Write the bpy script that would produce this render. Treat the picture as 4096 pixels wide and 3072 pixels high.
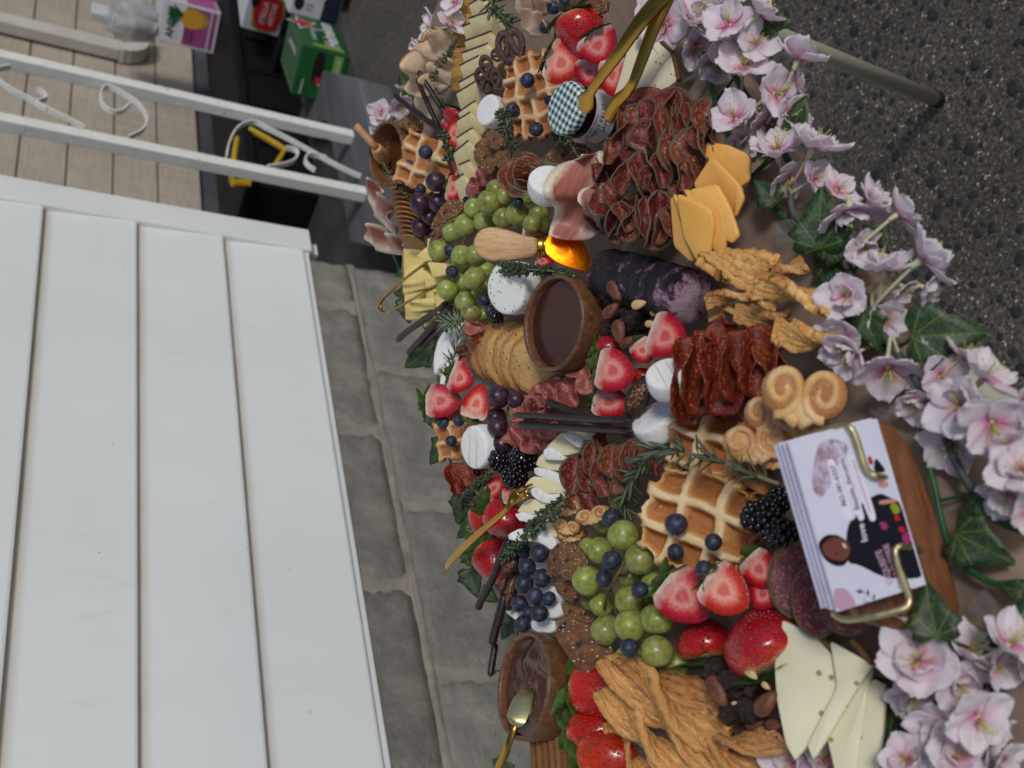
import bpy, math, random
import numpy as np
from mathutils import Vector, Matrix, noise
random.seed(7)
sc = bpy.context.scene
for o in list(bpy.data.objects): bpy.data.objects.remove(o)
C = sc.collection
R = math.radians
# ---------------------------------------------------------------- camera
F = 4100.0                       # focal length in pixels of the 4096 px wide photograph
CAMP = Vector((0, 0, 1.18))      # the eye: 1.18 m over the concrete, 0.44 m over the table top
TT = 0.74                        # table top height
CX = Vector((-0.23092308, -0.7446964, 0.62618032))
CY = Vector((-0.40465878, 0.65878177, 0.63423801))
CZ = Vector((-0.88483094, -0.10692917, -0.45347586))
IX = Vector((CX[0], CY[0], CZ[0])); IY = Vector((CX[1], CY[1], CZ[1])); FW = Vector((CX[2], CY[2], CZ[2]))
cd = bpy.data.cameras.new('camera'); cam = bpy.data.objects.new('camera', cd); C.objects.link(cam)
cam.matrix_world = Matrix((( IX.x, -IY.x, -FW.x, CAMP.x), (IX.y, -IY.y, -FW.y, CAMP.y), (IX.z, -IY.z, -FW.z, CAMP.z), (0, 0, 0, 1)))
cd.sensor_width = 36; cd.lens = 36 * F / 4096; cd.clip_start = 0.02; cd.clip_end = 500
cd.dof.use_dof = True; cd.dof.focus_distance = 0.84; cd.dof.aperture_fstop = 10
sc.camera = cam
# ---------------------------------------------------------------- sky, sun, exposure
w = bpy.data.worlds.new('World'); sc.world = w; w.use_nodes = True
wn = w.node_tree; bg = wn.nodes['Background']
sky = wn.nodes.new('ShaderNodeTexSky'); sky.sky_type = 'NISHITA'; sky.sun_disc = False
SUN_EL, SUN_AZ = R(36), R(196)
sky.sun_elevation = SUN_EL; sky.sun_rotation = SUN_AZ; sky.air_density = 1.0; sky.dust_density = 1.3; sky.ozone_density = 1.0
wn.links.new(sky.outputs[0], bg.inputs[0]); bg.inputs[1].default_value = 0.082
sl = bpy.data.lights.new('sun', 'SUN'); sun = bpy.data.objects.new('sun', sl); C.objects.link(sun)
sl.energy = 1.5; sl.angle = R(11); sl.color = (1.0, 0.985, 0.965)
sd = Vector((math.sin(SUN_AZ) * math.cos(SUN_EL), math.cos(SUN_AZ) * math.cos(SUN_EL), math.sin(SUN_EL)))
sun.rotation_euler = sd.to_track_quat('Z', 'Y').to_euler(); sun.location = (0, 0, 6)
sc.view_settings.view_transform = 'Standard'; sc.view_settings.look = 'None'
sc.view_settings.exposure = -0.06; sc.view_settings.gamma = 1.0
sc.render.resolution_x = 1024; sc.render.resolution_y = 768

# ---------------------------------------------------------------- pixels to places
def ray(px, py):
    return (IX * (px - 2048) + IY * (py - 1536) + FW * F).normalized()
def PZ(px, py, z):                      # where the sight line meets the level z
    r = ray(px, py); return CAMP + r * ((z - CAMP.z) / r.z)
def PY(px, py, y):                      # where it meets an upright plane parallel to the house wall
    r = ray(px, py); return CAMP + r * (y / r.y)
def proj(p):
    d = p - CAMP; z = d.dot(FW); return (2048 + F * d.dot(IX) / z, 1536 + F * d.dot(IY) / z)
def depth(p): return (p - CAMP).dot(FW)
ZONES = {'D': (0, 0, .54004), 'F': (0, 0, 1.), '0': (1000, 0, 2.212), '1': (1400, 0, 3.16), '2': (2000, 0, 2.765), '4': (1400, 450, 2.765),
 '5': (2100, 450, 2.212), '6': (1500, 950, 2.765), '7': (2200, 1000, 2.011), '9': (1650, 1400, 2.458), 'A': (1750, 1900, 2.37),
 'B': (1900, 2400, 2.469), 'C': (2300, 1700, 2.074), 'G': (2300, 2200, 1.903), 'H': (2950, 1600, 1.843), 'I': (3000, 2300, 2.018),
 'J': (2600, 0, 1.7015), 'K': (3000, 500, 1.843), 'L': (3200, 900, 1.6585), 'M': (3600, 1800, 1.659), 'N': (2150, 300, 5.53), 'Q': (3050, 1680, 2.074), 'T': (700, 100, 1.659), 'S': (350, 0, 2.011)}
def px(z, x, y):
    a, b, s = ZONES[z]; return a + x / s, b + y / s
UP = Vector((0, 0, 1))
def plane_hit(q, p, n):
    r = ray(*q); return CAMP + r * ((p - CAMP).dot(n) / r.dot(n))
def basis(x, y, z, p, sx=1, sy=1, sz=1):
    return Matrix(((x.x * sx, y.x * sy, z.x * sz, p.x), (x.y * sx, y.y * sy, z.y * sz, p.y), (x.z * sx, y.z * sy, z.z * sz, p.z), (0, 0, 0, 1)))
def fr(z, A, B, h, tilt=.35, w=None, sz=None, roll=0, gs=1.06):
    """frame whose x axis runs from pixel A to pixel B on a surface at height h over the table, its normal leaning from
    upright (tilt 0) to facing the eye (1); x is scaled by the length, y by the width w (pixels across)"""
    a, b = px(z, *A), px(z, *B)
    m = ((a[0] + b[0]) / 2, (a[1] + b[1]) / 2)
    p = PZ(m[0], m[1], TT + h); v = (CAMP - p).normalized()
    n = (UP * (1 - tilt) + v * tilt).normalized()
    pa, pb = plane_hit(a, p, n), plane_hit(b, p, n)
    x = pb - pa; L = x.length * gs; x.normalize()
    if roll:
        n = Matrix.Rotation(roll, 3, x) @ n
    y = n.cross(x).normalized()
    W = L
    if w is not None:
        q0 = proj(p); q1 = proj(p + y * .01)
        ppm = math.hypot(q1[0] - q0[0], q1[1] - q0[1]) / .01
        W = w * gs / ZONES[z][2] / max(ppm, 1)
    return basis(x, y, n, (pa + pb) / 2, L, W, L if sz is None else sz), L, W
def ballm(z, c, rpx, h, sq=(1, 1, 1)):
    q = px(z, *c); p = PZ(q[0], q[1], TT + h); r = rpx / ZONES[z][2] * depth(p) / F
    rot = Matrix(((1, 0, 0), (0, 1, 0), (0, 0, 1)))
    from mathutils import Euler
    rot = Euler((random.uniform(-.5, .5), random.uniform(-.5, .5), random.uniform(0, 6.3))).to_matrix().to_4x4()
    return Matrix.Translation(p) @ rot @ Matrix.Diagonal((r * sq[0], r * sq[1], r * sq[2], 1))

# ---------------------------------------------------------------- objects
def tag(o, label, cat, group=None):
    o['label'] = label; o['category'] = cat
    if group: o['group'] = group
    return o
def link(name, me, parent=None, mw=None):
    o = bpy.data.objects.new(name, me); C.objects.link(o)
    if parent is not None: o.parent = parent
    if mw is not None:
        if parent is not None: o.matrix_local = mw
        else: o.matrix_world = mw
    return o
def root(name, label, cat, mw=None, group=None):
    o = bpy.data.objects.new(name, None); C.objects.link(o); o.empty_display_size = .01
    if mw is not None: o.matrix_world = mw
    return tag(o, label, cat, group)
def struct(name, me, parent=None):
    o = link(name, me, parent); o['kind'] = 'structure'; return o
def mk(name, V, Fc, mat=None, uv=None, smooth=True, mats=None, fm=None):
    me = bpy.data.meshes.new(name)
    me.from_pydata([tuple(v) for v in V], [], [tuple(f) for f in Fc])
    if uv is not None:
        ul = me.uv_layers.new(name='UVMap')
        li = np.empty(len(me.loops), dtype=np.int32); me.loops.foreach_get('vertex_index', li)
        ul.data.foreach_set('uv', np.asarray(uv, dtype=np.float32)[li].ravel())
    for m in (mats or ([mat] if mat else [])): me.materials.append(m)
    if fm is not None: me.polygons.foreach_set('material_index', fm)
    if smooth: me.polygons.foreach_set('use_smooth', [True] * len(me.polygons))
    me.update(); return me
class MB:
    """collects shapes into one mesh"""
    def __init__(s): s.V = []; s.F = []; s.U = []; s.m = []
    def add(s, V, Fc, uv=None, M=None, mi=0):
        b = len(s.V)
        s.V += [tuple(M @ Vector(v)) if M is not None else tuple(v) for v in V]
        s.F += [tuple(i + b for i in f) for f in Fc]
        s.U += list(uv) if uv is not None else [(0, 0)] * len(V)
        s.m += [mi] * len(Fc)
        return s
    def mesh(s, name, mat=None, smooth=True, mats=None, uv=True):
        return mk(name, s.V, s.F, mat, s.U if uv else None, smooth, mats, s.m if mats else None)
def box(x0, x1, y0, y1, z0, z1):
    V = [(x0, y0, z0), (x1, y0, z0), (x1, y1, z0), (x0, y1, z0), (x0, y0, z1), (x1, y0, z1), (x1, y1, z1), (x0, y1, z1)]
    return V, [(3, 2, 1, 0), (4, 5, 6, 7), (0, 1, 5, 4), (1, 2, 6, 5), (2, 3, 7, 6), (3, 0, 4, 7)]
def bevel_mesh(me, wd, seg=2):
    import bmesh
    bm = bmesh.new(); bm.from_mesh(me)
    bmesh.ops.bevel(bm, geom=bm.edges[:], offset=wd, segments=seg, affect='EDGES', profile=.6)
    bm.to_mesh(me); bm.free(); me.update(); return me
def bbox_mesh(name, x0, x1, y0, y1, z0, z1, mat, bev=0.0, smooth=False):
    V, Fc = box(x0, x1, y0, y1, z0, z1); me = mk(name, V, Fc, mat, smooth=smooth)
    if bev: bevel_mesh(me, bev)
    return me
def grid(nu, nv, fn, wrapu=False):
    V = []; U = []; Fc = []
    for i in range(nu + 1):
        for j in range(nv + 1):
            u, v = i / nu, j / nv; V.append(fn(u, v)); U.append((u, v))
    for i in range(nu):
        for j in range(nv):
            a = i * (nv + 1) + j; Fc.append((a, a + nv + 1, a + nv + 2, a + 1))
    return V, Fc, U
def solid(V, Fc, U, t):
    """give a sheet a thickness t (both sides of it)"""
    V = np.array(V, float); N = np.zeros_like(V)
    for f in Fc:
        n = np.cross(V[f[1]] - V[f[0]], V[f[-1]] - V[f[0]])
        for i in f: N[i] += n
    N /= np.maximum(np.linalg.norm(N, axis=1), 1e-12)[:, None]
    n = len(V); VV = np.vstack([V + N * t / 2, V - N * t / 2])
    ed = {}
    for f in Fc:
        for i in range(len(f)):
            a, b = f[i], f[(i + 1) % len(f)]
            if (b, a) in ed: ed.pop((b, a))
            else: ed[(a, b)] = 1
    FF = list(Fc) + [tuple(i + n for i in reversed(f)) for f in Fc] + [(b, a, a + n, b + n) for a, b in ed]
    return VV.tolist(), FF, (list(U) * 2 if U is not None else None)
def lathe(prof, n=32, cap=False):
    V = []; Fc = []; U = []; m = len(prof)
    for i in range(n):
        a = 2 * math.pi * i / n
        for k, (r, z) in enumerate(prof): V.append((r * math.cos(a), r * math.sin(a), z)); U.append((i / n, k / (m - 1)))
    for i in range(n):
        for k in range(m - 1):
            a = i * m + k; b = ((i + 1) % n) * m + k; Fc.append((a, b, b + 1, a + 1))
    return V, Fc, U
def ball(nu=16, nv=10, fn=None):
    V = []; Fc = []; U = []
    V.append((0, 0, -1))
    for j in range(1, nv):
        th = math.pi * j / nv
        for i in range(nu):
            a = 2 * math.pi * i / nu; V.append((math.sin(th) * math.cos(a), math.sin(th) * math.sin(a), -math.cos(th)))
    V.append((0, 0, 1)); t = len(V) - 1
    for i in range(nu): Fc.append((0, 1 + (i + 1) % nu, 1 + i))
    for j in range(nv - 2):
        for i in range(nu):
            a = 1 + j * nu + i; b = 1 + j * nu + (i + 1) % nu; Fc.append((a, b, b + nu, a + nu))
    for i in range(nu): Fc.append((t, 1 + (nv - 2) * nu + i, 1 + (nv - 2) * nu + (i + 1) % nu))
    if fn: V = [fn(Vector(v)) for v in V]
    return V, Fc
def tube(pts, rad, n=8, flat=None, caps=True):
    """a swept tube; flat = (wide, thick) makes a strip section"""
    pts = [Vector(p) for p in pts]; m = len(pts)
    if not hasattr(rad, '__len__'): rad = [rad] * m
    V = []; Fc = []; U = []; nrm = None
    for i, p in enumerate(pts):
        t = (pts[min(i + 1, m - 1)] - pts[max(i - 1, 0)]).normalized()
        if nrm is None:
            nrm = t.orthogonal().normalized() if abs(t.z) > .9 else (UP - t * t.z).normalized()
        nrm = (nrm - t * nrm.dot(t)).normalized(); bn = t.cross(nrm)
        for k in range(n):
            a = 2 * math.pi * (k + .5) / n; c, s_ = math.cos(a), math.sin(a)
            if flat:
                sg = lambda q: math.copysign(min(1, abs(q) * 1.4), q)
                V.append(p + bn * sg(c) * flat[0] * rad[i] + nrm * sg(s_) * flat[1] * rad[i])
            else: V.append(p + (bn * c + nrm * s_) * rad[i])
            U.append((i / (m - 1), k / n))
    for i in range(m - 1):
        for k in range(n):
            a = i * n + k; b = i * n + (k + 1) % n; Fc.append((a, b, b + n, a + n))
    if caps:
        Fc.append(tuple(reversed(range(n)))); Fc.append(tuple((m - 1) * n + k for k in range(n)))
    return V, Fc, U
def smoothpath(P, n=8):
    P = [Vector(p) for p in P]; out = []
    for i in range(len(P) - 1):
        p0, p1, p2, p3 = P[max(i - 1, 0)], P[i], P[i + 1], P[min(i + 2, len(P) - 1)]
        for k in range(n):
            t = k / n
            out.append(.5 * ((2 * p1) + (p2 - p0) * t + (2 * p0 - 5 * p1 + 4 * p2 - p3) * t * t + (3 * p1 - p0 - 3 * p2 + p3) * t ** 3))
    return out + [P[-1]]
def slab(poly, t, bev=.02, z0=0, jag=0.0, seed=0):
    """a plate: outline poly, top at z0, thickness t, edges rounded"""
    n = len(poly); V = []; Fc = []
    cx = sum(p[0] for p in poly) / n; cy = sum(p[1] for p in poly) / n
    def inset(k):
        out = []
        for i in range(n):
            a, b, c = Vector(poly[i - 1]), Vector(poly[i]), Vector(poly[(i + 1) % n])
            e1 = (b - a).normalized(); e2 = (c - b).normalized()
            nn = Vector((-(e1.y + e2.y), e1.x + e2.x))
            if nn.length < 1e-6: nn = Vector((-e1.y, e1.x))
            nn.normalize(); out.append(b + nn * k)
        return out
    area = sum(poly[i][0] * poly[(i + 1) % n][1] - poly[(i + 1) % n][0] * poly[i][1] for i in range(n))
    if area < 0: poly = poly[::-1]
    for k, z in ((bev, 0), (bev * .3, -bev * .3), (0, -bev), (0, -t + bev), (bev * .3, -t + bev * .3), (bev, -t)):
        for p in inset(k):
            d = jag * noise.noise(Vector((p.x * 7 + seed, p.y * 7, z * 7))) if jag else 0
            V.append((p.x + (p.x - cx) * d, p.y + (p.y - cy) * d, z0 + z))
    for r in range(5):
        for i in range(n):
            a = r * n + i; b = r * n + (i + 1) % n; Fc.append((a + n, b + n, b, a))
    Fc.append(tuple(range(n))); Fc.append(tuple(reversed(range(5 * n, 6 * n))))
    return V, Fc
def text_mesh(body, mat, size=1.0, align='LEFT', extrude=0.0, shear=0, bold=0):
    cu = bpy.data.curves.new('t', 'FONT'); cu.body = body; cu.size = size; cu.align_x = align; cu.align_y = 'CENTER'
    cu.extrude = extrude; cu.shear = shear; cu.offset = bold; cu.resolution_u = 2
    o = bpy.data.objects.new('t', cu); C.objects.link(o)
    bpy.context.view_layer.update()
    me = bpy.data.meshes.new_from_object(o.evaluated_get(bpy.context.evaluated_depsgraph_get()))
    bpy.data.objects.remove(o); me.materials.clear(); me.materials.append(mat); return me
ORD = ['first', 'second', 'third', 'fourth', 'fifth', 'sixth', 'seventh', 'eighth', 'ninth', 'tenth', 'eleventh', 'twelfth', 'thirteenth', 'fourteenth', 'fifteenth']
def nz(*a): return noise.noise(Vector(tuple(a) + (0,) * (3 - len(a))))

# ---------------------------------------------------------------- materials
def s2l(c): return tuple((x / 12.92 if x <= .04045 else ((x + .055) / 1.055) ** 2.4) for x in c)
def rgb(r, g, b): return s2l((r / 255, g / 255, b / 255)) + (1,)
MATS = {}
class N:
    def __init__(s, name):
        s.m = bpy.data.materials.new(name); s.m.use_nodes = True; s.t = s.m.node_tree; s.b = s.t.nodes['Principled BSDF']
        s.tc = s.t.nodes.new('ShaderNodeTexCoord'); s.oi = None
    def n(s, kind, **kw):
        nd = s.t.nodes.new(kind)
        for k, v in kw.items():
            if k in nd.inputs: nd.inputs[k].default_value = v
            else: setattr(nd, k, v)
        return nd
    def l(s, a, b): s.t.links.new(a, b)
    def co(s, kind='Object', scale=None):
        o = s.tc.outputs[kind]
        if scale is not None:
            mp = s.n('ShaderNodeMapping'); s.l(o, mp.inputs[0]); mp.inputs['Scale'].default_value = scale if hasattr(scale, '__len__') else (scale,) * 3; o = mp.outputs[0]
        return o
    def noise(s, scale, detail=3, rough=.6, vec=None, dist=0):
        nd = s.n('ShaderNodeTexNoise', Scale=scale, Detail=detail, Roughness=rough, Distortion=dist); s.l(vec or s.co(), nd.inputs['Vector']); return nd.outputs['Fac']
    def voro(s, scale, out='Distance', vec=None, feature='F1', rnd=1.0):
        nd = s.n('ShaderNodeTexVoronoi', Scale=scale, Randomness=rnd); nd.feature = feature; s.l(vec or s.co(), nd.inputs['Vector']); return nd.outputs[out]
    def ramp(s, fac, stops, ease=False):
        nd = s.n('ShaderNodeValToRGB'); e = nd.color_ramp.elements; stops = sorted(stops, key=lambda t: t[0])
        while len(e) < len(stops): e.new(.5)
        for i, (p, c) in enumerate(stops): e[i].position = p; e[i].color = c if len(c) == 4 else tuple(c) + (1,)
        if ease: nd.color_ramp.interpolation = 'EASE'
        s.l(fac, nd.inputs[0]); return nd.outputs[0]
    def step(s, fac, lo, hi): return s.ramp(fac, [(lo, (0, 0, 0, 1)), (hi, (1, 1, 1, 1))])
    def mix(s, fac, a, b, mode='MIX'):
        nd = s.n('ShaderNodeMix'); nd.data_type = 'RGBA'; nd.blend_type = mode
        for v, i in ((fac, 0), (a, 6), (b, 7)):
            if isinstance(v, (int, float)): nd.inputs[i].default_value = v
            elif isinstance(v, tuple): nd.inputs[i].default_value = v
            else: s.l(v, nd.inputs[i])
        return nd.outputs[2]
    def math(s, op, a, b=0.0, clamp=False):
        nd = s.n('ShaderNodeMath'); nd.operation = op; nd.use_clamp = clamp
        for v, i in ((a, 0), (b, 1)):
            if isinstance(v, (int, float)): nd.inputs[i].default_value = v
            else: s.l(v, nd.inputs[i])
        return nd.outputs[0]
    def xyz(s, vec):
        nd = s.n('ShaderNodeSeparateXYZ'); s.l(vec, nd.inputs[0]); return nd.outputs
    def rand(s):
        if not s.oi: s.oi = s.n('ShaderNodeObjectInfo')
        return s.oi.outputs['Random']
    def vary(s, col, amt):
        nd = s.n('ShaderNodeHueSaturation'); s.l(col, nd.inputs['Color']) if not isinstance(col, tuple) else nd.inputs['Color'].__setattr__('default_value', col)
        v = s.math('ADD', s.math('MULTIPLY', s.rand(), 2 * amt), 1 - amt); s.l(v, nd.inputs['Value'])
        h = s.math('ADD', s.math('MULTIPLY', s.rand(), amt * .12), .5 - amt * .06); s.l(h, nd.inputs['Hue']); return nd.outputs[0]
    def bump(s, height, strength=.3, dist=.1, prev=None):
        nd = s.n('ShaderNodeBump', Strength=strength, Distance=dist); s.l(height, nd.inputs['Height'])
        if prev is not None: s.l(prev, nd.inputs['Normal'])
        return nd.outputs[0]
    def out(s, col=None, rough=None, normal=None, **kw):
        for v, k in ((col, 'Base Color'), (rough, 'Roughness'), (normal, 'Normal')):
            if v is None: continue
            if isinstance(v, (tuple, int, float)): s.b.inputs[k].default_value = v
            else: s.l(v, s.b.inputs[k])
        for k, v in kw.items():
            k = k.replace('_', ' ')
            if isinstance(v, (tuple, int, float)): s.b.inputs[k].default_value = v
            else: s.l(v, s.b.inputs[k])
        return s.m
def simple(name, c1, c2=None, scale=8, rough=.5, bump=0, bscale=40, lo=.35, hi=.65, rand=0, sss=0, detail=4, **kw):
    q = N(name); col = c1
    if c2: col = q.ramp(q.noise(scale, detail), [(lo, c1), (hi, c2)])
    if rand: col = q.vary(col, rand)
    nrm = q.bump(q.noise(bscale, 4), bump, kw.pop("bd", .0015)) if bump else None; kw.pop("bd", None)
    if sss: kw.update(Subsurface_Weight=sss, Subsurface_Radius=(1, .5, .3), Subsurface_Scale=kw.pop('ss', .004))
    kw.pop('ss', None)
    return q.out(col, rough, nrm, **kw)
# ================================================================= the setting
def m_ground():
    q = N('exposed aggregate'); c = q.co()
    n1 = q.noise(3, 4); n2 = q.noise(160, 5, .7)
    base = q.ramp(n2, [(.3, rgb(44, 41, 37)), (.5, rgb(84, 79, 71)), (.72, rgb(136, 128, 115))])
    base = q.mix(q.ramp(n1, [(.3, (.62, .62, .62, 1)), (.7, (1, 1, 1, 1))]), (0, 0, 0, 1), base)
    v = q.voro(330, 'Color'); base = q.mix(q.step(q.xyz(v)[0], .93, .95), base, rgb(136, 120, 104))
    base = q.mix(q.step(q.xyz(v)[1], .985, .99), base, rgb(190, 184, 174))
    nrm = q.bump(n2, .8, .004); nrm = q.bump(q.noise(45, 3), .5, .006, nrm)
    return q.out(base, .9, nrm)
def m_pebble():
    q = N('dark pebble'); col = q.vary(q.ramp(q.noise(120, 3), [(.35, rgb(24, 24, 25)), (.7, rgb(46, 46, 46))]), .35)
    return q.out(col, .75, q.bump(q.noise(300, 3), .4, .002))
V, Fc, U = grid(24, 24, lambda u, v: ((u - .5) * 120, (v - .5) * 120, 0))
ground = struct('ground', mk('ground', V, Fc, m_ground(), smooth=False))
# dark pebbles bedded in the concrete, where the floor shows beside the table
mp_ = m_pebble(); pebs = []
for k in range(5):
    rnd = random.Random(k); V, Fc = ball(8, 5)
    sx, sy = rnd.uniform(.75, 1.25), rnd.uniform(.6, 1)
    V = [(v[0] * sx * (1 + .35 * nz(v[0] * 1.3 + k * 9, v[1] * 1.3, 0)), v[1] * sy * (1 + .35 * nz(v[0] * 1.3, v[1] * 1.3 + k * 5, 3)), v[2] * .10) for v in V]
    pebs.append((V, Fc))
rnd = random.Random(5); near = MB(); cnt = 0; cells = {}
while cnt < 4200:
    x, y = rnd.uniform(.1, 1.9), rnd.uniform(-.15, .75)
    r = rnd.choice([.002, .003, .004, .0055, .007, .009]) * rnd.uniform(.8, 1.25)
    key = (int(x / .028), int(y / .028)); ok = True
    for i in (-1, 0, 1):
        for j in (-1, 0, 1):
            for (a, b, s_) in cells.get((key[0] + i, key[1] + j), []):
                if (a - x) ** 2 + (b - y) ** 2 < (s_ + r) ** 2 * 1.0: ok = False
    if not ok: cnt += .3; continue
    cells.setdefault(key, []).append((x, y, r)); cnt += 1
    V, Fc = rnd.choice(pebs)
    near.add(V, Fc, M=Matrix.Translation((x, y, r * .02)) @ Matrix.Rotation(rnd.uniform(0, 6.3), 4, 'Z') @ Matrix.Scale(r, 4))
pb = link('pebble_aggregate', near.mesh('pebbles', mp_, uv=False), ground); pb['kind'] = 'stuff'
# ----------------------------------------------------------------- white house
W = 1.69
def m_siding(name, c1, c2, stain, grain=0.0):
    q = N(name); c = q.co()
    x, y, z = q.xyz(c)
    base = q.ramp(q.noise(2.2, 4, .6, q.co(scale=(1, 1, .5))), [(.3, c1), (.7, c2)])
    if grain:
        g = q.noise(30, 5, .7, q.co(scale=(.25, 1, 6))); base = q.mix(q.ramp(g, [(.35, (0, 0, 0, 1)), (.7, (grain, grain, grain, 1))]), base, stain)
        g2 = q.noise(9, 3, .6, q.co(scale=(3, 1, .3))); base = q.mix(q.ramp(g2, [(.5, (0, 0, 0, 1)), (.75, (.35, .35, .35, 1))]), base, c2)
    else:
        dirt = q.math('MULTIPLY', q.step(q.xyz(q.co('UV'))[1], .86, 1.0), q.math('ADD', q.noise(5, 3, .6, q.co(scale=(1.5, 1, 1))), .35))
        base = q.mix(dirt, base, stain)
        sp = q.math('MULTIPLY', q.step(q.math('SUBTRACT', 1, q.voro(22)), .955, .97), q.step(q.noise(4, 2), .48, .54)); base = q.mix(q.math('MULTIPLY', q.step(q.noise(7, 5, .7, q.co(scale=(2.5, 1, .8))), .60, .80), .22), base, rgb(150, 146, 138)); base = q.mix(sp, base, rgb(140, 140, 138))
    return q.out(base, .42 if not grain else .7, q.bump(q.noise(9, 3, .5, q.co(scale=(.3, 1, 1))), .25, .006))
ms_white = m_siding('white aluminium siding', rgb(219, 222, 221), rgb(229, 232, 231), rgb(172, 156, 132))
m_trim = simple('white corner trim', rgb(220, 223, 222), rgb(230, 232, 231), 3, .4)
house = root('white_house', 'white house wall of wide lapped siding over a grey concrete block foundation', 'house', Matrix.Translation((.5, W, 0)))
def board(x0, x1, z0, z1, yb, yt, mat, name, parent, thick=.003):
    # lapped board: face leans out to the bottom edge, which is turned back
    V = []; U = []; n = max(2, int((x1 - x0) / .15)); prof = [(yt, z1, 1.0), (yb, z0 + .006, .02), (yb + .001, z0 + .001, 0), (yb + .004, z0, 0), (yb + .022, z0 + .001, 0)]
    for i in range(n + 1):
        x = x0 + (x1 - x0) * i / n
        for k, (y, z, u) in enumerate(prof):
            wv = (.0022 * nz(x * 1.5, z0 * 9, k * .1) + .0008 * nz(x * 7, z0 * 5)) if k else 0
            V.append((x - .5, y + wv * .8 - W, z)); U.append((i / n, u))
    m = len(prof); Fc = []
    for i in range(n):
        for k in range(m - 1):
            a = i * m + k; Fc.append((a, a + 1, a + m + 1, a + m))
    return link(name, mk(name, V, Fc, mat, U, False), parent)
zb = .490
xs = PY(885, 1050, W).x
for k in range(11):
    z0 = zb + .2057 * k
    if k == 1:
        board(-1.6, xs + .004, z0, z0 + .209, W - .0168, W - .0028, ms_white, 'siding_board', house)
        board(xs - .03, 2.055, z0, z0 + .209, W - .0152, W - .0022, ms_white, 'siding_board', house)
    else: board(-1.6, 2.055, z0, z0 + .209, W - .0155, W - .0022, ms_white, 'siding_board', house)
mw_ = Matrix.Translation((-.5, -W, 0))
def hp(name, V, Fc, mat, parent, off, bev=0):
    me = mk(name, [(v[0] + off[0], v[1] + off[1], v[2] + off[2]) for v in V], Fc, mat, smooth=False)
    if bev: bevel_mesh(me, bev, 1)
    return link(name, me, parent)
HO = (-.5, -W, 0)
hp('starter_strip', *box(-1.6, 2.045, W - .009, W + .01, zb - .014, zb - .003), m_trim, house, HO)
hp('corner_trim', *box(2.046, 2.128, W - .021, W + .06, .468, 2.8), m_trim, house, HO, .003)
hp('corner_trim', *box(2.06, 2.10, W + .004, W + .05, .445, .466), m_trim, house, HO)
def m_block(name, c1, c2, c3):
    q = N(name); base = q.ramp(q.noise(14, 5, .7), [(.25, c1), (.5, c2), (.75, c3)])
    base = q.mix(q.step(q.noise(6, 4), .56, .74), base, rgb(158, 146, 128))
    base = q.mix(q.math('MULTIPLY', q.step(q.voro(90), .0, .34), -1, True), base, rgb(60, 60, 62))
    base = q.vary(base, .12)
    nrm = q.bump(q.noise(120, 5, .75), 1.0, .007)
    return q.out(base, .95, nrm)
mb1 = m_block('concrete block', rgb(108, 105, 99), rgb(138, 134, 126), rgb(168, 161, 150))
m_mortar = N('mortar smear'); q = m_mortar
m_mortar = q.out(q.ramp(q.noise(20, 4), [(.3, rgb(122, 116, 106)), (.7, rgb(156, 148, 135))]), .95, q.bump(q.noise(60, 4), .6, .004))
fnd = hp('foundation', *box(-1.6, 2.035, W + .028, W + .25, -.04, zb + .03), m_mortar, house, HO)
def blockmesh(seed, wd, ht):
    # one block: a face grid with rough, rounded edges
    nx, nyy = 14, 8
    def fn(u, v):
        x = (u - .5) * wd; z = (v - .5) * ht
        e = min(u * wd, (1 - u) * wd, v * ht, (1 - v) * ht); d = max(0, 1 - e / .012)
        x += .006 * nz(z * 30 + seed, seed) * d; z += .006 * nz(x * 30, seed + 4) * d
        return (x, .005 * d * d + .0035 * nz(x * 22 + seed * 3, z * 22), z)
    V, Fc, U = grid(nx, nyy, fn)
    n = len(V); V = list(V) + [(v[0], .03, v[2]) for v in V]
    ring = [i * (nyy + 1) for i in range(nx + 1)] + [nx * (nyy + 1) + j for j in range(1, nyy + 1)] + [i * (nyy + 1) + nyy for i in range(nx - 1, -1, -1)] + [j for j in range(nyy - 1, 0, -1)]
    Fc = list(Fc) + [(ring[i], ring[i - 1], ring[i - 1] + n, ring[i] + n) for i in range(len(ring))]
    return mk('block', V, Fc, mb1)
bms = [blockmesh(k * 3.1, .392, .192) for k in range(4)]
jz = .360
mm_ = MB()
for r, zc in enumerate((jz + .102, jz - .102, jz - .305)):
    off = 1.465 if r % 2 == 0 else 1.262
    for i in range(-8, 3):
        xl, xr = off + i * .4057, off + (i + 1) * .4057
        if xl > 2.0: continue
        if xr > 2.036:
            me = blockmesh(i * 7 + r, 2.036 - xl - .01, .192); xc = (xl + 2.036) / 2
        else: me = bms[(i * 3 + r) % 4]; xc = (xl + xr) / 2
        link('concrete_block', me, fnd, Matrix.Translation((xc - .5, -.004, zc)))
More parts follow.
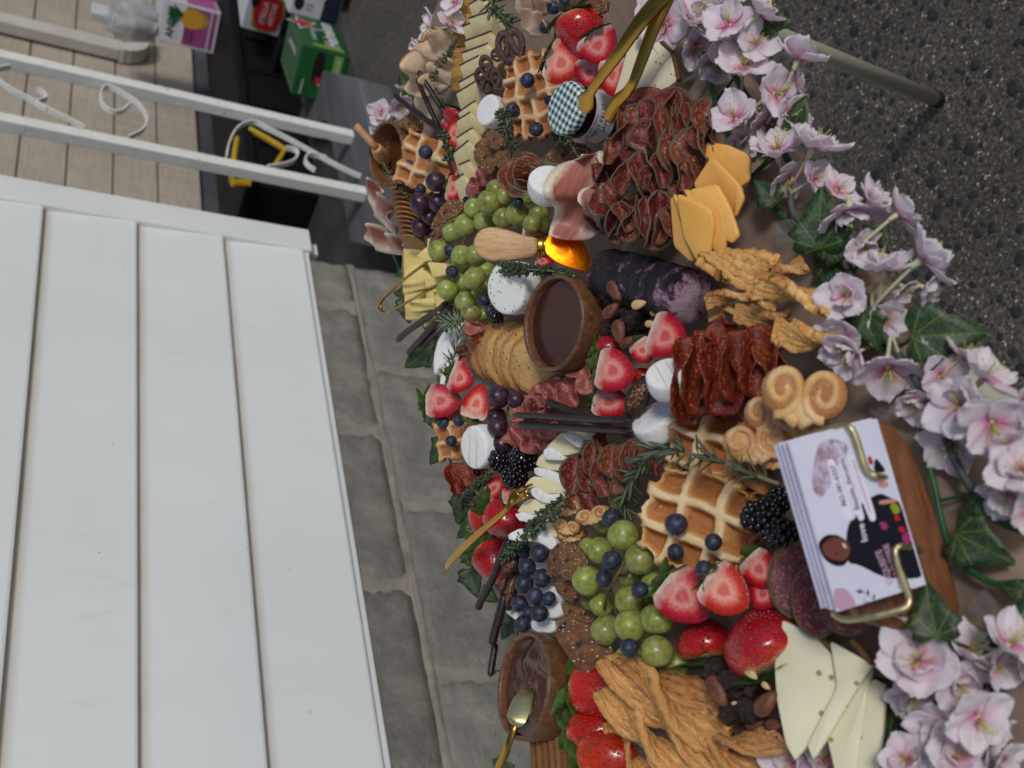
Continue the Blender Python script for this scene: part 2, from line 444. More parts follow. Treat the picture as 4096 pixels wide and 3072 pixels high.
# mortar: each course's bed joint and each head joint is an irregular strip smeared over the block edges
def smear(name, x0, x1, z0, z1, wd, seed, vert):
    n = 40 if not vert else 12
    def fn(u, v):
        s = wd * (.9 + 1.1 * nz(u * (9 if not vert else 2.5) + seed, seed) + .5 * nz(u * 30, seed + 9))
        s = max(s, .005); t = (v - .5) * 2
        y = -.0012 * (1 - t * t) - .0004 + .0025 * nz(u * 40, v * 3, seed) + abs(t) ** 6 * .006
        if vert: return (x0 + t * s - .5, y, z0 + (z1 - z0) * u)
        return (x0 + (x1 - x0) * u - .5, y, z0 + t * s)
    V, Fc, U = grid(n * (5 if not vert else 1), 6, fn); 
    if vert: Fc = [f[::-1] for f in Fc]
    return link(name, mk(name, V, Fc, m_mortar), fnd)
smear('mortar_joint', -1.6, 2.036, jz, jz, .015, 1, False); smear('mortar_joint', -1.6, 2.036, jz - .2035, 0, .013, 2, False)
for i in range(-5, 2): smear('mortar_joint', 1.465 + i * .4057, 0, jz + .01, zb + .02, .040, i + 20, True)
for i in range(-5, 2): smear('mortar_joint', 1.262 + i * .4057, 0, jz - .19, jz - .01, .034, i + 40, True)
for i in range(-5, 2): smear('mortar_joint', 1.465 + i * .4057, 0, .01, jz - .215, .022, i + 60, True)
# house body behind the cladding
hp('house_body', *box(-1.6, 2.05, W + .005, W + 2.9, zb, 2.8), m_trim, house, HO)

# ----------------------------------------------------------------- beige house further back
W2 = 3.2
ms_beige = m_siding('weathered beige siding', rgb(166, 154, 138), rgb(194, 184, 168), rgb(126, 115, 100), .6)
house2 = root('beige_house', 'weathered beige neighbouring house wall with grooved wide boards above a dark parged base', 'house', Matrix.Translation((5, W2, 0)))
zb2 = PY(793, 600, W2).z; sp2 = PY(628, 600, W2).z - zb2
for k in range(11):
    z0 = zb2 + sp2 * k
    V, Fc = box(2.2 - 5, 12 - 5, -.008, .015, z0 + .004, z0 + sp2 - .004)
    link('siding_board', bevel_mesh(mk('beige_board', V, Fc, ms_beige, smooth=False), .002, 1), house2)
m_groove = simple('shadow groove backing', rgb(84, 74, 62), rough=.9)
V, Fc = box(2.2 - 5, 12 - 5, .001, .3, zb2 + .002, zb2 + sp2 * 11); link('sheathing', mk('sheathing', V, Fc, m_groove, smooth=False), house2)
m_parge = simple('dark parged base', rgb(62, 62, 68), rgb(84, 83, 88), 3, .85, .5, 25, bd=.004)
V, Fc = box(2.2 - 5, 12 - 5, .02, .3, -.02, zb2 - .001); link('foundation', mk('parge', V, Fc, m_parge, smooth=False), house2)
# downspout with a ribbed elbow, fixed to the beige wall
m_spout = simple('painted downspout', rgb(190, 184, 175), rgb(204, 199, 190), 5, .5)
xsp = PY(0, 130, W2).x; zel = PY(470, 240, W2).z
ds = root('downspout', 'white painted downspout with a crimped elbow on the beige house wall', 'downspout', Matrix.Translation((xsp, W2 - .06, zel)))
def rect_tube(path, hw, hd, rib=0):
    V = []; Fc = []
    for i, (p, t) in enumerate(path):
        p = Vector(p); t = Vector(t).normalized(); b = Vector((0, 1, 0)); a = t.cross(b)
        k = 1 + (rib if i % 2 else 0)
        for (s1, s2) in ((-1, -1), (1, -1), (1, 1), (-1, 1)): V.append(p + a * s1 * hw * k + b * s2 * hd * k)
    m = len(path)
    for i in range(m - 1):
        for k in range(4):
            a = i * 4 + k; b = i * 4 + (k + 1) % 4; Fc.append((a, b, b + 4, a + 4))
    Fc += [(3, 2, 1, 0), tuple((m - 1) * 4 + k for k in range(4))]
    return V, Fc
link('pipe', bevel_mesh(mk('pipe', *rect_tube([((0, 0, 2.0), (0, 0, -1)), ((0, 0, 0), (0, 0, -1))], .045, .035), m_spout, smooth=False), .006, 1), ds)
pth = []
for i in range(13):
    a = i / 12 * math.pi * .52; r = .10
    pth.append(((r - r * math.cos(a), 0, -r * math.sin(a)), (math.sin(a), 0, -math.cos(a))))
pth.append(((.2, 0, -.1), (1, 0, -.06)))
link('elbow', mk('elbow', *rect_tube(pth, .049, .039, .05), m_spout, smooth=False), ds)
# porch slab
m_slab = simple('grey painted slab', rgb(50, 49, 47), rgb(72, 70, 67), 2.5, .8, .4, 30, bd=.004)
slabme = bbox_mesh('slab', 2.12, 14, W + .30, W2 + .1, -.05, .035, m_slab, .008); struct('porch_slab', slabme)

# ----------------------------------------------------------------- wrought iron column
def m_paintiron():
    q = N('white painted iron'); base = q.ramp(q.noise(30, 4), [(.3, rgb(226, 225, 220)), (.7, rgb(238, 237, 232))])
    chip = q.math('MULTIPLY', q.step(q.noise(90, 3), .64, .68), q.step(q.noise(12, 2), .5, .6)); base = q.mix(chip, base, rgb(110, 104, 98))
    return q.out(base, .45, q.bump(q.noise(60, 3), .3, .002))
m_iron = m_paintiron(); YR = 1.9
pl = PY(0, 490, YR).x + .005; pr_ = PY(0, 240, YR).x + .01
col = root('iron_porch_column', 'white painted iron porch column with two square posts and scrolls between them', 'column', Matrix.Translation((pl, YR, 0)))
for x in (0, pr_ - pl):
    link('post', bbox_mesh('post', x - .019, x + .019, -.019, .019, .03, 2.9, m_iron, .003), col)
def scroll(pts, name='scroll'):
    P3 = [PY(*px('T', *p), YR - .004) - Vector((pl, YR, 0)) for p in pts]
    V, Fc, U = tube(smoothpath(P3, 6), 1, 8, flat=(.004, .011))
    # strip lies with its width across the column
    return link(name, mk('scroll', V, Fc, m_iron, smooth=False), col)
def strip(pts, name='scroll'):
    P3 = smoothpath([PY(*px(*p), YR) for p in pts], 6); o = Vector((pl, YR, 0)); V = []; Fc = []
    for i, p in enumerate(P3):
        t = (P3[min(i + 1, len(P3) - 1)] - P3[max(i - 1, 0)]).normalized(); nn = Vector((t.z, 0, -t.x)) * .0022
        for a, b in ((nn, -.009), (-nn, -.009), (-nn, .009), (nn, .009)): V.append(p - o + a + Vector((0, b, 0)))
    for i in range(len(P3) - 1):
        for k in range(4):
            a = i * 4 + k; b = i * 4 + (k + 1) % 4; Fc.append((a, b, b + 4, a + 4))
    Fc += [(3, 2, 1, 0), tuple(len(V) - 4 + k for k in range(4))]
    return link(name, mk('scroll', V, Fc, m_iron, smooth=False), col)
T_ = lambda L: [('T', x, y) for x, y in L]; S_ = lambda L: [('S', x, y) for x, y in L]
strip(T_([(610, 945), (760, 915), (812, 870), (800, 830), (735, 815)]))
strip(T_([(1300, 1035), (1080, 935), (760, 760), (620, 690), (520, 645), (420, 680), (360, 780), (340, 880)]))
strip(T_([(1000, 880), (900, 860), (862, 890), (880, 930), (930, 965)]))
strip(S_([(330, 1105), (440, 1050), (475, 960), (420, 850), (300, 760), (160, 700), (110, 740), (110, 830), (180, 890), (270, 900), (340, 840)]))
strip(S_([(-20, 1030), (-150, 960), (-300, 890), (-460, 800), (-600, 730), (-720, 640), (-720, 560), (-620, 540)]))
strip(S_([(-330, 880), (-410, 830), (-330, 790), (-360, 745), (-405, 720)]))
# ================================================================= food: materials
def m_strawberry():
    q = N('strawberry skin'); z = q.xyz(q.co())[0]
    col = q.ramp(q.math('ADD', z, q.math('MULTIPLY', q.math('SUBTRACT', q.noise(4, 2), .5), .25)), [(.0, rgb(226, 196, 150)), (.14, rgb(205, 60, 34)), (.3, rgb(190, 24, 24)), (1, rgb(156, 10, 18))])
    col = q.vary(col, .16)
    v = q.voro(17, vec=q.co(scale=(.85, 1.1, 1.1)))
    col = q.mix(q.step(v, .20, .13), col, rgb(206, 150, 76))
    dim = q.ramp(v, [(.1, (.5, .5, .5, 1)), (.2, (0, 0, 0, 1)), (.42, (1, 1, 1, 1))])
    return q.out(col, .25, q.bump(dim, .8, .002), Specular_IOR_Level=.6, Subsurface_Weight=.12, Subsurface_Radius=(1, .2, .1), Subsurface_Scale=.004)
def m_cut():
    q = N('strawberry flesh'); u, v, _ = q.xyz(q.co('UV'))          # u = 0 at the middle .. 1 at the rim, v = angle
    obj = q.co(); x, y, _z = q.xyz(obj)
    av = q.n('ShaderNodeVectorMath'); av.operation = 'ADD'; cx_ = q.n('ShaderNodeCombineXYZ'); q.l(q.math('MULTIPLY', q.rand(), 17.0), cx_.inputs[0]); q.l(q.math('MULTIPLY', q.rand(), 9.0), cx_.inputs[1]); q.l(q.co('UV', (.25, 1.6, 1)), av.inputs[0]); q.l(cx_.outputs[0], av.inputs[1]); st = q.noise(26, 2, .5, av.outputs[0])
    rr = q.math('ADD', u, q.math('MULTIPLY', q.math('SUBTRACT', st, .5), .38))
    col = q.ramp(rr, [(.0, rgb(214, 104, 92)), (.18, rgb(214, 92, 82)), (.34, rgb(230, 164, 146)), (.5, rgb(222, 116, 102)), (.64, rgb(204, 58, 50)), (.8, rgb(178, 18, 20)), (1, rgb(150, 6, 12))])
    cap = q.ramp(q.math('ADD', x, q.math('MULTIPLY', q.noise(9, 2), .2)), [(.14, (1, 1, 1, 1)), (.42, (0, 0, 0, 1))])
    col = q.mix(q.math('MULTIPLY', cap, .85), col, rgb(240, 226, 206))
    col = q.vary(col, .1)
    return q.out(col, .2, q.bump(st, .35, .001), Subsurface_Weight=.12, Subsurface_Radius=(1, .4, .3), Subsurface_Scale=.004)
def m_leaf(name, c1, c2, vein=None, rough=.5):
    q = N(name); col = q.vary(q.ramp(q.noise(6, 3), [(.3, c1), (.7, c2)]), .22)
    nrm = q.bump(q.noise(14, 3), .3, .001)
    if vein:
        u, v, _ = q.xyz(q.co('UV'))        # leaf base at u = 0, v = 0; veins fan out from it
        a = q.math('ARCTAN2', v, u); r = q.math('SQRT', q.math('ADD', q.math('MULTIPLY', u, u), q.math('MULTIPLY', v, v)))
        f = q.math('ABSOLUTE', q.math('SUBTRACT', q.math('FRACT', q.math('ADD', q.math('DIVIDE', a, .62), .5)), .5))
        d = q.math('MULTIPLY', q.math('MULTIPLY', f, .62), r)
        m1 = q.math('MULTIPLY', q.step(d, .012, .003), .8)
        vd = q.voro(9, 'Distance', q.co('UV'), 'DISTANCE_TO_EDGE'); m2 = q.step(vd, .05, .015)
        col = q.mix(q.math('ADD', m1, q.math('MULTIPLY', m2, .4), True), col, vein)
    return q.out(col, rough, nrm, Subsurface_Weight=.08, Subsurface_Scale=.002)
M_STRAW, M_CUT = m_strawberry(), m_cut()
M_CALYX = m_leaf('strawberry leaf', rgb(46, 74, 30), rgb(88, 120, 56))
M_IVY = m_leaf('ivy leaf', rgb(16, 40, 20), rgb(36, 66, 30), rgb(104, 122, 46), .5)
M_HERB = m_leaf('herb leaf', rgb(38, 58, 38), rgb(82, 104, 70)); M_ROSM = m_leaf('rosemary needle', rgb(62, 84, 62), rgb(124, 142, 112))
M_HSTEM = simple('herb stem', rgb(112, 108, 74), rgb(140, 132, 96), 30, .7)
def m_grape(name, c1, c2, c3, bloom):
    q = N(name); col = q.ramp(q.noise(1.6, 3), [(.25, c1), (.5, c2), (.78, c3)]); col = q.vary(col, .22)
    b = q.math('MULTIPLY', q.step(q.noise(2.6, 4, .65), .42, .8), .55); col = q.mix(b, col, bloom)
    sp = q.step(q.voro(7), .06, .03); col = q.mix(q.math('MULTIPLY', sp, .7), col, rgb(70, 60, 30))
    rough = q.ramp(q.noise(3, 3), [(.3, (.22, .22, .22, 1)), (.75, (.48, .48, .48, 1))])
    return q.out(col, rough, q.bump(q.noise(3, 2), .05, .001), Subsurface_Weight=.85, Subsurface_Radius=(.9, 1, .35), Subsurface_Scale=.010)
M_GREEN = m_grape('green grape', rgb(112, 120, 42), rgb(144, 150, 66), rgb(172, 172, 92), rgb(186, 190, 146))
M_RED = m_grape('red grape', rgb(34, 12, 26), rgb(58, 22, 38), rgb(82, 34, 46), rgb(104, 92, 120))
def m_blue():
    q = N('blueberry skin'); z = q.xyz(q.co())[2]
    b = q.ramp(q.noise(2.4, 4, .65), [(.3, rgb(20, 23, 34)), (.55, rgb(44, 51, 70)), (.8, rgb(100, 110, 130))]); b = q.vary(b, .3)
    return q.out(b, .5, q.bump(q.noise(12, 3), .12, .0006))
M_BLUE = m_blue(); M_BCROWN = simple('blueberry crown', rgb(18, 20, 30), rgb(50, 46, 48), 8, .8)
M_BLACK = simple('blackberry', rgb(8, 6, 11), rgb(26, 14, 24), 3, .16, Specular_IOR_Level=.7)
def m_waffle():
    q = N('waffle'); z = q.xyz(q.co())[2]
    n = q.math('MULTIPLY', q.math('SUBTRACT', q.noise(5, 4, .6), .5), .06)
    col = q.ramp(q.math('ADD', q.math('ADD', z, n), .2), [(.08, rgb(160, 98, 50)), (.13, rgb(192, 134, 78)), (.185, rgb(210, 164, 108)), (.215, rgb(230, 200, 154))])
    col = q.mix(q.math('MULTIPLY', q.step(q.noise(9, 4, .7), .55, .75), .5), col, rgb(168, 94, 40))
    col = q.mix(q.math('MULTIPLY', q.step(q.noise(26, 3), .66, .74), .45), col, rgb(240, 222, 188)); col = q.vary(col, .1)
    return q.out(col, .6, q.bump(q.noise(30, 4, .7), .5, .0014), Subsurface_Weight=.1, Subsurface_Scale=.003)
M_WAF = m_waffle()
def m_salami(name, meat1, meat2, fat, crust=None, fatscale=9, oil=.32):
    q = N(name); uv = q.co('UV'); u, v, _ = q.xyz(uv)
    r = q.math('SQRT', q.math('ADD', q.math('MULTIPLY', u, u), q.math('MULTIPLY', v, v)))
    col = q.ramp(q.noise(3.2, 4, .6, uv), [(.3, meat1), (.7, meat2)])
    wv = q.noise(7, 3, .6, uv); vv = q.n('ShaderNodeVectorMath'); vv.operation = 'ADD'
    sc_ = q.n('ShaderNodeVectorMath'); sc_.operation = 'SCALE'; nd = q.n('ShaderNodeTexNoise', Scale=6.0, Detail=2.0); q.l(uv, nd.inputs['Vector']); q.l(nd.outputs['Color'], sc_.inputs[0]); sc_.inputs['Scale'].default_value = .28
    q.l(uv, vv.inputs[0]); q.l(sc_.outputs[0], vv.inputs[1])
    vd = q.voro(fatscale, 'Distance', vv.outputs[0]); vc = q.xyz(q.voro(fatscale, 'Color', vv.outputs[0]))[0]
    fm = q.math('MULTIPLY', q.step(vd, .42, .26), q.step(vc, .48, .56)); col = q.mix(q.math('MULTIPLY', fm, .8), col, fat)
    vd2 = q.voro(fatscale * 2.6, 'Distance', vv.outputs[0]); vc2 = q.xyz(q.voro(fatscale * 2.6, 'Color', vv.outputs[0]))[0]
    col = q.mix(q.math('MULTIPLY', q.math('MULTIPLY', q.step(vd2, .4, .25), q.step(vc2, .62, .7)), .6), col, fat)
    col = q.vary(col, .2)
    nrm = q.bump(q.noise(12, 4, .6, uv), .35, .0015)
    if crust:
        cm = q.step(q.math('ADD', r, q.math('MULTIPLY', q.math('SUBTRACT', q.noise(14, 3, .6, uv), .5), .14)), .875, .915)
        cc = q.ramp(q.noise(44, 3, .7, uv), [(.36, rgb(70, 54, 42)), (.5, crust), (.66, rgb(196, 178, 146))])
        pep = q.math('MULTIPLY', q.step(q.voro(24, 'Distance', uv), .22, .12), q.step(q.xyz(q.voro(24, 'Color', uv))[0], .78, .84))
        col = q.mix(q.math('MULTIPLY', pep, .8), col, rgb(40, 24, 20)); col = q.mix(cm, col, cc)
        nrm = q.bump(q.math('MULTIPLY', q.noise(50, 3, .7, uv), cm), .9, .002, nrm)
    return q.out(col, oil, nrm, Specular_IOR_Level=.45, Subsurface_Weight=.12, Subsurface_Radius=(1, .3, .2), Subsurface_Scale=.003)
M_SALP = m_salami('peppered salami', rgb(96, 32, 26), rgb(138, 62, 48), rgb(198, 144, 124), rgb(134, 108, 78))
M_SALG = m_salami('marbled salami', rgb(136, 58, 54), rgb(166, 90, 80), rgb(214, 170, 158), None, 12)
M_CHOR = m_salami('glossy chorizo', rgb(88, 24, 16), rgb(128, 46, 26), rgb(196, 108, 64), None, 9, .5)
def m_ham(name, lean1, lean2, fat, edge, w=.2):
    q = N(name); uv = q.co('UV'); u, v, _ = q.xyz(uv)
    col = q.ramp(q.noise(3, 4, .6, q.co('UV', (1, 3, 1))), [(.3, lean1), (.7, lean2)])
    e = q.math('ADD', v, q.math('MULTIPLY', q.math('SUBTRACT', q.noise(5, 3, .6, uv), .5), w))
    m = q.ramp(e, [(.03, (1, 1, 1, 1)), (w + .05, (0, 0, 0, 1)), (.82, (0, 0, 0, 1)), (.95, (1, 1, 1, 1))])
    col = q.mix(m, col, fat)
    if edge: col = q.mix(q.step(e, .955, .99), col, edge); col = q.mix(q.step(e, .035, .01), col, edge)
    st = q.step(q.noise(8, 4, .6, q.co('UV', (.6, 5, 1))), .62, .7); col = q.mix(q.math('MULTIPLY', st, .35), col, fat)
    return q.out(col, .35, q.bump(q.noise(9, 3, .6, uv), .3, .0015), Subsurface_Weight=.3, Subsurface_Radius=(1, .5, .4), Subsurface_Scale=.004)
M_PROS = m_ham('prosciutto', rgb(156, 92, 82), rgb(186, 124, 108), rgb(230, 212, 190), None, .42)
M_TURK = m_ham('smoked turkey slice', rgb(214, 184, 154), rgb(226, 202, 174), rgb(222, 190, 150), rgb(160, 92, 42), .06)
M_HAM = m_ham('pale ham slice', rgb(216, 178, 154), rgb(226, 192, 168), rgb(232, 212, 192), rgb(196, 140, 96), .1)
def cheese(name, c1, c2, rough=.42, speck=None, bump=.2, bs=9, sss=.3):
    q = N(name); col = q.ramp(q.noise(2.2, 3), [(.3, c1), (.7, c2)])
    if speck:
        sc2, thr, dens, c3 = speck; vd = q.voro(sc2); vc = q.xyz(q.voro(sc2, 'Color'))[0]
        col = q.mix(q.math('MULTIPLY', q.step(vd, thr, thr * .6), q.step(vc, 1 - dens, 1 - dens + .03)), col, c3)
    col = q.vary(col, .05)
    return q.out(col, rough, q.bump(q.noise(bs, 4, .6), bump, .0015), Subsurface_Weight=sss, Subsurface_Radius=(1, .8, .5), Subsurface_Scale=.004)
M_GOUDA = cheese('orange yellow cheese', rgb(230, 168, 78), rgb(238, 182, 96))
M_SWISS = cheese('pale yellow cheese', rgb(226, 200, 120), rgb(236, 214, 140), speck=(3, .25, .1, rgb(206, 176, 100)))
M_MANCH = cheese('cream sheep cheese', rgb(230, 222, 186), rgb(238, 230, 198), speck=(11, .30, .30, rgb(160, 142, 98)))
M_PECO = cheese('aged cheese', rgb(214, 196, 142), rgb(226, 212, 164), speck=(14, .12, .16, rgb(244, 236, 208)), bump=.5)
M_BRIEI = cheese('brie paste', rgb(226, 214, 166), rgb(234, 224, 184))
M_WHITE = cheese('white cheese', rgb(234, 234, 226), rgb(244, 243, 236), .55, bump=.35)
M_HERBC = cheese('herbed white cheese', rgb(232, 232, 222), rgb(243, 242, 234), .55, speck=(15, .30, .34, rgb(58, 66, 56)), bump=.35)
def m_rind(name):
    q = N(name); col = q.ramp(q.noise(7, 5, .65), [(.30, rgb(212, 198, 168)), (.42, rgb(240, 239, 235)), (.8, rgb(250, 250, 250))])
    wv = q.n('ShaderNodeTexWave', Scale=9.0, Distortion=1.2); q.l(q.co(), wv.inputs[0])
    c = q.n('ShaderNodeTexChecker', Scale=34.0); q.l(q.co(), c.inputs[0])
    return q.out(col, .75, q.bump(c.outputs['Fac'], .4, .001, q.bump(q.noise(10, 4, .7), .45, .002)), Subsurface_Weight=.2, Subsurface_Scale=.003)
M_RIND = m_rind('bloomy rind'); M_RINDLINE = simple('rind groove', rgb(214, 200, 166), rough=.8)
M_PURP = simple('purple rind', rgb(64, 46, 58), rgb(104, 84, 92), 14, .7, .5, 40)
M_BROWNR = simple('basket pressed brown rind', rgb(92, 62, 30), rgb(136, 96, 52), 24, .7, .6, 60)
M_PINKR = simple('pink rind', rgb(206, 150, 112), rgb(222, 172, 130), 10, .6)
def m_log():
    q = N('blueberry goat cheese'); f = q.noise(8, 6, .7, dist=.25)
    x = q.xyz(q.co())[0]; f = q.math('SUBTRACT', f, q.math('MULTIPLY', q.step(x, .26, .5), .22))
    col = q.ramp(f, [(.30, rgb(190, 160, 176)), (.36, rgb(140, 100, 126)), (.41, rgb(56, 34, 52)), (.47, rgb(26, 20, 30)), (.75, rgb(18, 15, 24))])
    return q.out(col, .45, q.bump(q.noise(16, 6, .75), 1.0, .006))
M_LOG = m_log()
def m_cracker(name, c1, c2, c3, speck, sd=.35, sc3=15):
    q = N(name); col = q.ramp(q.noise(4, 4, .65), [(.25, c1), (.5, c2), (.75, c3)])
    vd = q.voro(sc3); vc = q.xyz(q.voro(sc3, 'Color'))[0]
    x_, y_, _z = q.xyz(q.co()); rr_ = q.xyz(q.co('UV'))[0]
    col = q.mix(q.math('MULTIPLY', q.step(q.math('ADD', rr_, q.math('MULTIPLY', q.noise(6, 3), .5)), .62, 1.15), .9), col, c1)
    col = q.mix(q.math('MULTIPLY', q.step(vd, .34, .2), q.step(vc, 1 - sd, 1 - sd + .04)), col, speck); col = q.vary(col, .22)
    return q.out(col, .7, q.bump(q.noise(9, 4, .65), .9, .003))
M_OCT = m_cracker('herb cracker', rgb(184, 126, 64), rgb(208, 166, 100), rgb(226, 194, 134), rgb(92, 72, 38), .2, 17)
M_REC = m_cracker('golden cracker', rgb(196, 142, 58), rgb(214, 172, 84), rgb(226, 192, 112), rgb(104, 82, 34))
M_RND = m_cracker('brown wafer', rgb(148, 96, 52), rgb(172, 118, 68), rgb(190, 142, 90), rgb(92, 54, 26), .5, 30)
def m_crisp():
    q = N('fruit and seed crisp'); col = q.ramp(q.noise(6, 5, .65), [(.25, rgb(80, 50, 30)), (.5, rgb(124, 84, 52)), (.78, rgb(162, 122, 82))])
    z = q.voro(3.6); vc = q.xyz(q.voro(3.6, 'Color'))[0]
    col = q.mix(q.math('MULTIPLY', q.step(q.math('ADD', z, q.math('MULTIPLY', q.noise(9, 2), .2)), .56, .46), q.step(vc, .45, .5)), col, rgb(30, 26, 28))
    s = q.voro(13, vec=q.co(scale=(1, 2.1, 1))); sc_ = q.xyz(q.voro(13, 'Color', q.co(scale=(1, 2.1, 1))))[0]
    col = q.mix(q.math('MULTIPLY', q.step(s, .34, .24), q.step(sc_, .62, .66)), col, rgb(214, 196, 160)); col = q.vary(col, .12)
    return q.out(col, .8, q.bump(q.noise(16, 5, .7), .8, .003))
M_CRISP = m_crisp()
def m_pastry(name, c1, c2, c3, lay=None):
    q = N(name); v = q.co('UV', (2, 14, 1)) if lay else None
    f = q.noise(2.2, 4, .65, v); col = q.ramp(f, [(.28, c1), (.5, c2), (.74, c3)])
    if lay: col = q.mix(q.math('MULTIPLY', q.step(q.noise(3.2, 3, .6, q.co('UV', (2.5, 22, 1))), .56, .68), .7), col, lay)
    col = q.mix(q.math('MULTIPLY', q.step(q.noise(46, 3), .60, .66), .45), col, rgb(246, 232, 204)); col = q.vary(col, .12)
    return q.out(col, .5, q.bump(f, .7, .003), Specular_IOR_Level=.4)
M_TWIST = m_pastry('flaky cheese twist', rgb(182, 112, 52), rgb(212, 152, 84), rgb(230, 190, 130), rgb(140, 74, 30))
M_PALM = m_pastry('sugared palmier', rgb(182, 120, 64), rgb(214, 168, 108), rgb(232, 202, 154))
M_PALMIN = m_pastry('palmier groove', rgb(164, 100, 48), rgb(190, 132, 76), rgb(206, 156, 98))
def m_wood(name, c1, c2, c3, sc=1.0, axis='X', rough=.5):
    q = N(name); s = {'X': (1.2, 9, 9), 'Z': (9, 9, 1.2), 'Y': (9, 1.2, 9)}[axis]
    g = q.noise(2.2 * sc, 5, .65, q.co(scale=s), .6); col = q.ramp(g, [(.28, c1), (.5, c2), (.74, c3)])
    p = q.noise(16 * sc, 3, .6, q.co(scale=s)); col = q.mix(q.math('MULTIPLY', q.step(p, .62, .68), .45), col, c1); col = q.vary(col, .1)
    return q.out(col, rough, q.bump(p, .2, .0006))
M_BOWL = m_wood('acacia bowl wood', rgb(74, 46, 28), rgb(112, 76, 48), rgb(142, 100, 66), 1.0, 'X', .45)
M_BEECH = m_wood('beech handle', rgb(168, 122, 78), rgb(206, 164, 118), rgb(218, 180, 136), 1.2, 'X', .5)
M_WALNUT = m_wood('walnut stand', rgb(78, 46, 28), rgb(118, 74, 46), rgb(146, 98, 64), .9, 'X', .4)
M_DIP = m_wood('dipper wood', rgb(176, 120, 76), rgb(204, 152, 104), rgb(218, 172, 124), 1.0, 'X', .5)
M_SAUCE = simple('chocolate sauce', rgb(58, 30, 22), rgb(74, 40, 29), 2, .10, Specular_IOR_Level=.35)
M_SPREAD = simple('hazelnut spread', rgb(66, 40, 30), rgb(88, 56, 42), 3, .2, .3, 5, bd=.003)
M_HONEY = simple('honey', rgb(92, 52, 18), rough=.08)
M_CHOC = simple('dark chocolate', rgb(28, 18, 17), rgb(48, 34, 32), 120, .42, .3, 260, rand=.2)
M_MILK = simple('milk chocolate coating', rgb(58, 38, 34), rgb(96, 72, 64), 7, .5, .6, 12, bd=.002)
M_ALMOND = simple('almond skin', rgb(84, 42, 26), rgb(128, 74, 46), 5, .5, .5, 9)
M_NUTCHOC = simple('nut cluster chocolate', rgb(24, 14, 12), rgb(58, 36, 28), 6, .4, .7, 8, bd=.002)
M_NUTIN = simple('nut flesh', rgb(196, 160, 106), rgb(220, 190, 140), 6, .6)
M_FIG = simple('dried fig skin', rgb(30, 20, 18), rgb(62, 42, 32), 7, .6, .8, 7, bd=.002)
def m_figin():
    q = N('fig seeds'); v = q.voro(12); col = q.ramp(v, [(.15, rgb(196, 142, 62)), (.4, rgb(104, 60, 28)), (.6, rgb(52, 30, 20))]); return q.out(col, .5, q.bump(v, -.8, .002))
M_FIGIN = m_figin()
def m_gold(name, c, rough=.25, an=0):
    q = N(name); n = q.noise(30, 2, .5); r = q.ramp(n, [(.3, (rough * .7,) * 3 + (1,)), (.7, (rough * 1.4,) * 3 + (1,))])
    return q.out(c, r, q.bump(n, .05, .0004), Metallic=1.0, Anisotropic=an)
M_GOLD = m_gold('gold plated steel', rgb(188, 146, 64)); M_GOLDP = m_gold('brushed gold wire', rgb(206, 194, 146), .42)
M_BLADE = m_gold('polished gold blade with painted reflection', rgb(244, 128, 18), .34, .6)  # orange reflection on the gold is put into the base colour

# ================================================================= food: shapes (unit sized, top at z = 0)
def sb_prof(t):       # strawberry half width along its length 0 (cap) .. 1 (tip)
    if t < .30: return .15 + .27 * math.sqrt(max(0, 1 - (1 - t / .30) ** 2))
    return .42 * max(.0, 1 - ((t - .30) / .70) ** 2.0) ** .66
def strawberry_V(seed, nu=20, nl=16):
    V = []; Fc = []; bx = [random.Random(seed + i).uniform(-.05, .05) for i in range(3)]
    for j in range(nl + 1):
        t = j / nl; r = sb_prof(t) if 0 < j < nl else (.16 if j == 0 else .004)
        for i in range(nu):
            a = 2 * math.pi * i / nu; k = 1 + .10 * nz(math.cos(a) * 1.2 + seed, math.sin(a) * 1.2, t * 2)
            V.append((t + (.03 if j == 0 else 0), r * k * math.cos(a) + bx[0] * math.sin(t * 3), r * k * math.sin(a) + bx[1] * math.sin(t * 3)))
    for j in range(nl):
        for i in range(nu):
            a = j * nu + i; b = j * nu + (i + 1) % nu; Fc.append((a + nu, b + nu, b, a))
    Fc.append(tuple(range(nu))); Fc.append(tuple(reversed(range(nl * nu, nl * nu + nu))))
    return V, Fc
def leafblade(L, wd, droop, seed, n=5):
    def fn(u, v):
        s = math.sin(math.pi * min(1, u ** .8)) * wd * (1 - .25 * u) + .002
        return (L * u, (v - .5) * 2 * s + .05 * L * nz(u * 3, seed), droop * u * u + abs(v - .5) * s * .9 + .05 * L * nz(u * 2 + seed, v))
    return grid(n, 4, fn)
def calyx_mesh(seed, n=9, size=.48, back=.15):
    b = MB(); rn = random.Random(seed)
    for i in range(n):
        a = 2 * math.pi * i / n + rn.uniform(-.25, .25); L = size * rn.uniform(.7, 1.25)
        V, Fc, U = leafblade(L, L * .32, rn.uniform(-.10, .12), seed + i)
        # leaves ring the cap (around x), swept back over the shoulder or up
        M = Matrix.Rotation(a, 4, 'X') @ Matrix.Translation((.012, 0, .05)) @ Matrix.Rotation(R(rn.uniform(-112, -62)), 4, 'Y')
        b.add(V, Fc, U, M)
    V, Fc, U = tube([(.06, 0, 0), (-.04, .01, .01), (-.12, .02, .03)], [.03, .022, .02], 6); b.add(V, Fc, U)
    return b.mesh('calyx', M_CALYX)
SB = [mk('strawberry', *strawberry_V(k * 3.3), M_STRAW) for k in range(3)]
CAL = [calyx_mesh(k) for k in range(4)]
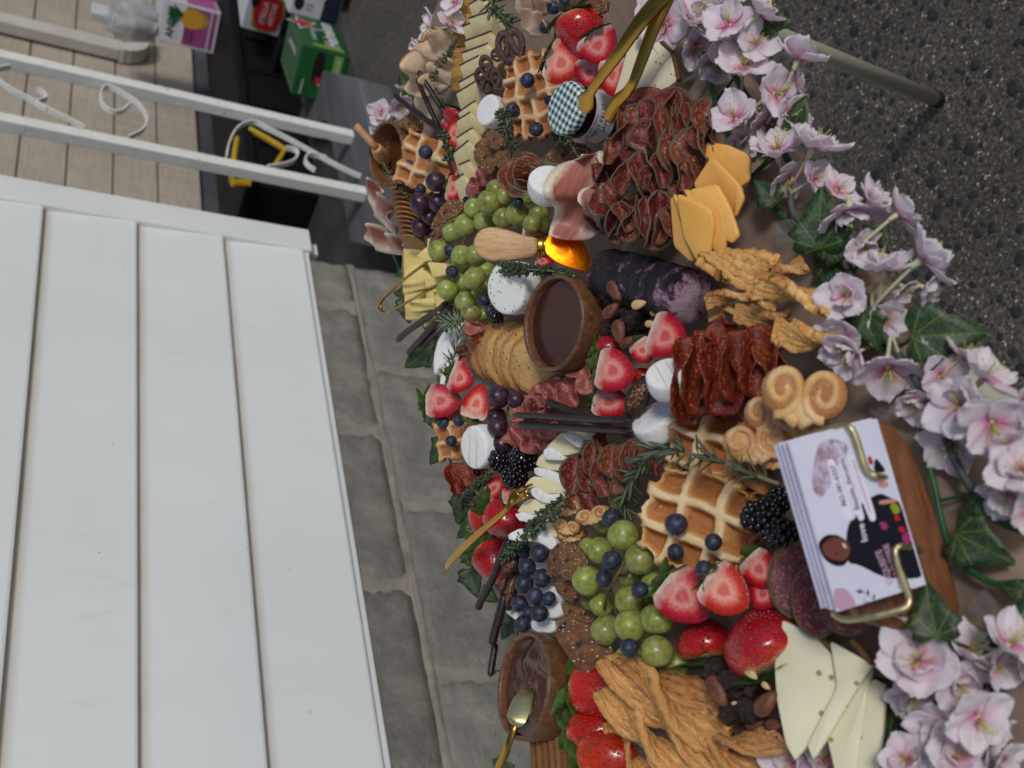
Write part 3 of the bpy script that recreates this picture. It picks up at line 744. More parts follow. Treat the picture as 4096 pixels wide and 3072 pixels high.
def half_meshes(seed):
    V, Fc = strawberry_V(seed, 20, 16)
    skin = MB(); nu, nl = 20, 16; Vs = []; Ff = []
    # lower half of the body (z <= 0), capped by the cut face
    h = nu // 2 + 1
    for j in range(nl + 1):
        for i in range(h):
            a = math.pi + math.pi * i / (h - 1); t = j / nl; r = sb_prof(t) if 0 < j < nl else (.16 if j == 0 else .004)
            k = 1 + .10 * nz(math.cos(a) * 1.2 + seed, t * 2)
            Vs.append((t + (.05 if j == 0 else 0), r * k * math.cos(a), r * k * math.sin(a) * .9))
    for j in range(nl):
        for i in range(h - 1):
            a = j * h + i; Ff.append((a + h, a + h + 1, a + 1, a))
    me1 = mk('half skin', Vs, Ff, M_STRAW)
    # cut face: rings from the middle to the outline
    out = [Vs[j * h] for j in range(nl + 1)] + [Vs[j * h + h - 1] for j in range(nl, -1, -1)]
    m = len(out); rings = (1, .86, .68, .48, .28, .1); V2 = []; U2 = []
    for rr in rings:
        for i, p in enumerate(out):
            c = Vector((.45 + .0 * p[0], 0, 0)); q = Vector((p[0], p[1], 0)); e = c + (q - c) * rr
            V2.append((e.x, e.y, .004 + .02 * (1 - rr ** 3) * 1.0)); U2.append((rr, i / m))
    F2 = []
    for k in range(len(rings) - 1):
        for i in range(m):
            a = k * m + i; b = k * m + (i + 1) % m; F2.append((a, b, b + m, a + m))
    V2.append((.45, 0, .023)); U2.append((0, .5)); c = len(V2) - 1
    for i in range(m): F2.append(((len(rings) - 1) * m + i, (len(rings) - 1) * m + (i + 1) % m, c))
    # make the winding face up
    F2 = [tuple(f) if True else f for f in F2]
    return me1, mk('cut face', V2, [f[::-1] for f in F2], M_CUT, U2)
HALF = [half_meshes(k * 2.7 + 1) for k in range(4)]
def put_strawberry(z, A, B, h, tilt, label, w=None, group=None, k=None, cal=True):
    M, L, Wd = fr(z, A, B, h, tilt, w); k = random.randrange(3) if k is None else k
    wy = Wd / .76 if w else L
    x, y, n = M.col[0].xyz.normalized(), M.col[1].xyz.normalized(), M.col[2].xyz.normalized()
    p = M.translation - x * L * .5 - n * (wy * .36)
    o = root('strawberry', label, 'strawberry', basis(x, y, n, p, L, wy, wy), group)
    link('flesh', SB[k], o, Matrix.Rotation(random.uniform(0, 6), 4, 'X'))
    if cal: link('calyx', random.choice(CAL), o, Matrix.Rotation(random.uniform(0, 6), 4, 'X'))
    return o
def put_half(z, A, B, h, tilt, label, w=None, group=None, cal=True, roll=0):
    M, L, Wd = fr(z, A, B, h, tilt, w, roll=roll); wy = Wd / .78 if w else L
    x, y, n = M.col[0].xyz.normalized(), M.col[1].xyz.normalized(), M.col[2].xyz.normalized()
    o = root('strawberry_half', label, 'strawberry', basis(x, y, n, M.translation - x * L * .5, L, wy, (L + wy) / 2), group)
    a, b = random.choice(HALF); link('skin', a, o); link('cut_face', b, o)
    if cal:
        c = link('calyx', random.choice(CAL), o, Matrix.Translation((.02, 0, -.1)) @ Matrix.Diagonal((.8, .8, .8, 1)))
    return o
# --- balls
def berryV(seed, a=.03):
    return ball(16, 11, lambda v: v * (1 + a * nz(v.x * 1.5 + seed, v.y * 1.5, v.z * 1.5)))
GR = [mk('grape', *berryV(k * 4.1, .06), M_GREEN) for k in range(3)]; GRR = [mk('grape red', *berryV(k * 4.1, .06), M_RED) for k in range(3)]
def blue_mesh(k):
    def fn(v):
        d = math.acos(max(-1, min(1, v.z))); r = 1 + .03 * nz(v.x * 2 + k, v.y * 2, v.z * 2)
        if d < .36: r *= .93 - .10 * (1 - d / .36)
        elif d < .5: r *= 1.02
        return Vector((v.x * r, v.y * r, v.z * r * .9))
    return mk('blueberry', *ball(16, 16, fn), M_BLUE)
BLU = [blue_mesh(k * 3.) for k in range(3)]
def crown_mesh():
    b = MB()
    for i in range(5):
        a = i * 2 * math.pi / 5
        V = [(.27 * math.cos(a - .4), .27 * math.sin(a - .4), .84), (.27 * math.cos(a + .4), .27 * math.sin(a + .4), .84), (.36 * math.cos(a + .2), .36 * math.sin(a + .2), .93), (.40 * math.cos(a), .40 * math.sin(a), .97), (.36 * math.cos(a - .2), .36 * math.sin(a - .2), .93)]
        b.add(*solid(V, [(0, 1, 2, 3, 4)], None, .03)[:2])
    b.add(*ball(8, 4, lambda v: Vector((v.x * .25, v.y * .25, .78 + v.z * .04))))
    return b.mesh('crown', M_BCROWN, uv=False)
BCR = crown_mesh()
def put_blue(z, c, r, h, label, group=None):
    q = px(z, *c); p = PZ(q[0], q[1], TT + h); rr = r / ZONES[z][2] * depth(p) / F
    d = Vector((random.uniform(-1, 1), random.uniform(-1, 1), random.uniform(-.4, 1))).normalized()
    M = Matrix.Translation(p) @ d.to_track_quat('Z', 'Y').to_matrix().to_4x4() @ Matrix.Scale(rr, 4)
    o = root('blueberry', label, 'blueberry', M, group); link('berry', random.choice(BLU), o); link('crown', BCR, o); return o
def black_mesh(seed):
    b = MB(); rn = random.Random(seed); Vb, Fb = ball(7, 5); n = 46
    for i in range(n):
        y = 1 - 2 * (i + .5) / n; a = i * 2.39996; s = math.sqrt(1 - y * y)
        p = Vector((s * math.cos(a) * .72, s * math.sin(a) * .72, y * .95)); r = .225 * rn.uniform(.85, 1.12)
        b.add([(v[0] * r, v[1] * r, v[2] * r) for v in Vb], Fb, M=Matrix.Translation(p * rn.uniform(.94, 1.04)))
    b.add(*ball(10, 8, lambda v: Vector((v.x * .74, v.y * .74, v.z * .95)))); return b.mesh('blackberry', M_BLACK, uv=False)
BLK = [black_mesh(k) for k in range(2)]
# --- waffle
def waffle_mesh(nc, seed, shape='sq', thick=.19, res=11):
    n = nc * res; 
    def H(x, y):       # x,y in 0..nc
        fx, fy = abs((x % 1) - .5) * 2, abs((y % 1) - .5) * 2      # 1 on a ridge
        e = lambda t: min(1, max(0, (t - .52) / .30))
        r = max(e(fx), e(fy)); return r * r * (3 - 2 * r)
    def fn(u, v):
        X, Y = u - .5, v - .5; x, y = u * nc + .16 * nz(u * 3.1, v * 3.1, seed), v * nc + .16 * nz(u * 3.1 + 7, v * 3.1, seed)
        ang = math.atan2(Y, X); m = max(abs(X), abs(Y)) * 2
        k = 1 + .13 * nz(math.cos(ang) * 3 + seed, math.sin(ang) * 3) * m + .05 * nz(math.cos(ang) * 9 + seed, math.sin(ang) * 9) * m
        if shape == 'rd':
            rad = math.hypot(X, Y); 
            if rad > 0: f = (m / 2) / rad; k *= (1 - m) + m * (f * .75 + .25)
        edge = max(0, (m - .86) / .14); z = -thick * .56 + thick * (.62 + .14 * nz(x * 1.1, y * 1.1, seed + 3)) * H(x, y) - thick * .42 * edge ** 2.2 + .02 * nz(x * 1.7 + seed, y * 1.7) + .009 * nz(x * 6, y * 6, seed)
        # ridge ends poke out past the pockets
        fx, fy = abs((x % 1) - .5) * 2, abs((y % 1) - .5) * 2; 
        bul = .06 * edge * (1 if (abs(X) > abs(Y) and fy > .6) or (abs(Y) >= abs(X) and fx > .6) else -.6)
        return (X * (k + bul), Y * (k + bul), z)
    V, Fc, U = grid(n, n, fn); N0 = len(V); Vb = [(v[0] * .97, v[1] * .97, -thick * .95) for v in V]
    ring = [i * (n + 1) for i in range(n + 1)] + [n * (n + 1) + j for j in range(1, n + 1)] + [i * (n + 1) + n for i in range(n - 1, -1, -1)] + [j for j in range(n - 1, 0, -1)]
    b0 = len(V); V = list(V) + [Vb[i] for i in ring]; Fc = list(Fc)
    m = len(ring)
    for i in range(m): Fc.append((ring[i - 1], ring[i], b0 + i, b0 + (i - 1) % m)[::-1])
    Fc.append(tuple(b0 + i for i in range(m)))
    return mk('waffle', V, Fc, M_WAF)
# --- folded meat slices: a disc folded along x into a taco with its rim at z = 0
def taco(seed, gap=.20, splay=.35, curl=.3, t=.03, n=12, rough=.03):
    rn = random.Random(seed); V = []; U = []; Fc = []; nr = 7; na = 30
    def fold(x, y):
        b = gap * (.55 + .45 * (x + 1) / 2 * 1.3); s = abs(y); lim = b * math.pi / 2
        if s <= lim: a = s / b; Y = b * math.sin(a); Z = -b * math.cos(a)
        else:
            q = s - lim; sp = splay * (1 - curl * q); Y = b + sp * q; Z = q * math.sqrt(max(.05, 1 - sp * sp))
        Y = math.copysign(Y, y)
        Y += .16 * math.sin(x * 2.2 + seed) * (Z + b) + rough * 2 * nz(x * 2 + seed, y * 2, 1); 
        return (x * .98, Y, Z - (1 - b * math.pi / 2) * .95 + rough * nz(x * 3, y * 3, seed))
    for i in range(nr + 1):
        r = (i / nr) ** .8
        for k in range(na):
            a = 2 * math.pi * k / na; x, y = r * math.cos(a), r * math.sin(a); V.append(fold(x, y)); U.append((x, y))
    for i in range(nr):
        for k in range(na):
            a = i * na + k; b = i * na + (k + 1) % na
            Fc.append((a + na, b + na, b, a) if i else (a + na, b + na, b, a))
    V, Fc, U = solid(V, Fc, U, t)
    V = [(v[0] * .5, v[1] * .5, v[2] * .5) for v in V]
    return V, Fc, U
def tacos(mat, n, **kw): return [mk('folded slice', *((lambda r: (r[0], r[1]))(t_)), mat, t_[2]) for t_ in [taco(k * 1.7 + 3, **kw) for k in range(n)]]
TSP = tacos(M_SALP, 6, gap=.27, splay=.46, t=.05, rough=.06); TSG = tacos(M_SALG, 4, gap=.18, splay=.42, rough=.07); TCH = tacos(M_CHOR, 5, gap=.30, splay=.30, t=.022, rough=.07)
def disc_slice(mat, seed, wav=.05, t=.03):
    V = []; U = []; Fc = []; nr, na = 6, 30
    for i in range(nr + 1):
        r = i / nr
        for k in range(na):
            a = 2 * math.pi * k / na; x, y = r * math.cos(a), r * math.sin(a)
            V.append((x * .5 * (1 + .03 * nz(a, seed)), y * .5, wav * r * r * math.sin(2 * a + seed) + .02 * nz(x * 2, y * 2, seed))); U.append((x, y))
    for i in range(nr):
        for k in range(na):
            a = i * na + k; b = i * na + (k + 1) % na; Fc.append((a + na, b + na, b, a))
    V, Fc, U = solid(V, Fc, U, t); return mk('flat slice', V, Fc, mat, U)
def put(name, me, z, A, B, h, tilt, label, cat, w=None, group=None, sz=None, roll=0, lift=0, wn=1.0):
    M, L, Wd = fr(z, A, B, h, tilt, None if w is None else w / wn, sz, roll)
    if lift: M = M @ Matrix.Translation((0, 0, lift))
    if w is None: pass
    o = link(name, me, None, M); return tag(o, label, cat, group)
# ruffled strip (prosciutto, ham): a ribbon in soft waves
def ruffle(seed, wav=3.0, amp=.22, n=30, m=8, t=.012, fold=.5):
    def fn(u, v):
        x = (u - .5); k = .35 + .65 * math.sin(math.pi * min(1, .12 + u * .88))
        y = (v - .5) * k; a = u * wav * 2 * math.pi + seed
        return (x + .05 * math.sin(a * 1.3 + v * 3), y + fold * .22 * math.sin(a) * (v - .2) + .08 * nz(u * 3, v * 2, seed), -.16 + amp * (v ** 1.2) * (.5 + .5 * math.sin(a + 1.6 * v)) - .25 * (1 - v) * .6 + .05 * nz(u * 5 + seed, v * 4))
    V, Fc, U = grid(n, m, fn); return solid(V, Fc, U, t)
def rose(seed, turns=2.6, n=70, m=6, t=.012, open_=.5, hgt=.45, ruf=.06):
    def fn(u, v):
        a = u * turns * 2 * math.pi + seed; r = .04 + .40 * u ** .9; r2 = r + open_ * .16 * v ** 2 * (.4 + u)
        z = -hgt * (1 - v) * (1 - .3 * u) - .10 * u * v + ruf * math.sin(a * 3.3 + seed) * v + .04 * nz(u * 9, v * 2, seed)
        return (r2 * math.cos(a), r2 * math.sin(a), z)
    V, Fc, U = grid(n, m, fn); V, Fc, U = solid(V, Fc, U, t)
    return V, Fc, U
def rose_uv(U, s=2.2): return [(.3 * math.sin(u * 11), .15 + v * .83) for u, v in U]
# --- sticks, herbs
def put_stick(z, A, B, hA, hB, wpx, label, group=None, bend=.03, mat=None):
    a, b = px(z, *A), px(z, *B); p0, p1 = PZ(a[0], a[1], TT + hA), PZ(b[0], b[1], TT + hB)
    L = (p1 - p0).length; d = (p1 - p0).normalized(); r = wpx / ZONES[z][2] * depth((p0 + p1) / 2) / F / 2
    pts = []; rad = []; sd = random.uniform(0, 50); n = 22
    for i in range(n + 1):
        t = i / n; e = min(t, 1 - t) * L / r
        k = math.sqrt(max(.02, 1 - (1 - min(1, e / 1.2)) ** 2)) if e < 1.2 else 1
        wob = Vector((nz(t * 2, sd), nz(t * 2, sd + 7), .5 * nz(t * 2, sd + 3))) * L * bend
        pts.append(d * (t * L) + wob); rad.append(r * k * (1 + .08 * nz(t * 9, sd)))
    V, Fc, U = tube(pts, rad, 10); me = mk('stick', V, Fc, mat or M_CHOC)
    return tag(link('chocolate_stick', me, None, Matrix.Translation(p0)), label, 'chocolate stick', group)
def sprig(z, pts, hs, kind, label, group=None, dens=1.0, size=1.0):
    P3 = smoothpath([PZ(*px(z, *p), TT + h) for p, h in zip(pts, hs)], 10); o = P3[0].copy(); P3 = [p - o for p in P3]
    rt = root(kind + '_sprig', label, 'herb', Matrix.Translation(o), group)
    n = len(P3); r0 = .0013 * size if kind == 'rosemary' else .0008 * size
    V, Fc, U = tube(P3, [r0 * (1 - .6 * i / n) for i in range(n)], 6); link('stem', mk('stem', V, Fc, M_HSTEM), rt)
    b = MB(); rn = random.Random(len(pts) * 7 + int(pts[0][0])); Ltot = sum((P3[i + 1] - P3[i]).length for i in range(n - 1))
    step = (.0042 if kind == 'rosemary' else .0062) / dens; s = 0; i = 0; acc = 0
    for i in range(n - 1):
        seg = P3[i + 1] - P3[i]; t = seg.normalized(); acc += seg.length
        while acc > step:
            acc -= step; p = P3[i] + seg * rn.random()
            sd_ = t.orthogonal().normalized()
            for k in range(3 if kind == 'rosemary' else 4):
                a = rn.uniform(0, 6.28); out = Matrix.Rotation(a, 3, t) @ sd_
                if kind == 'rosemary': L = rn.uniform(.011, .019) * size; wd = .0012 * size; dr = (t * rn.uniform(.9, 1.7) + out).normalized()
                else: L = rn.uniform(.0028, .0052) * size; wd = .0011 * size; dr = (t * rn.uniform(.0, .9) + out).normalized()
                if p.z + o.z + dr.z * L < TT + .004: dr.z = abs(dr.z)
                sv = dr.cross(out).normalized(); nv = sv.cross(dr).normalized()
                def P_(u, s_, up): return p + dr * (L * u) + sv * s_ + nv * up
                bend = L * .12
                V = [P_(0, 0, 0), P_(.3, wd, .1 * wd), P_(.3, -wd, .1 * wd), P_(.3, 0, wd * .6), P_(.75, wd * .9, bend), P_(.75, -wd * .9, bend), P_(.75, 0, bend + wd * .5), P_(1, 0, bend * 1.5)]
                b.add(V, [(0, 1, 3), (0, 3, 2), (1, 4, 6, 3), (3, 6, 5, 2), (4, 7, 6), (6, 7, 5), (1, 0, 2), (1, 2, 5, 4), (4, 5, 7)])
    lv = link('leaves', b.mesh('leaves', M_ROSM if kind == 'rosemary' else M_HERB, uv=False), rt); lv['kind'] = 'stuff'
    return rt
# ================================================================= table and paper
M_TBL = simple('grey table plastic', rgb(150, 148, 142), rough=.6); M_LEG = simple('grey powder coated leg', rgb(158, 156, 138), rgb(168, 166, 148), 6, .55)
M_RUB = simple('black rubber', rgb(16, 16, 17), rough=.8)
TX0, TX1, TY0, TY1 = .125, 1.15, .272, .735
tb = root('folding_table', 'small folding table with a grey tube leg, hidden under brown paper and food', 'table', Matrix.Translation(((TX0 + TX1) / 2, (TY0 + TY1) / 2, 0)))
tcx, tcy = (TX0 + TX1) / 2, (TY0 + TY1) / 2
link('tabletop', bbox_mesh('tabletop', TX0 - tcx, TX1 - tcx, TY0 - tcy, TY1 - tcy, TT - .034, TT - .003, M_TBL, .008), tb)
foot = PZ(3745, 397, .012); best = min(((PZ(x_, 397 - (3745 - x_) * .398, TT - .04), x_) for x_ in range(2500, 3500, 10)), key=lambda t: abs(t[0].y - .345))
ltop = best[0]
def leg(f, t):
    d = (t - f).normalized(); V, Fc, U = tube([f + d * .012, t], .0105, 16); o = Vector((tcx, tcy, 0))
    lg = link('leg', mk('leg', [Vector(v) - o for v in V], Fc, M_LEG), tb)
    V, Fc, U = tube([f - d * .004, f + d * .013], .0118, 16); link('rubber_foot', mk('foot', [Vector(v) - o for v in V], Fc, M_RUB), lg)
leg(foot, ltop)
dl = ltop - foot
for fx, fy, sx, sy in ((TX0 + .06, foot.y, -1, 1), (foot.x, .665, 1, -1), (TX0 + .06, .665, -1, -1)):
    f = Vector((fx, fy, .012)); leg(f, f + Vector((dl.x * sx, dl.y * sy, dl.z)))
def m_kraft():
    q = N('kraft paper'); col = q.ramp(q.noise(30, 5, .6, q.co(scale=(1, 4, 1))), [(.3, rgb(128, 108, 92)), (.7, rgb(146, 126, 108))])
    return q.out(col, .75, q.bump(q.noise(14, 3), .5, .006, q.bump(q.noise(5, 2), .4, .02)))
M_KRAFT = m_kraft()
def paper(u, v):
    x = TX0 - .035 + (TX1 - TX0 + .07) * u; y = TY0 - .05 + (TY1 - TY0 + .085) * v
    z = .0035 + .0018 * nz(x * 14, y * 14); e = max(0, TY0 - y); f = max(0, x - TX1, TX0 - x, y - TY1)
    if e > 0: y = TY0 - .012 * math.tanh(e / .012) - .12 * e * 0; z -= e * .85; y -= .004 * nz(x * 20, 4)
    z -= f * .8
    return (x - tcx, y - tcy, z)
V, Fc, U = grid(60, 44, paper); V, Fc, U = solid(V, Fc, U, .0005)
tag(link('kraft_paper', mk('kraft', V, Fc, M_KRAFT), None, Matrix.Translation((tcx, tcy, TT))), 'brown kraft paper covering the table under the food', 'paper')

# ================================================================= helpers that read outlines
def chaikin(P, n=2, r=.22):
    P = [Vector((p[0], p[1])) for p in P]
    for _ in range(n):
        Q = []
        for i in range(len(P)):
            a, b = P[i], P[(i + 1) % len(P)]; Q += [a.lerp(b, r), a.lerp(b, 1 - r)]
        P = Q
    return [(p.x, p.y) for p in P]
def poly_frame(z, pts, h, tilt, dirpx=None, side=0.0, roll=0):
    q = [px(z, *p) for p in pts]; m = (sum(a for a, b in q) / len(q), sum(b for a, b in q) / len(q))
    p = PZ(m[0], m[1], TT + h); v = (CAMP - p).normalized(); n = (UP * (1 - tilt) + v * tilt)
    if dirpx: n = n + (IX * dirpx[0] + IY * dirpx[1]) * side
    n.normalize(); x = (IX - n * IX.dot(n)).normalized(); y = n.cross(x)
    return p, x, y, n
def to_local(z, pts, fr_):
    p, x, y, n = fr_; out = []
    for a in pts:
        d = plane_hit(px(z, *a), p, n) - p; out.append((d.dot(x), d.dot(y)))
    return out
def poly_thing(name, z, pts, h, tilt, t, mat, label, cat, group=None, rnd=1, jag=.02, bev=.0012, extra=(), dirpx=None, side=0.0, part='slice', cr=.2):
    """a plate whose outline is read off the picture and laid on its own plane; extra = further parts on the same plane"""
    f = poly_frame(z, pts, h, tilt, dirpx, side); loc = to_local(z, pts, f); s = max(max(abs(a), abs(b)) for a, b in loc) * 2
    M = basis(f[1], f[2], f[3], f[0], s, s, s)
    def plate(P, t_, mt, z0=0, rn=rnd):
        P = [(a / s * 1.04, b / s * 1.04) for a, b in P]
        if rn: P = chaikin(P, rn, cr)
        if mt in (M_OCT, M_REC):
            n_ = len(P); sd_ = random.uniform(0, 50); V, Fc = slab(P, t_ / s, min(bev, t_ * .45) / s, z0 / s, jag, sd_); top_ = Fc.pop(-2); inn = []
            for q_ in (.86, .6):
                b_ = len(V); V += [(V[i][0] * q_, V[i][1] * q_, V[i][2] + .008 * (1 - q_) + .012 * nz(V[i][0] * 6 * q_ + sd_, V[i][1] * 6 * q_)) for i in top_]; inn.append(list(range(b_, b_ + n_)))
            rg = [list(top_)] + inn
            for a_, b_ in zip(rg, rg[1:]): Fc += [(a_[i], a_[(i + 1) % n_], b_[(i + 1) % n_], b_[i]) for i in range(n_)]
            Fc.append(tuple(inn[-1])); uv_ = [(1, 0)] * (len(V) - 2 * n_) + [(.45, 0)] * n_ + [(0, 0)] * n_
            return mk(name, V, Fc, mt, uv_)
        return mk(name, *slab(P, t_ / s, min(bev, t_ * .45) / s, z0 / s, jag, random.uniform(0, 50)), mt)
    if not extra: return tag(link(name, plate(loc, t, mat), None, M), label, cat, group)
    o = root(name, label, cat, M, group); link(part, plate(loc, t, mat), o)
    for (pn, pp, pm, pt, dz) in extra: link(pn, plate(to_local(z, pp, f), pt, pm, dz), o)
    return o
def cylm(z, c, dia, d, ratio, h):
    """matrix for a round thing: visible face centred on pixel c, its axis leaning in the picture direction d"""
    q = px(z, *c); p = PZ(q[0], q[1], TT + h); v = (CAMP - p).normalized(); dd = (IX * d[0] + IY * d[1]); dd = (dd - v * dd.dot(v)).normalized()
    n = (v * ratio + dd * math.sqrt(1 - ratio * ratio)).normalized(); D = dia / ZONES[z][2] * depth(p) / F
    x = IY.cross(n).normalized(); y = n.cross(x)
    return basis(x, y, n, p, D, D, D), D
def upm(z, c, dia, ratio, h): return cylm(z, c, dia, (-.99, -.12), ratio, h)

# ================================================================= bowls
def bowl_prof(hh=.52, wall=.045, foot=.30):
    o = [(foot, -hh), (foot + .05, -hh), (.40, -hh + .07), (.475, -hh * .62), (.498, -hh * .3), (.5, -.02), (.492, 0), (.5 - wall, -.004)]
    i = [(.5 - wall - .004, -.03), (.498 - wall, -hh * .3), (.46 - wall, -hh * .6), (.36 - wall, -hh + wall + .06), (.2, -hh + wall + .02), (0.001, -hh + wall + .015)]
    return [(.001, -hh)] + o + i
BOWL = mk('bowl', *lathe(bowl_prof(), 56)[:2], M_BOWL)
def bowl(z, c, dia, ratio, h, label, fill, fz, fmat, swirl=0):
    M, D = upm(z, c, dia, ratio, h); o = root('dip_bowl', label, 'bowl', M); link('bowl', BOWL, o)
    hh = .52; rr = .44
    def fn(u, v):
        a = u * 2 * math.pi; r = v * rr * (1 if fz > -.25 else .93); s = .02 * nz(r * 6 * math.cos(a), r * 6 * math.sin(a), 3) if swirl else 0
        if swirl:
            x, y = r * math.cos(a), r * math.sin(a); s += swirl * (math.sin(14 * r + a * 2 + 3 * nz(x * 4, y * 4)) * .5 + 1.2 * nz(x * 7, y * 7, 2)) * (1 - (r / rr) ** 4)
        return (r * math.cos(a), r * math.sin(a), fz + s + .012 * (v ** 8))
    V, Fc, U = grid(56, 22 if swirl else 6, fn); link(fill, mk(fill, V, [f[::-1] for f in Fc], fmat), o); return o
BW1 = bowl('D', (1192, 697), 213, .60, .056, 'round wooden bowl of dark chocolate sauce behind the octagonal crackers', 'sauce', -.10, M_SAUCE)
BW2 = bowl('D', (831, 331), 139, .53, .056, 'wooden honey bowl with a dipper in it at the table corner', 'honey', -.33, M_HONEY)
BW3 = bowl('B', (462, 840), 1050, .48, .056, 'wooden bowl of swirled hazelnut spread with a gold spreader', 'spread', -.085, M_SPREAD, .045)
# honey dipper
def at(z, x, y, h): return PZ(*px(z, x, y), TT + h)
p0, p1, p2 = at('4', 62, 138, .092), at('4', 290, 390, .066), at('4', 395, 560, .040)
o = root('honey_dipper', 'pale wooden honey dipper leaning in the honey bowl', 'dipper', Matrix.Translation(p1))
d = (p0 - p1); V, Fc, U = tube([Vector((0, 0, 0)), d * .3, d * .7, d * .97, d], [.0042, .0040, .0042, .0044, .002], 12); link('handle', mk('dh', V, Fc, M_DIP), o)
e = p2 - p1; pts = []; rad = []
for i in range(37):
    t = i / 36; pts.append(e * t); rad.append((.0045 + .0042 * math.sin(math.pi * (.12 + .8 * t))) * (.66 if (i % 6) in (2, 3) and 2 < i < 34 else 1) * (.5 if i in (0, 36) else 1))
V, Fc, U = tube(pts, rad, 16); link('grooved_head', mk('dhead', V, Fc, M_DIP), o)

# ================================================================= jam jar
def m_gingham():
    q = N('green gingham lid'); x, y, z_ = q.xyz(q.co('UV'))
    f = lambda c: q.math('GREATER_THAN', q.math('FRACT', q.math('MULTIPLY', c, 7.5)), .5)
    s = q.math('MULTIPLY', q.math('ADD', f(x), f(y)), .5)
    wv = q.math('GREATER_THAN', q.math('FRACT', q.math('MULTIPLY', q.math('ADD', x, y), 60)), .5)
    mid = q.mix(wv, rgb(210, 218, 218), rgb(64, 98, 86))
    col = q.mix(q.math('GREATER_THAN', s, .25), rgb(232, 236, 240), mid); col = q.mix(q.math('GREATER_THAN', s, .75), col, rgb(18, 76, 62))
    return q.out(col, .28)
M_GING = m_gingham(); M_JGLASS = simple('jam behind glass', rgb(12, 4, 8), rgb(22, 6, 12), 3, .06, Specular_IOR_Level=.7)
M_LABEL = simple('jar label paper', rgb(206, 200, 206), rgb(214, 208, 213), 5, .6); M_INK = simple('black ink', rgb(26, 24, 30), rough=.6); M_INKP = simple('purple ink', rgb(96, 40, 96), rough=.6)
M, D = cylm('N', (545, 715), 1195, (-.97, -.25), .60, .06)
# turn the jar so that its label faces the eye
zax = M.col[2].xyz.normalized(); fv = (CAMP - M.translation); fv = (fv - zax * fv.dot(zax)).normalized(); fv = Matrix.Rotation(R(-16), 3, zax) @ fv
M = basis(zax.cross(fv) * -1, fv * -1, zax, M.translation, D, D, D)   # local -y faces the eye, +x to the reader's right
M = basis(fv.cross(zax) * -1, fv * -1, zax, M.translation, D, D, D)
jar = root('jam_jar', 'small jar of jam with a green and white gingham lid between waffle and salami', 'jar', M)
lp = [(.001, 0), (.40, -.004), (.465, -.02), (.495, -.06), (.5, -.10), (.5, -.20), (.49, -.215), (.47, -.215)]
V, Fc, U = lathe(lp, 48); link('lid', mk('lid', V, [f[::-1] for f in Fc], M_GING, [(v[0] * 1.0 + .02 + (v[2] * .9 * v[0] / max(.01, math.hypot(v[0], v[1]))) * -1, v[1] + .02 - v[2] * .9 * v[1] / max(.01, math.hypot(v[0], v[1]))) for v in V]), jar)
jp = [(.45, -.20), (.45, -.25), (.475, -.29), (.485, -.36), (.485, -.98), (.46, -1.05), (.36, -1.07), (.001, -1.06)]
V, Fc, U = lathe(jp, 48); link('glass', mk('glass', V, [f[::-1] for f in Fc], M_JGLASS), jar)
def lab(u, v):
    a = -math.pi / 2 + (u - .5) * 4.2; return (.4885 * math.cos(a), .4885 * math.sin(a), -.42 - .5 * (1 - v))
V, Fc, U = grid(40, 2, lab); lb = link('label', mk('label', V, Fc, M_LABEL), jar)
def wrap_text(body, size, cx, cz, mat, parent, bold=0):
    me = text_mesh(body, mat, size, 'CENTER', bold=bold)
    for v in me.vertices:
        a = -math.pi / 2 + (cx + v.co.x) / .4885; z_ = cz + v.co.y; v.co = (.4905 * math.cos(a), .4905 * math.sin(a), z_)
    me.update(); return link('lettering', me, parent)
wrap_text('OLD RIDGE', .075, -.02, -.475, M_INK, lb); wrap_text('FOREST FRUIT', .135, -.02, -.60, M_INK, lb); wrap_text('JAM', .135, .0, -.725, M_INK, lb); wrap_text('1.4 oz (40g)', .055, .04, -.82, M_INK, lb)
for i, s_ in enumerate(('PACKED AND DISTRIBUTED BY', 'QUALITY FOODS, LLC', 'PALATINE, ILLINOIS', 'SEE LOT NUMBER ON LID', 'REFRIGERATE AFTER OPENING')): wrap_text(s_, .042, -.74, -.50 - i * .052, M_INK, lb)
b = MB()
for i in range(16):
    x = -.92 + i * .018; wd = .004 + .005 * ((i * 7) % 3) / 2
    q4 = [(-math.pi / 2 + xx / .4885, zz) for xx, zz in ((x, -.79), (x + wd, -.79), (x + wd, -.90), (x, -.90))]
    b.add([(.4902 * math.cos(a), .4902 * math.sin(a), zz) for a, zz in q4], [(3, 2, 1, 0)])
link('barcode', b.mesh('barcode', M_INK, False, uv=False), lb)
for k in range(4):
    a0 = k * math.pi / 2 + .6; V, Fc, U = tube([(0, 0, 0), (.03 * math.cos(a0), .03 * math.sin(a0), 0)], .008, 5)
    b = [( .4905 * math.cos(-math.pi / 2 + (-.33 + v[0]) / .4885), .4905 * math.sin(-math.pi / 2 + (-.33 + v[0]) / .4885), -.50 + v[1]) for v in V]
    link('flower_mark', mk('mark', b, Fc, M_INKP), lb)

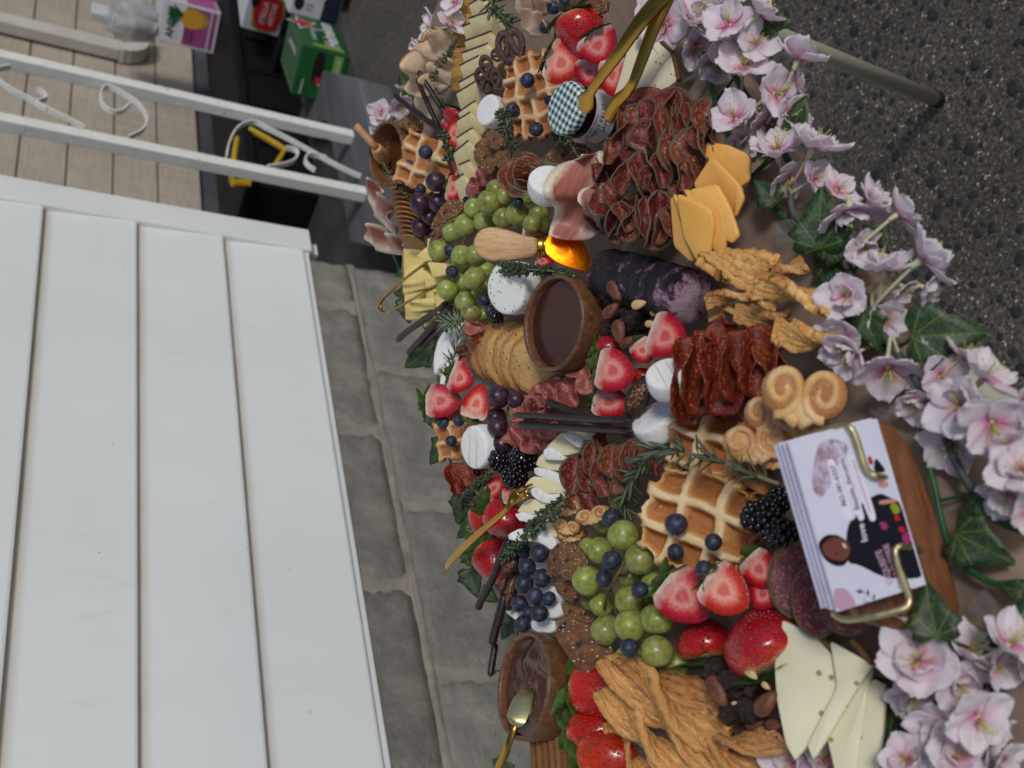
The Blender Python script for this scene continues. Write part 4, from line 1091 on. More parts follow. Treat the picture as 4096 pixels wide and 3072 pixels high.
# ================================================================= waffles
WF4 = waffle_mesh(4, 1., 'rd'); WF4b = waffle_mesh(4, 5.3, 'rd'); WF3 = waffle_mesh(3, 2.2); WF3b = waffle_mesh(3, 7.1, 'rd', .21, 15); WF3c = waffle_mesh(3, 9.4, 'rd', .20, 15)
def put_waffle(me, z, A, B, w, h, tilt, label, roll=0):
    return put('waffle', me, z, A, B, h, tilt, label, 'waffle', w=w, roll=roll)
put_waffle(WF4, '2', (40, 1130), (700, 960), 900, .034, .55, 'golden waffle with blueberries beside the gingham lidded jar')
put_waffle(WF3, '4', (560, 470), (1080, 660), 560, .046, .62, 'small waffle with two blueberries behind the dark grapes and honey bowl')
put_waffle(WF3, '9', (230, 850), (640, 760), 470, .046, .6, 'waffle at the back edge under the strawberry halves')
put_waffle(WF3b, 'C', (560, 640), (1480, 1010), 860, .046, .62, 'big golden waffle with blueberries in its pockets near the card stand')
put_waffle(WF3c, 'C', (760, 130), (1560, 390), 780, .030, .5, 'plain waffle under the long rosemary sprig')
# ================================================================= grapes
M_GSTEM = simple('grape stem', rgb(96, 84, 40), rgb(128, 112, 58), 60, .7)
def bunch(label, items, meshes, name, stems):
    ps = [(PZ(*px(z, x, y), TT + h), r / ZONES[z][2]) for z, x, y, r, h in items]
    c = sum((p for p, r in ps), Vector()) / len(ps); c.z = TT
    o = root(name, label, 'grapes', Matrix.Translation(c))
    for (p, r) in ps:
        rr = r * random.uniform(.95, 1.1) * depth(p) / F; el = random.uniform(1.0, 1.14)
        from mathutils import Euler
        M = Matrix.Translation(p - c) @ Euler((random.uniform(-.6, .6), random.uniform(-.6, .6), random.uniform(0, 6))).to_matrix().to_4x4() @ Matrix.Diagonal((rr, rr, rr * el, 1))
        link('grape', random.choice(meshes), o, M)
    for L in stems:
        P3 = smoothpath([PZ(*px(z, x, y), TT + h) - c for z, x, y, h in L], 6); V, Fc, U = tube(P3, .0011, 6); link('stem', mk('gstem', V, Fc, M_GSTEM), o)
    return o
g = .0
bunch('bunch of pale green grapes beside the wooden cheese knife handle', [
 ('4', 1620, 850, 112, .040), ('4', 1545, 1000, 130, .050), ('4', 1720, 930, 112, .040), ('4', 1370, 1060, 112, .046), ('4', 1855, 1125, 125, .042), ('4', 1700, 1170, 118, .040), ('4', 2030, 1235, 112, .036), ('4', 2090, 1120, 110, .030), ('4', 1130, 1190, 92, .030), ('4', 1275, 1250, 120, .048), ('4', 1490, 1220, 112, .040), ('4', 1135, 1325, 112, .040), ('4', 1000, 1530, 118, .044), ('4', 1960, 930, 90, .028), ('4', 2180, 1250, 90, .026), ('4', 1240, 1100, 80, .026),
 ('6', 960, 200, 118, .050), ('6', 1110, 190, 108, .044), ('6', 1100, 450, 124, .052), ('6', 800, 580, 120, .054), ('6', 970, 490, 108, .038), ('6', 1000, 710, 106, .046), ('6', 1060, 830, 104, .040), ('6', 1210, 850, 74, .026), ('6', 940, 300, 95, .032), ('6', 1180, 560, 100, .030), ('6', 830, 640, 100, .036), ('6', 1230, 360, 95, .030), ('6', 1140, 640, 85, .026)], GR, 'green_grape_bunch', [[('4', 1560, 1150, .02), ('4', 1320, 1300, .026), ('6', 900, 380, .03), ('6', 1090, 640, .02)]])
bunch('bunch of pale green grapes beside the waffle and seeded crisps, with a bare stem showing', [
 ('A', 1430, 680, 92, .034), ('A', 1545, 715, 122, .044), ('A', 1765, 575, 140, .056), ('A', 1920, 800, 142, .056), ('A', 1420, 1000, 130, .048), ('A', 1570, 460, 92, .030), ('A', 1720, 250, 95, .024), ('A', 1850, 960, 125, .034), ('A', 1820, 1190, 140, .040), ('A', 1560, 1230, 120, .034), ('A', 1450, 1200, 80, .026), ('A', 1600, 1470, 132, .046), ('A', 1830, 1430, 145, .052), ('A', 2060, 1030, 125, .044), ('A', 2070, 1370, 140, .046), ('A', 1970, 1200, 90, .022),
 ('G', 410, 850, 118, .040), ('G', 625, 770, 118, .050), ('G', 640, 530, 118, .046), ('G', 790, 860, 100, .030), ('G', 620, 260, 110, .040), ('G', 560, 480, 90, .022), ('G', 560, 640, 90, .022)], GR, 'green_grape_bunch',
 [[('A', 1770, 820, .056), ('A', 1700, 950, .058), ('A', 1610, 1120, .050), ('A', 1580, 1270, .040)], [('A', 1700, 950, .057), ('A', 1770, 950, .046), ('A', 1810, 910, .042)], [('A', 1640, 1070, .050), ('A', 1670, 1210, .040), ('A', 1700, 1320, .036)]])
bunch('cluster of dark purple grapes between the small waffle and the round wafers', [('4', 950, 765, 112, .056), ('4', 780, 1010, 116, .056), ('4', 975, 1000, 98, .046), ('4', 890, 1160, 84, .042), ('4', 785, 1265, 104, .044), ('4', 690, 1065, 88, .036), ('4', 915, 1365, 68, .030), ('4', 1050, 870, 62, .036), ('4', 900, 910, 60, .030)], GRR, 'dark_grape_cluster', [[('4', 860, 900, .034), ('4', 880, 1050, .03), ('4', 850, 1200, .026)]])
bunch('row of dark purple grapes beside the grooved camembert', [('9', 845, 460, 108, .048), ('9', 1015, 490, 82, .040), ('9', 830, 660, 100, .042), ('9', 838, 755, 100, .050), ('9', 885, 930, 90, .042)], GRR, 'dark_grape_cluster', [[('9', 940, 560, .036), ('9', 925, 680, .034), ('9', 900, 850, .03)]])
# ================================================================= blueberries
L_ = 'blueberry lying on the golden waffle beside the jam jar'
for c, r, h in (((305, 890), 86, .046), ((140, 1215), 82, .046), ((400, 1430), 84, .046), ((545, 1110), 60, .034)): put_blue('2', c, r, h, L_, 'blueberries on the jar waffle')
L_ = 'blueberry on the small waffle by the honey bowl'
for c, r, h in (((835, 440), 82, .056), ((665, 578), 62, .054), ((785, 845), 62, .050)): put_blue('4', c, r, h, L_, 'blueberries on the small waffle')
L_ = 'blueberry tucked among the green grapes beside the cheese knife'
for c, r, h in (((830, 145), 74, .058), ((850, 378), 74, .056), ((1205, 690), 76, .046), ((1270, 810), 58, .040)): put_blue('6', c, r, h, L_, 'blueberries among the back grapes')
put_blue('4', (1862, 990), 62, .052, L_, 'blueberries among the back grapes')
L_ = 'blueberry in a pocket of the waffle at the back edge'
for c, r, h in (((300, 712), 66, .056), ((455, 692), 62, .056), ((380, 895), 60, .054)): put_blue('9', c, r, h, L_, 'blueberries on the back waffle')
L_ = 'blueberry in the pile on the white brie beside the hazelnut spread'
for c, r, h in (((965, 738), 96, .054), ((850, 872), 86, .052), ((815, 720), 78, .044), ((990, 978), 92, .052), ((822, 1032), 94, .054), ((922, 1150), 86, .056), ((1058, 1172), 72, .050), ((780, 1220), 84, .046), ((862, 1305), 66, .046), ((966, 1310), 88, .054), ((808, 1412), 84, .050), ((770, 900), 50, .036)): put_blue('A', c, r, h, L_, 'pile of blueberries')
L_ = 'blueberry resting among the green grapes by the big waffle'
for c, r, h in (((1655, 415), 100, .060), ((1650, 810), 98, .066), ((1575, 982), 84, .064), ((1920, 1090), 86, .062), ((1820, 1640), 92, .066)): put_blue('A', c, r, h, L_, 'blueberries among the front grapes')
L_ = 'blueberry on the big waffle near the card stand'
for c, r, h in (((840, 820), 98, .060), ((1148, 972), 74, .056), ((835, 1052), 72, .056), ((1075, 1200), 82, .058)): put_blue('C', c, r, h, L_, 'blueberries on the big waffle')
L_ = 'blueberry beside the whole strawberry near the gold tongs'
for c, r, h in (((590, 85), 78, .034), ((500, 305), 66, .034), ((720, 20), 70, .036)): put_blue('2', c, r, h, L_, 'blueberries by the tongs')
# ================================================================= blackberries
for z, c, r, h, s_ in (('9', (860, 1095), 118, .044, 0), ('9', (1095, 1080), 138, .040, 1), ('9', (1000, 1250), 130, .050, 0)):
    tag(link('blackberry', BLK[s_], None, ballm(z, c, r, h)), 'blackberry in the trio beside the fanned brie', 'blackberry', 'blackberries by the brie')
for z, c, r, h, s_ in (('C', (1540, 760), 160, .042, 0), ('C', (1700, 900), 150, .036, 1), ('C', (1690, 620), 130, .030, 1)):
    tag(link('blackberry', BLK[s_], None, ballm(z, c, r, h)), 'blackberry beside the big waffle and the cards', 'blackberry', 'blackberries by the cards')
tag(link('blackberry', BLK[0], None, ballm('6', (1335, 880), 84, .036)), 'blackberry between herbed white cheese and octagonal crackers', 'blackberry')
tag(link('blackberry', BLK[1], None, ballm('4', (1320, 980), 70, .034)), 'blackberry peeping out above the green grapes', 'blackberry')
# ================================================================= strawberries
put_strawberry('2', (700, 110), (820, 640), .056, .45, 'whole strawberry with leaves beside the gold tongs', w=440)
put_half('2', (500, 640), (905, 760), .050, .7, 'strawberry half leaning on the jar with its cut face up', w=430)
put_half('2', (1010, 350), (1180, 690), .046, .6, 'pale strawberry half under the gold tongs', w=420, group=None)
put_half('2', (1010, 660), (960, 970), .040, .5, 'strawberry half between jar and tongs, partly hidden', w=300, cal=False)
put_half('2', (1230, 640), (1260, 1060), .042, .55, 'strawberry half between the arms of the gold tongs', w=290, cal=False)
put_strawberry('A', (420, 330), (720, 520), .050, .4, 'whole strawberry crossed by the gold fork', w=310)
put_strawberry('A', (330, 300), (345, 590), .040, .4, 'pale shouldered strawberry hanging over the back edge', w=150)
put_strawberry('A', (330, 690), (560, 1000), .034, .4, 'large dark red strawberry below the gold fork', w=330)
put_half('A', (450, 190), (650, 40), .046, .35, 'strawberry half with streaked flesh beside the thyme at the back', w=170)
put_half('A', (610, 220), (790, 130), .046, .4, 'small strawberry half between blackberries and gold fork', w=130)
put_strawberry('B', (880, 860), (1400, 900), .054, .45, 'whole strawberry with broad leaves beside the hazelnut bowl', w=480, k=0)
put_strawberry('B', (870, 1320), (1350, 1260), .050, .42, 'whole strawberry above the square crackers', w=400, k=1)
put_strawberry('B', (960, 1560), (1460, 1520), .056, .42, 'plump strawberry beside the cheese twists at the table end', w=460, k=2)
put_strawberry('G', (900, 830), (850, 520), .042, .42, 'dark strawberry under the two cut halves', w=340)
put_strawberry('G', (1420, 900), (1200, 460), .052, .42, 'large strawberry with green leaves beside nut cluster and pale cheese', w=520)
put_half('C', (740, 1280), (1090, 1600), .054, .66, 'bright strawberry half with two lobes beside the green grapes', w=390)
put_half('C', (1080, 1260), (1430, 1510), .060, .66, 'strawberry half with a green leaf beside the big waffle', w=370)
put_half('C', (1440, 1080), (1640, 1340), .042, .45, 'pale strawberry piece beside the waffle corner', w=260)
put_half('C', (1610, 1300), (1500, 1520), .040, .45, 'white fleshed strawberry piece beside the leaning salami', w=240)
put_half('7', (370, 940), (680, 1010), .056, .62, 'strawberry half beside the sauce bowl, cut face up', w=310)
put_half('7', (340, 1190), (650, 1260), .046, .55, 'wide strawberry half behind the chocolate sticks', w=240)
put_strawberry('7', (360, 760), (520, 790), .044, .45, 'strawberry tucked under the nut cluster by the sauce bowl', w=170)
put_half('7', (800, 640), (1090, 760), .052, .55, 'strawberry half leaning on the folded chorizo', w=330, cal=False)
put_half('7', (700, 730), (800, 900), .046, .55, 'narrow strawberry half behind the folded chorizo', w=180)
put_strawberry('7', (650, 1060), (780, 980), .040, .45, 'red strawberry end beside the dried fig', w=150, cal=False)
put_half('9', (120, 500), (478, 500), .062, .7, 'strawberry half lying on the back waffle, pointed tip out', w=300)
put_half('9', (370, 230), (590, 330), .058, .65, 'heart shaped strawberry half beside the octagonal crackers', w=270)
put_half('9', (590, 680), (680, 340), .058, .65, 'upright strawberry half beside the dark grapes', w=240)
put_half('4', (1080, 30), (1130, 190), .040, .4, 'strawberry under the chocolate sticks beside the aged cheese', w=190)
put_half('4', (1230, 230), (1060, 230), .044, .55, 'strawberry half behind the first aged cheese slices', w=300, cal=False)
put_half('4', (1230, 560), (1100, 520), .040, .4, 'strawberry slice showing red beside the aged cheese', w=280, cal=False)
put_half('4', (1060, 830), (1240, 860), .042, .5, 'strawberry half at the end of the aged cheese row', w=260)
put_half('4', (1900, 1330), (2200, 1330), .030, .4, 'strawberry slice under the cheese knife blade', w=120, cal=False)
put_half('6', (1770, 240), (1960, 280), .030, .4, 'strawberry piece under the thyme by the sauce bowl', w=140, cal=False)
put_strawberry('6', (1120, 1060), (1030, 1120), .036, .4, 'strawberry tip peeping out behind the octagonal crackers', w=130, cal=False)
put_strawberry('1', (1260, 1350), (1230, 1600), .046, .45, 'pale strawberry with leaves under the chocolate sticks', w=260)
# ================================================================= salami and ham
def put_taco(meshes, z, A, B, w, h, tilt, label, group, roll=0, name='salami_slice'):
    me = random.choice(meshes); a, b = A, B
    if random.random() < .5: a, b = B, A
    return put(name, me, z, a, b, h, tilt, label, 'salami', w=w * 1.15, group=group, roll=roll, wn=.62 if meshes is TSP else .46)
L_ = 'peppered salami slice folded in the big pile beside the orange yellow cheese'
for A, B, w, h, t in (
 ((1215, 110), (1370, 640), 210, .056, .75), ((1400, 110), (1480, 640), 260, .054, .75), ((1060, 60), (960, 360), 170, .056, .7), ((960, 110), (830, 340), 180, .050, .7), ((1030, 320), (1060, 770), 210, .062, .8), ((810, 390), (720, 700), 170, .054, .75), ((900, 400), (850, 730), 170, .058, .75),
 ((620, 690), (800, 860), 240, .052, .8), ((580, 790), (620, 1040), 170, .044, .7), ((880, 780), (810, 1110), 190, .052, .75), ((1000, 830), (930, 1170), 190, .054, .75), ((1230, 690), (1200, 1230), 240, .060, .82), ((1120, 740), (1070, 1110), 160, .054, .75), ((1270, 620), (1330, 720), 110, .050, .7), ((1180, 330), (1240, 660), 150, .054, .75), ((1310, 420), (1350, 700), 120, .050, .7), ((720, 880), (730, 1060), 170, .042, .7), ((1520, 170), (1580, 520), 190, .044, .7),
 ((900, -40), (850, 170), 150, .046, .7), ((1000, -90), (940, 120), 160, .050, .7), ((1080, -120), (1020, 70), 160, .052, .7), ((1250, -110), (1200, 110), 170, .052, .7), ((1400, -90), (1330, 130), 170, .050, .7), ((1520, -30), (1560, 180), 190, .044, .7), ((800, 270), (730, 350), 130, .040, .7), ((1600, 60), (1660, 220), 130, .036, .6), ((940, 160), (900, 330), 120, .052, .7), ((1130, 540), (1150, 760), 120, .054, .75)):
    c_ = ((A[0] + B[0]) / 2, (A[1] + B[1]) / 2); ja = random.uniform(-.4, .4); rot = lambda P_: (c_[0] + (P_[0] - c_[0]) * math.cos(ja) - (P_[1] - c_[1]) * math.sin(ja), c_[1] + (P_[0] - c_[0]) * math.sin(ja) + (P_[1] - c_[1]) * math.cos(ja))
    put_taco(TSP, '5', rot(A), rot(B), w * 1.12, h + random.uniform(-.004, .006), t, L_, 'peppered salami pile by the orange cheese', random.uniform(-.6, .6))
rs = random.Random(11)
for k in range(30):
    cx, cy = rs.uniform(600, 1560), rs.uniform(-60, 1020); an = rs.uniform(.9, 2.2); q_ = rs.uniform(110, 190)
    if cx > 1330 and cy > 640 or cx < 900 and cy < 330: continue
    put_taco(TSP, '5', (cx - q_ * math.cos(an), cy - q_ * math.sin(an)), (cx + q_ * math.cos(an), cy + q_ * math.sin(an)), rs.uniform(120, 190), rs.uniform(.046, .062), .75, L_, 'peppered salami pile by the orange cheese', rs.uniform(-.6, .6))
for A, B, h in (((1430, 1080), (1790, 1040), .036), ((1330, 1160), (1500, 1060), .034)):
    put('salami_slice', disc_slice(M_SALP, h * 99), '2', A, B, h, .5, 'flat peppered salami slice at the top of the big pile, against the white cheese wedges', 'salami', w=190, group='flat slices topping the salami pile')
L_ = 'peppered salami slice folded in the standing row beside the fanned brie'
for A, B, w, h in (((1540, 1030), (1540, 1420), 190, .054), ((1640, 1060), (1690, 1400), 170, .056), ((1730, 880), (1740, 1240), 190, .056), ((1850, 800), (1850, 1060), 170, .048), ((1920, 920), (1920, 1260), 180, .058), ((2020, 920), (2030, 1300), 170, .060), ((2120, 870), (2130, 1260), 170, .060), ((2200, 900), (2220, 1240), 160, .056), ((1640, 1340), (1800, 1560), 230, .050), ((1800, 1260), (1900, 1440), 180, .052), ((1980, 1240), (2040, 1420), 150, .050), ((1560, 1330), (1640, 1560), 200, .046), ((2280, 930), (2320, 1200), 160, .048), ((1820, 1040), (1820, 1330), 150, .054), ((2380, 1010), (2420, 1250), 130, .040)):
    put_taco(TSP, '9', A, B, w, h, .78, L_, 'peppered salami row by the brie', random.uniform(-.4, .4))
L_ = 'ruffled marbled salami slice without crust behind the chocolate sticks'
for A, B, w, h, t in (((960, 720), (1140, 1010), 220, .046, .7), ((1090, 760), (1190, 1010), 190, .048, .7), ((1220, 800), (1330, 960), 200, .046, .7), ((930, 790), (1010, 930), 150, .042, .7), ((1010, 560), (1040, 700), 160, .042, .7), ((1130, 430), (1240, 640), 180, .044, .7), ((1180, 320), (1330, 540), 200, .040, .6), ((1290, 290), (1480, 520), 200, .042, .6), ((1440, 260), (1600, 520), 200, .040, .6), ((1380, 180), (1740, 180), 130, .042, .6), ((1600, 200), (1740, 420), 170, .038, .6), ((1330, 720), (1400, 860), 140, .046, .7)):
    put_taco(TSG, '9', A, B, w, h, t, L_, 'marbled salami behind the sticks', random.uniform(-.4, .4))
L_ = 'glossy red chorizo slice in the large folded fan by the palmiers'
for kk, (A, B, w, h) in enumerate((((1090, 690), (1130, 1400), 270, .064), ((1210, 640), (1230, 1330), 260, .062), ((1370, 700), (1350, 1330), 290, .064), ((1500, 640), (1530, 1240), 250, .058), ((1650, 600), (1660, 1190), 270, .056), ((1740, 680), (1790, 1050), 200, .046), ((1310, 570), (1440, 720), 190, .048), ((1430, 1150), (1450, 1400), 200, .042))):
    put_taco(TCH, '7', A, B, w, h, .85, ('large folded chorizo slice, %s in the fan counted from the lined camembert' % ORD[kk]) if kk < 6 else ('chorizo slice curling up between fan and cheese twists', 'chorizo slice under the fan above the plain waffle')[kk - 6], 'folded chorizo fan', random.uniform(-.15, .15), 'chorizo_slice')
L_ = 'red chorizo slice folded at the back edge beside the thyme'
for A, B, w, h in (((420, 1110), (420, 1420), 170, .046), ((510, 1120), (520, 1340), 200, .052), ((560, 1170), (590, 1430), 130, .044), ((640, 1130), (720, 1250), 120, .036)):
    put_taco(TCH, '9', A, B, w, h, .8, L_, 'chorizo at the back edge', 0, 'chorizo_slice')
for k, (A, B, w, h, t) in enumerate((((235, 1330), (600, 1330), 540, .034, .75), ((400, 1480), (760, 1480), 520, .036, .75), ((620, 1570), (1010, 1560), 330, .034, .7))):
    put('salami_slice', disc_slice(M_SALP, k * 3.3 + 1, .03), 'H', A, B, h, t, 'round salami slice behind the cards, %s in its row counted from the blackberries' % ORD[k], 'salami', w=w, group='round salami behind the cards')
DSP = [disc_slice(M_SALP, k * 2.1 + .3, .08) for k in range(3)]; DSG = [disc_slice(M_SALG, k * 2.1 + .3, .08) for k in range(2)]; DCH = [disc_slice(M_CHOR, k * 2.1 + .3, .08) for k in range(2)]
for A, B, w, h in (((800, 160), (1080, 100), 300, .024), ((900, 160), (1260, 130), 330, .030), ((1180, 200), (1560, 160), 340, .030), ((680, 420), (1040, 420), 330, .030), ((960, 480), (1320, 470), 340, .032), ((1220, 440), (1580, 420), 330, .028), ((580, 760), (900, 780), 300, .028), ((840, 860), (1180, 880), 320, .030), ((1060, 900), (1380, 920), 320, .030), ((600, 960), (860, 980), 220, .024), ((880, -60), (1160, -80), 280, .022), ((1100, -80), (1480, -70), 300, .028), ((1420, 0), (1660, 40), 260, .024)):
    put('salami_slice', random.choice(DSP), '5', A, B, h, .45, 'flat peppered salami slice underneath the folded ones in the big pile', 'salami', w=w, group='flat slices under the big salami pile')
for A, B, w, h in (((1490, 1200), (1760, 1180), 330, .026), ((1680, 1030), (1960, 1010), 330, .030), ((1880, 1100), (2160, 1080), 330, .032), ((2060, 1080), (2330, 1060), 320, .030), ((1560, 1400), (1860, 1380), 260, .026)):
    put('salami_slice', random.choice(DSP), '9', A, B, h, .45, 'flat peppered salami slice underneath the standing row by the brie', 'salami', w=w, group='flat slices under the salami row')
for A, B, w, h in (((960, 820), (1290, 840), 300, .024), ((1080, 540), (1420, 520), 260, .024), ((1320, 380), (1700, 360), 280, .026)):
    put('salami_slice', random.choice(DSG), '9', A, B, h, .45, 'flat marbled salami slice underneath the ruffled ones', 'salami', w=w, group='flat marbled slices')
for A, B, w, h in (((1040, 1000), (1500, 1000), 560, .026), ((1350, 900), (1800, 900), 520, .024)):
    put('chorizo_slice', random.choice(DCH), '7', A, B, h, .45, 'flat chorizo slice underneath the folded fan', 'salami', w=w, group='flat chorizo under the fan')
# salami roses
V, Fc, U = rose(1.2, 3.2, 110, 7, .016, .8, .42, .07); me = mk('rose', V, Fc, M_SALP, rose_uv(U))
M, D = cylm('4', (1920, 640), 540, (-.2, -.9), .75, .052); tag(link('salami_rose', me, None, M), 'salami rose with a peppered rim beside a white camembert', 'salami')
V, Fc, U = rose(3.2, 2.0, 60, 6, .016, .6, .5, .05); me = mk('rose', V, Fc, M_SALG, rose_uv(U))
M, D = cylm('9', (1150, 530), 190, (-.5, -.6), .8, .050); tag(link('salami_rose', me, None, M), 'small marbled salami rose behind the longest chocolate sticks', 'salami')
for A, B, w, h in (((1280, 760), (1500, 860), 200, .040), ((1400, 620), (1500, 800), 150, .040), ((1530, 640), (1660, 760), 160, .036)):
    put_taco(TSG, '4', A, B, w, h, .7, 'pale marbled salami slice folded beside the peppered rose and crisps', 'marbled salami by the rose')
for A, B, w, h in (((930, 730), (940, 930), 90, .040), ((960, 930), (1150, 1010), 150, .044), ((950, 1030), (1110, 1060), 110, .040), ((930, 1150), (1000, 1290), 120, .036), ((940, 1270), (1000, 1400), 100, .034)):
    put_taco(TSG, '6', A, B, w, h, .6, 'marbled salami ruffle between the white slabs and octagonal crackers', 'salami ruffles by the white slabs')
def ham(z, A, B, w, h, tilt, mat, label, seed, wav=2.2, amp=.3, cat='ham', name='prosciutto_slice', roll=0):
    V, Fc, U = ruffle(seed, wav, amp); me = mk('ham', V, Fc, mat, U); return put(name, me, z, A, B, h, tilt, label, cat, w=w, roll=roll)
ham('5', (400, 1080), (560, 370), 480, .058, .8, M_PROS, 'prosciutto slice with a white fat edge between camembert and salami', 2., 1.4, .55)
ham('5', (560, 880), (640, 620), 200, .056, .8, M_PROS, 'curled prosciutto fold beside the peppered salami', 4., 1.2, .4)
ham('4', (200, 830), (480, 1300), 260, .050, .7, M_PROS, 'prosciutto ribbon hanging over the edge by the honey bowl', 1., 2.2, .7)
ham('4', (160, 1330), (570, 1500), 250, .046, .7, M_PROS, 'prosciutto ribbon over the edge beside the yellow cheese block', 3.3, 2.1, .7)
ham('1', (800, 1150), (1150, 480), 420, .056, .75, M_TURK, 'smoked turkey slice with brown edge standing by the flowers', 2.3, 1.9, .55, 'turkey', 'turkey_slice')
ham('1', (900, 700), (1280, 440), 300, .060, .8, M_TURK, 'folded turkey slice leaning on the golden crackers', .5, 1.6, .55, 'turkey', 'turkey_slice')
ham('1', (1000, 1100), (1290, 760), 300, .052, .7, M_TURK, 'rumpled turkey slice under the thyme', 5.5, 2.6, .6, 'turkey', 'turkey_slice')
ham('1', (800, 1250), (1050, 1480), 200, .040, .55, M_TURK, 'turkey slice lying under the chocolate sticks', 7.5, .8, .2, 'turkey', 'turkey_slice')
ham('2', (180, 60), (560, 60), 260, .048, .75, M_HAM, 'pale ham slice gathered into folds beside the pretzels', 2.7, 2.6, .6, 'ham', 'ham_slice')
ham('2', (240, 200), (520, 330), 260, .044, .75, M_HAM, 'pale ham slice with a tan edge above the waffle', 6.1, 2.2, .6, 'ham', 'ham_slice')
# ================================================================= cheese
L_ = 'orange yellow cheese slice in the fan beside the peppered salami'
for k, (P_, h, t, dx) in enumerate((
 ([(1600, 262), (1790, 290), (1990, 385), (1975, 600), (1890, 660), (1590, 480)], .034, .55, 0), ([(1655, 385), (1900, 640), (1932, 760), (1860, 915), (1800, 900), (1480, 650)], .042, .6, 0),
 ([(1450, 690), (1700, 640), (1810, 830), (1892, 1080), (1830, 1150), (1700, 1100)], .046, .62, 0), ([(1390, 690), (1450, 695), (1735, 850), (1772, 1000), (1765, 1210), (1680, 1250), (1560, 1000)], .050, .68, .2),
 ([(1335, 720), (1640, 870), (1662, 1010), (1620, 1290), (1510, 1300), (1400, 1100)], .054, .7, .35), ([(1280, 780), (1315, 730), (1440, 950), (1495, 1300), (1450, 1310), (1310, 1180)], .056, .7, .5))):
    poly_thing('cheese_slice', '5', P_, h, t, .0042, M_GOUDA, 'orange yellow cheese slice, %s in the fan counted from the pink blossoms' % ORD[k], 'cheese', 'orange yellow cheese fan', 2, .01, .0014, dirpx=(-1, .3), side=dx, cr=.1)
L_ = 'aged cheese wedge with a purple rind in the long shingled row'
rows = [('1', (1510, 70), (1650, -10)), ('1', (1510, 245), (1780, 155)), ('1', (1430, 350), (1740, 205)), ('1', (1455, 535), (1740, 430)), ('1', (1420, 685), (1710, 580)), ('1', (1395, 840), (1620, 725)), ('1', (1380, 1055), (1590, 940)), ('1', (1350, 1190), (1575, 1055)), ('1', (1375, 1435), (1545, 1315)), ('1', (1350, 1555), (1510, 1455))]
rows += [('4', (1185, 100), (1325, 15)), ('4', (1183, 292), (1320, 205)), ('4', (1145, 462), (1300, 335)), ('4', (1210, 592), (1290, 560)), ('4', (1155, 768), (1240, 705))]
for k, (z, a, b) in enumerate(rows):
    s = 1.0 if z == '1' else .86
    P_ = [a, b, (b[0] + 190 * s, b[1] + 190 * s), (b[0] + 130 * s, b[1] + 300 * s), (a[0] + 90 * s, a[1] + 300 * s)]
    rd = [(a[0] - 8 * s, a[1] - 20 * s), (b[0] - 8 * s, b[1] - 20 * s), b, a]
    poly_thing('cheese_wedge', z, P_, .040 + .0006 * (k % 3), .55, .008, M_PECO, 'purple rinded aged cheese wedge, %s in its row counted from the rosemary' % ORD[k], 'cheese', 'purple rind cheese row', 0, .02, .0006, extra=[('rind', rd, M_PURP, .0084, .0003)], part='paste', dirpx=(-.3, 1), side=.35)
# brie fan
L_ = 'brie slice with a white rind in the fan beside the peppered salami row'
BR = [('9', [(1470, 800), (1800, 790), (1790, 870), (1690, 890)], [(1465, 810), (1600, 830), (1700, 880), (1650, 975), (1500, 860)]),
 ('9', [(1390, 880), (1470, 810), (1700, 880), (1670, 990), (1480, 1045), (1300, 975)], [(1300, 970), (1390, 955), (1500, 1040), (1495, 1085), (1300, 1072)]),
 ('9', [(1290, 1010), (1470, 1075), (1470, 1180), (1380, 1185), (1210, 1140), (1230, 1070)], [(1205, 1145), (1370, 1180), (1470, 1240), (1490, 1345), (1330, 1262), (1208, 1222)]),
 ('9', [(1180, 1240), (1300, 1260), (1490, 1340), (1505, 1405), (1300, 1410), (1090, 1350)], [(1140, 1370), (1230, 1350), (1330, 1420), (1502, 1400), (1470, 1500), (1290, 1505), (1180, 1430)]),
 ('A', [(840, 230), (1010, 230), (1080, 300), (1000, 370), (740, 365)], [(735, 365), (830, 350), (920, 380), (1060, 350), (1090, 430), (800, 445)]),
 ('A', [(930, 470), (1090, 450), (1135, 600), (1050, 560), (860, 530)], [(680, 560), (800, 500), (1050, 525), (1135, 640), (1090, 715), (950, 625), (700, 620)])]
for k, (z, p_, r_) in enumerate(BR):
    poly_thing('brie_slice', z, p_, .040 + .002 * k, .5, .012, M_BRIEI, 'white rinded brie slice, %s in the fan counted from the chocolate sticks' % ORD[k], 'cheese', 'brie fan', 1, .02, .001, extra=[('rind', r_, M_RIND, .013, .0012)], part='paste')
for P_, h in (([(880, 830), (1060, 830), (1040, 920), (930, 900)], .040), ([(940, 1040), (1150, 1060), (1190, 1210), (1010, 1210)], .040), ([(1000, 1240), (1180, 1200), (1200, 1310), (1110, 1360), (1020, 1350)], .042), ([(870, 1370), (1110, 1350), (1100, 1500), (900, 1490)], .040), ([(640, 1220), (770, 1330), (760, 1400), (620, 1290)], .034)):
    poly_thing('brie_slice', 'A', P_, h, .45, .014, M_RIND, 'brie slice with its white rind up under the pile of blueberries', 'cheese', 'brie under the blueberries', 1, .04, .002)
